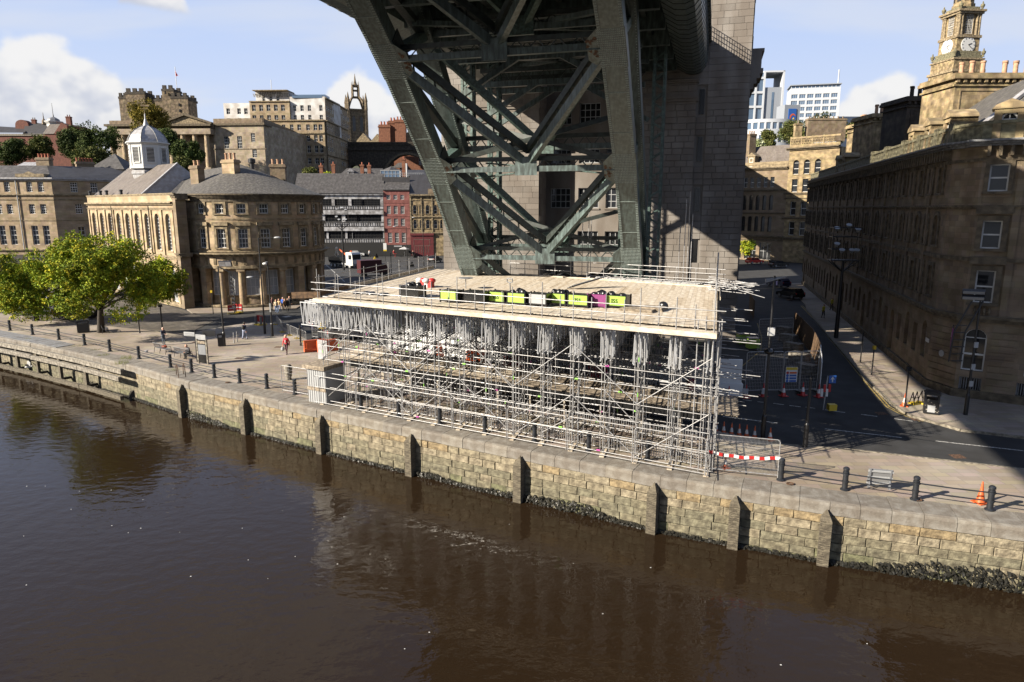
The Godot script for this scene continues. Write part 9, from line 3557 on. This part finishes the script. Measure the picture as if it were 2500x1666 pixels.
func far_plaza() -> void:
	lorry()
	floodlight_mast("black floodlight mast with caged top before the timber framed house",Vector3(-35.62,0,-144.87),12.74,0.1)
	lamp("street_lamp","street lamp before the right half of the timber framed house",Vector3(-40.31,0,-191.77),11.81,[[11.69,Vector3(1,0,0),0.8]])
	lamp("street_lamp","street lamp in front of the red house",Vector3(-22.32,-0,-145.93),9.06,[[8.97,Vector3(-1,0,0),2.2]])
	lamp("street_lamp","street lamp in front of the ornate yellow house",Vector3(-19.8,0,-153.75),10.79,[[10.75,Vector3(-1,0,0),1.8]])
	plain_post("dark_post","dark post rising behind the left rail of the platform","post",Vector3(-21,0,-118.99),5.31,0.06)
	var ns:=notice_sign("bus_sign","white notice plate with yellow foot on a dark post before the red house",Vector3(-31.26,0,-169.27),0.0,0.8,1.6,2.83,M["white"],"black_paint",0.06)
	var mb:=MB.new()
	mb.box(-0.4,2.48,0.0,0.4,2.83,0.03)
	part("yellow_plate",mb,M["yellow"],ns)
	var ps:=one("parasol","pale striped parasol over a table in front of the red house","parasol",Vector3(-29.2,0,-186.46))
	mb=MB.new()
	mb.lathe([Vector2(0.04,0),Vector2(0.04,2.3)],6)
	part("pole",mb,M["grey"],ps)
	for i in 8:
		mb=MB.new()
		var f:=TAU*i/8
		var g:=TAU*(i+1)/8
		mb.t(Vector3(sin(f)*1.5,1.95,cos(f)*1.5),Vector3(sin(g)*1.5,1.95,cos(g)*1.5),Vector3(0,2.6,0))
		part("canopy_panel",mb,M["pale_grey"] if i % 2 else M["white"],ps)
	for i in 2:
		var tb:=one("cafe_table",["red cafe table left of the parasol","dark cafe table under the parasol"][i],"table",(Vector3(-31.56,0,-185.44))+Vector3(i*2.2,0,0))
		mb=MB.new()
		mb.lathe([Vector2(0.25,0),Vector2(0.04,0.05),Vector2(0.04,0.7),Vector2(0.5,0.72),Vector2(0.5,0.76),Vector2(0,0.76)],10)
		part("table",mb,M["red"] if i==0 else M["black"],tb)
	for i in 4:
		var ab:=one("pavement_sign",["black A shaped board beside the far lamp","small black board before the timber house door","yellow hydrant like box beside the lorry","dark planter before the red house"][i],"sign",[Vector3(-22.45,0,-153.75),Vector3(-35.82,0,-181.44),Vector3(-33.84,0,-169.27),Vector3(-25.61,0,-181.44)][i],0.3)
		mb=MB.new()
		mb.prism(PackedVector2Array([Vector2(-0.5,0),Vector2(0.5,0),Vector2(0.08,1.1),Vector2(-0.08,1.1)]),-0.3,0.3)
		part("board",mb,M["yellow"] if i==2 else M["black"],ab)
	car("dark car beside the foot of the bridge tower near the yellow house",Vector3(-18.68,0,-166.47),1.2,M["black"])
	car("white car parked far off before the timber framed house",Vector3(-42.1,0,-186.46),0.1,M["white"])
func body_mesh(bones:Array,cell:float,blend:float) -> MB:
	var lo:=Vector3.ONE*1e9
	var hi:=-lo
	for b in bones:
		for k in 2:
			var r:float=b[2+k]+cell*2.0
			lo=lo.min(b[k]-Vector3.ONE*r)
			hi=hi.max(b[k]+Vector3.ONE*r)
	var n:=Vector3i(((hi-lo)/cell).ceil())+Vector3i.ONE
	var f:=PackedFloat32Array()
	f.resize(n.x*n.y*n.z)
	f.fill(1.0)
	for b in bones:
		var a:Vector3=b[0]
		var d:Vector3=b[1]-a
		var dd:=d.length_squared()
		var ra:float=b[2]
		var rb:float=b[3]
		var r:=maxf(ra,rb)+blend+cell*1.5
		var l:=Vector3i(((a.min(b[1])-Vector3.ONE*r-lo)/cell).floor()).max(Vector3i.ZERO)
		var h:=Vector3i(((a.max(b[1])+Vector3.ONE*r-lo)/cell).ceil()).min(n-Vector3i.ONE)
		for z in range(l.z,h.z+1):
			for y in range(l.y,h.y+1):
				var at:=(z*n.y+y)*n.x
				for x in range(l.x,h.x+1):
					var p:=lo+Vector3(x,y,z)*cell-a
					var t:=clampf(p.dot(d)/dd,0.0,1.0)
					var s:=(p-d*t).length()-lerpf(ra,rb,t)
					var o:=f[at+x]
					var k:=maxf(blend-absf(o-s),0.0)/blend
					f[at+x]=minf(o,s)-k*k*blend*0.25
	var mb:=MB.new()
	mb.tint=true
	var idx:={}
	var pos:=PackedVector3Array()
	var step:=[1,n.x,n.x*n.y]
	for z in n.z-1:
		for y in n.y-1:
			for x in n.x-1:
				var at:=(z*n.y+y)*n.x+x
				var mask:=0
				var sum:=Vector3.ZERO
				var cnt:=0
				for c in 8:
					if f[at+(c & 1)+((c >> 1) & 1)*n.x+(c >> 2)*n.x*n.y]<0.0:
						mask |= 1 << c
				if mask==0 or mask==255:
					continue
				for e in [[0,1],[2,3],[4,5],[6,7],[0,2],[1,3],[4,6],[5,7],[0,4],[1,5],[2,6],[3,7]]:
					if ((mask >> e[0]) & 1)==((mask >> e[1]) & 1):
						continue
					var pa:=Vector3(e[0] & 1,(e[0] >> 1) & 1,e[0] >> 2)
					var pb:=Vector3(e[1] & 1,(e[1] >> 1) & 1,e[1] >> 2)
					var va:=f[at+int(pa.x)+int(pa.y)*n.x+int(pa.z)*n.x*n.y]
					var vb:=f[at+int(pb.x)+int(pb.y)*n.x+int(pb.z)*n.x*n.y]
					sum+=pa.lerp(pb,va/(va-vb))
					cnt+=1
				idx[at]=pos.size()
				pos.append(lo+(Vector3(x,y,z)+sum/cnt)*cell)
	var nrm:=PackedVector3Array()
	nrm.resize(pos.size())
	var quads:=[]
	for z in range(1,n.z-1):
		for y in range(1,n.y-1):
			for x in range(1,n.x-1):
				var at:=(z*n.y+y)*n.x+x
				var s0:=f[at]<0.0
				for ax in 3:
					if s0==(f[at+step[ax]]<0.0):
						continue
					var u:int=step[(ax+1) % 3]
					var w:int=step[(ax+2) % 3]
					var q:=[at-u-w,at-w,at,at-u]
					if not (idx.has(q[0]) and idx.has(q[1]) and idx.has(q[2]) and idx.has(q[3])):
						continue
					var i:=[idx[q[0]],idx[q[1]],idx[q[2]],idx[q[3]]]
					if not s0:
						i.reverse()
					quads.append(i)
					var m:Vector3=(pos[i[2]]-pos[i[0]]).cross(pos[i[3]]-pos[i[1]])
					for k in i:
						nrm[k]+=m
	for i in quads:
		var p:=[]
		var c:Vector3=(pos[i[0]]+pos[i[1]]+pos[i[2]]+pos[i[3]])/4
		var best:=1e9
		for b in bones:
			var d:Vector3=b[1]-b[0]
			var t:=clampf((c-b[0]).dot(d)/d.length_squared(),0.0,1.0)
			var s:float=(c-b[0]-d*t).length()-lerpf(b[2],b[3],t)
			if s<best:
				best=s
				mb.col=b[4]
		mb.tri3(pos[i[0]],pos[i[1]],pos[i[2]],nrm[i[0]].normalized(),nrm[i[1]].normalized(),nrm[i[2]].normalized())
		mb.tri3(pos[i[0]],pos[i[2]],pos[i[3]],nrm[i[0]].normalized(),nrm[i[2]].normalized(),nrm[i[3]].normalized())
	return mb
func person(label:String,p:Vector3,turn:float,h:float,coat:Color,legs:Color,hair:Color,o:={}) -> Node3D:
	var skin:=Color(0.42,0.24,0.17)
	var st:float=o.get("stride",0.0)
	var k:=h/1.75
	var sit:bool=o.get("sit",false)
	var hip:=0.46 if sit else 0.92-absf(st)*0.04
	var lean:float=o.get("lean",0.03)
	var bones:=[]
	var chest:=Vector3(0,hip+0.42,lean)
	var neck:=Vector3(0,hip+0.56,lean*1.4)
	var head:=Vector3(0,hip+0.70,lean*1.8+o.get("nod",0.02))
	bones.append([Vector3(-0.05,hip+0.02,0),Vector3(0.05,hip+0.02,0),0.145,0.145,legs])
	bones.append([Vector3(0,hip+0.08,0),chest,0.15,0.165,coat])
	bones.append([chest+Vector3(-0.12,0.04,0),chest+Vector3(0.12,0.04,0),0.115,0.115,coat])
	bones.append([chest+Vector3(0,0.08,0),neck+Vector3(0,0.02,0),0.075,0.06,skin])
	bones.append([head+Vector3(0,-0.045,0.015),head+Vector3(0,0.05,-0.005),0.085,0.1,skin])
	bones.append([head+Vector3(0,0.075,-0.025),head+Vector3(0,0.02,-0.055),0.088,0.085,hair])
	bones.append([head+Vector3(0,-0.01,0.09),head+Vector3(0,-0.03,0.112),0.014,0.018,skin])
	var hands:=[]
	for s in [-1.0,1.0]:
		var f:float=st*s
		var hj:=Vector3(s*0.09,hip-0.02,0)
		var kn:=Vector3(s*0.1,hip*0.54,0.06+f*0.22)
		var an:=Vector3(s*0.1,0.09+(maxf(0.0,-f)*0.14),f*0.36-maxf(0.0,-f)*0.08)
		if sit:
			kn=Vector3(s*0.1,0.47,0.42)
			an=Vector3(s*0.09,0.09,0.38)
		bones.append([hj,kn,0.095,0.065,legs])
		bones.append([kn,an,0.062,0.045,legs])
		bones.append([an+Vector3(0,-0.035,-0.03),an+Vector3(0,-0.05,0.15),0.042,0.035,o.get("shoes",Color(0.02,0.02,0.02))])
		var sh:=chest+Vector3(s*0.185,0.06,0)
		var el:=sh+Vector3(s*0.06,-0.28,-0.04-f*0.14)
		var wr:=el+Vector3(s*0.0,-0.24,0.08-f*0.12)
		if sit or o.get("reading",false):
			el=sh+Vector3(s*0.05,-0.26,0.06)
			wr=el+Vector3(-s*0.13,-0.02 if not sit else -0.05,0.22)
		bones.append([sh,el,0.06,0.048,coat])
		bones.append([el,wr,0.046,0.034,coat])
		var d:=(wr-el).normalized()
		bones.append([wr,wr+d*0.085,0.03,0.032,skin])
		hands.append([wr+d*0.1,d,s])
	var mb:=body_mesh(bones,o.get("cell",0.034),0.05)
	mb.col=skin
	for q in hands:
		var side:Vector3=q[1].cross(Vector3(0,0.2,1)).normalized()
		for i in 4:
			var b:Vector3=q[0]+side*(i-1.5)*0.019
			var L:float=[0.055,0.065,0.06,0.045][i]
			var m:Vector3=b+q[1]*L*0.6+Vector3(0,0,0.01)
			mb.tube(b,m,0.009,5,0.0085)
			mb.tube(m,m+q[1]*L*0.5+Vector3(0,0,0.018),0.0085,5,0.006)
		mb.tube(q[0]-q[1]*0.06+Vector3(0,0,0.02),q[0]+Vector3(0,0,0.045),0.011,5,0.008)
	for s in [-1.0,1.0]:
		mb.ball(head+Vector3(s*0.092,0.0,-0.005),Vector3(0.016,0.032,0.022),6,4)
		mb.col=Color(0.02,0.015,0.012)
		mb.ball(head+Vector3(s*0.034,0.022,0.088),Vector3(0.013,0.008,0.008),6,4)
		mb.col=skin
	mb.col=Color(0.30,0.10,0.09)
	mb.cbox(head+Vector3(0,-0.062,0.093),Vector3(0.045,0.009,0.012))
	var t:=one("person",label,"person",p,turn,o.get("group",""))
	var bo:=part("body",mb,M["skin_cloth"],t)
	bo.scale=Vector3.ONE*k
	if o.has("shirt"):
		var sv:=MB.new()
		sv.tint=true
		sv.col=o.shirt
		sv.ball(chest+Vector3(0,-0.1,0.075),Vector3(0.085,0.24,0.1),9,7)
		part("jumper",sv,M["skin_cloth"],t).scale=Vector3.ONE*k
	if o.has("pack"):
		var bp:=MB.new()
		bp.tint=true
		bp.col=o.pack
		bp.ball(chest+Vector3(0,-0.06,-0.2),Vector3(0.15,0.23,0.11),10,8)
		bp.rope([chest+Vector3(-0.1,0.16,0.0),chest+Vector3(-0.11,0.05,0.15),chest+Vector3(-0.1,-0.12,0.1)],0.022,5)
		bp.rope([chest+Vector3(0.1,0.16,0.0),chest+Vector3(0.11,0.05,0.15),chest+Vector3(0.1,-0.12,0.1)],0.022,5)
		part("backpack",bp,M["skin_cloth"],t).scale=Vector3.ONE*k
	if o.has("bag"):
		var hp:Vector3=hands[0][0]*k
		var sb:=one("shopping_bag","pale green and white carrier bag held by the man in red","bag",p+Basis(Vector3.UP,turn)*hp+Vector3(0,-0.42,0),turn)
		var m:=MB.new()
		m.lathe([Vector2(0.1,0),Vector2(0.17,0.08),Vector2(0.16,0.24),Vector2(0.05,0.36),Vector2(0.02,0.42)],9)
		part("bag",m,M["pale_grey"],sb)
	return t
func people() -> void:
	var navy:=Color(0.025,0.03,0.05)
	var black:=Color(0.012,0.012,0.014)
	var jean:=Color(0.12,0.17,0.28)
	var hair:=Color(0.03,0.02,0.015)
	var grey:=Color(0.45,0.43,0.40)
	person("man in red jacket and dark trousers walking towards the river with a carrier bag",Vector3(-20.34,0,-60.34),-0.15,1.78,Color(0.38,0.015,0.025),Color(0.045,0.015,0.02),grey,{"stride":0.5,"bag":true,"shirt":Color(0.30,0.29,0.27),"cell":0.026})
	person("person in navy hooded jacket and pale jeans walking away with a black backpack",Vector3(-26.82,0,-67.31),2.9,1.78,navy,Color(0.22,0.25,0.34),black,{"stride":-0.55,"pack":black,"cell":0.026})
	person("grey haired man in dark clothes standing behind the left riverside bench",Vector3(-33.54,0,-64.48),1.2,1.72,navy,Color(0.05,0.06,0.08),grey,{"reading":true,"nod":0.04})
	person("dark haired person in black sitting on the right riverside bench",Vector3(-28.46,0,-58.41)+Vector3(0.1,0,-0.25),-0.6,1.68,Color(0.08,0.08,0.09),black,hair,{"sit":true,"lean":0.1,"nod":0.06})
	var g:="pedestrians before the round ended hall"
	for e in [["pedestrian in dark maroon standing leftmost of the group by the hall",1838,1128,2.0,Color(0.07,0.02,0.02),black,hair,0.1],["woman in cream top and jeans, near the left of the group by the hall",1868,1148,0.3,Color(0.45,0.36,0.24),jean,Color(0.2,0.12,0.05),0.4],["pedestrian in tan top and pale jeans in the group by the hall",1890,1142,-0.3,Color(0.40,0.27,0.14),jean,hair,-0.3],["person in bright blue top in the middle of the group by the hall",1915,1130,0.2,Color(0.03,0.10,0.42),black,grey,0.2],["person in brown coat walking in the group by the hall",1925,1140,0.9,Color(0.20,0.11,0.045),black,hair,0.5],["person in black walking at the right of the group by the hall",1945,1138,1.1,black,black,hair,-0.5],["person with white sleeves and dark top rightmost of the group by the hall",1960,1122,0.0,Color(0.03,0.03,0.035),black,hair,0.2]]:
		person(e[0],G2(e[1],e[2]),e[3],1.7,e[4],e[5],e[6],{"stride":e[7],"group":g,"cell":0.04})
	for e in [["distant person in dark coat before the ornate yellow house",Vector3(-26.43,0,-183.09),black],["distant person in white top before the timber framed house",Vector3(-38.38,0,-184.76),Color(0.5,0.5,0.5)],["distant person in red beside the parasol",Vector3(-32.1,0,-186.46),Color(0.3,0.03,0.03)],["person in yellow jacket in the shade up the side street",Vector3(37.16,0,-80.66),Color(0.45,0.38,0.03)],["second person in dark yellow jacket on the shaded pavement by the mast",Vector3(41.01,0,-86.83),Color(0.35,0.3,0.03)]]:
		person(e[0],e[1],0.5,1.72,e[2],black,hair,{"cell":0.045,"stride":0.3})
func G2(x:float,y:float) -> Vector3:
	var u:=(x/2.768-1250.0)/1668.0
	var v:=-(350.0+y/2.768-833.0)/1668.0
	var c:=cos(0.19303)
	var s:=sin(0.19303)
	var d:=Vector3(u,v*c-s,-v*s-c)
	return Vector3(0,13,0)+d*(-13.0/d.y)
func _ready() -> void:
	rng.seed=20
	setup()
	materials()
	styles()
	ground()
	bridge()
	guildhall()
	left_house()
	old_row()
	corner_building()
	street_end()
	church_tower()
	hills()
	scaffold()
	street()
	people()
	castle()
	moot_hall()
	hotel()
	cathedral()
	viaduct()
	mid_roofs()
	red_hall()
	trees()
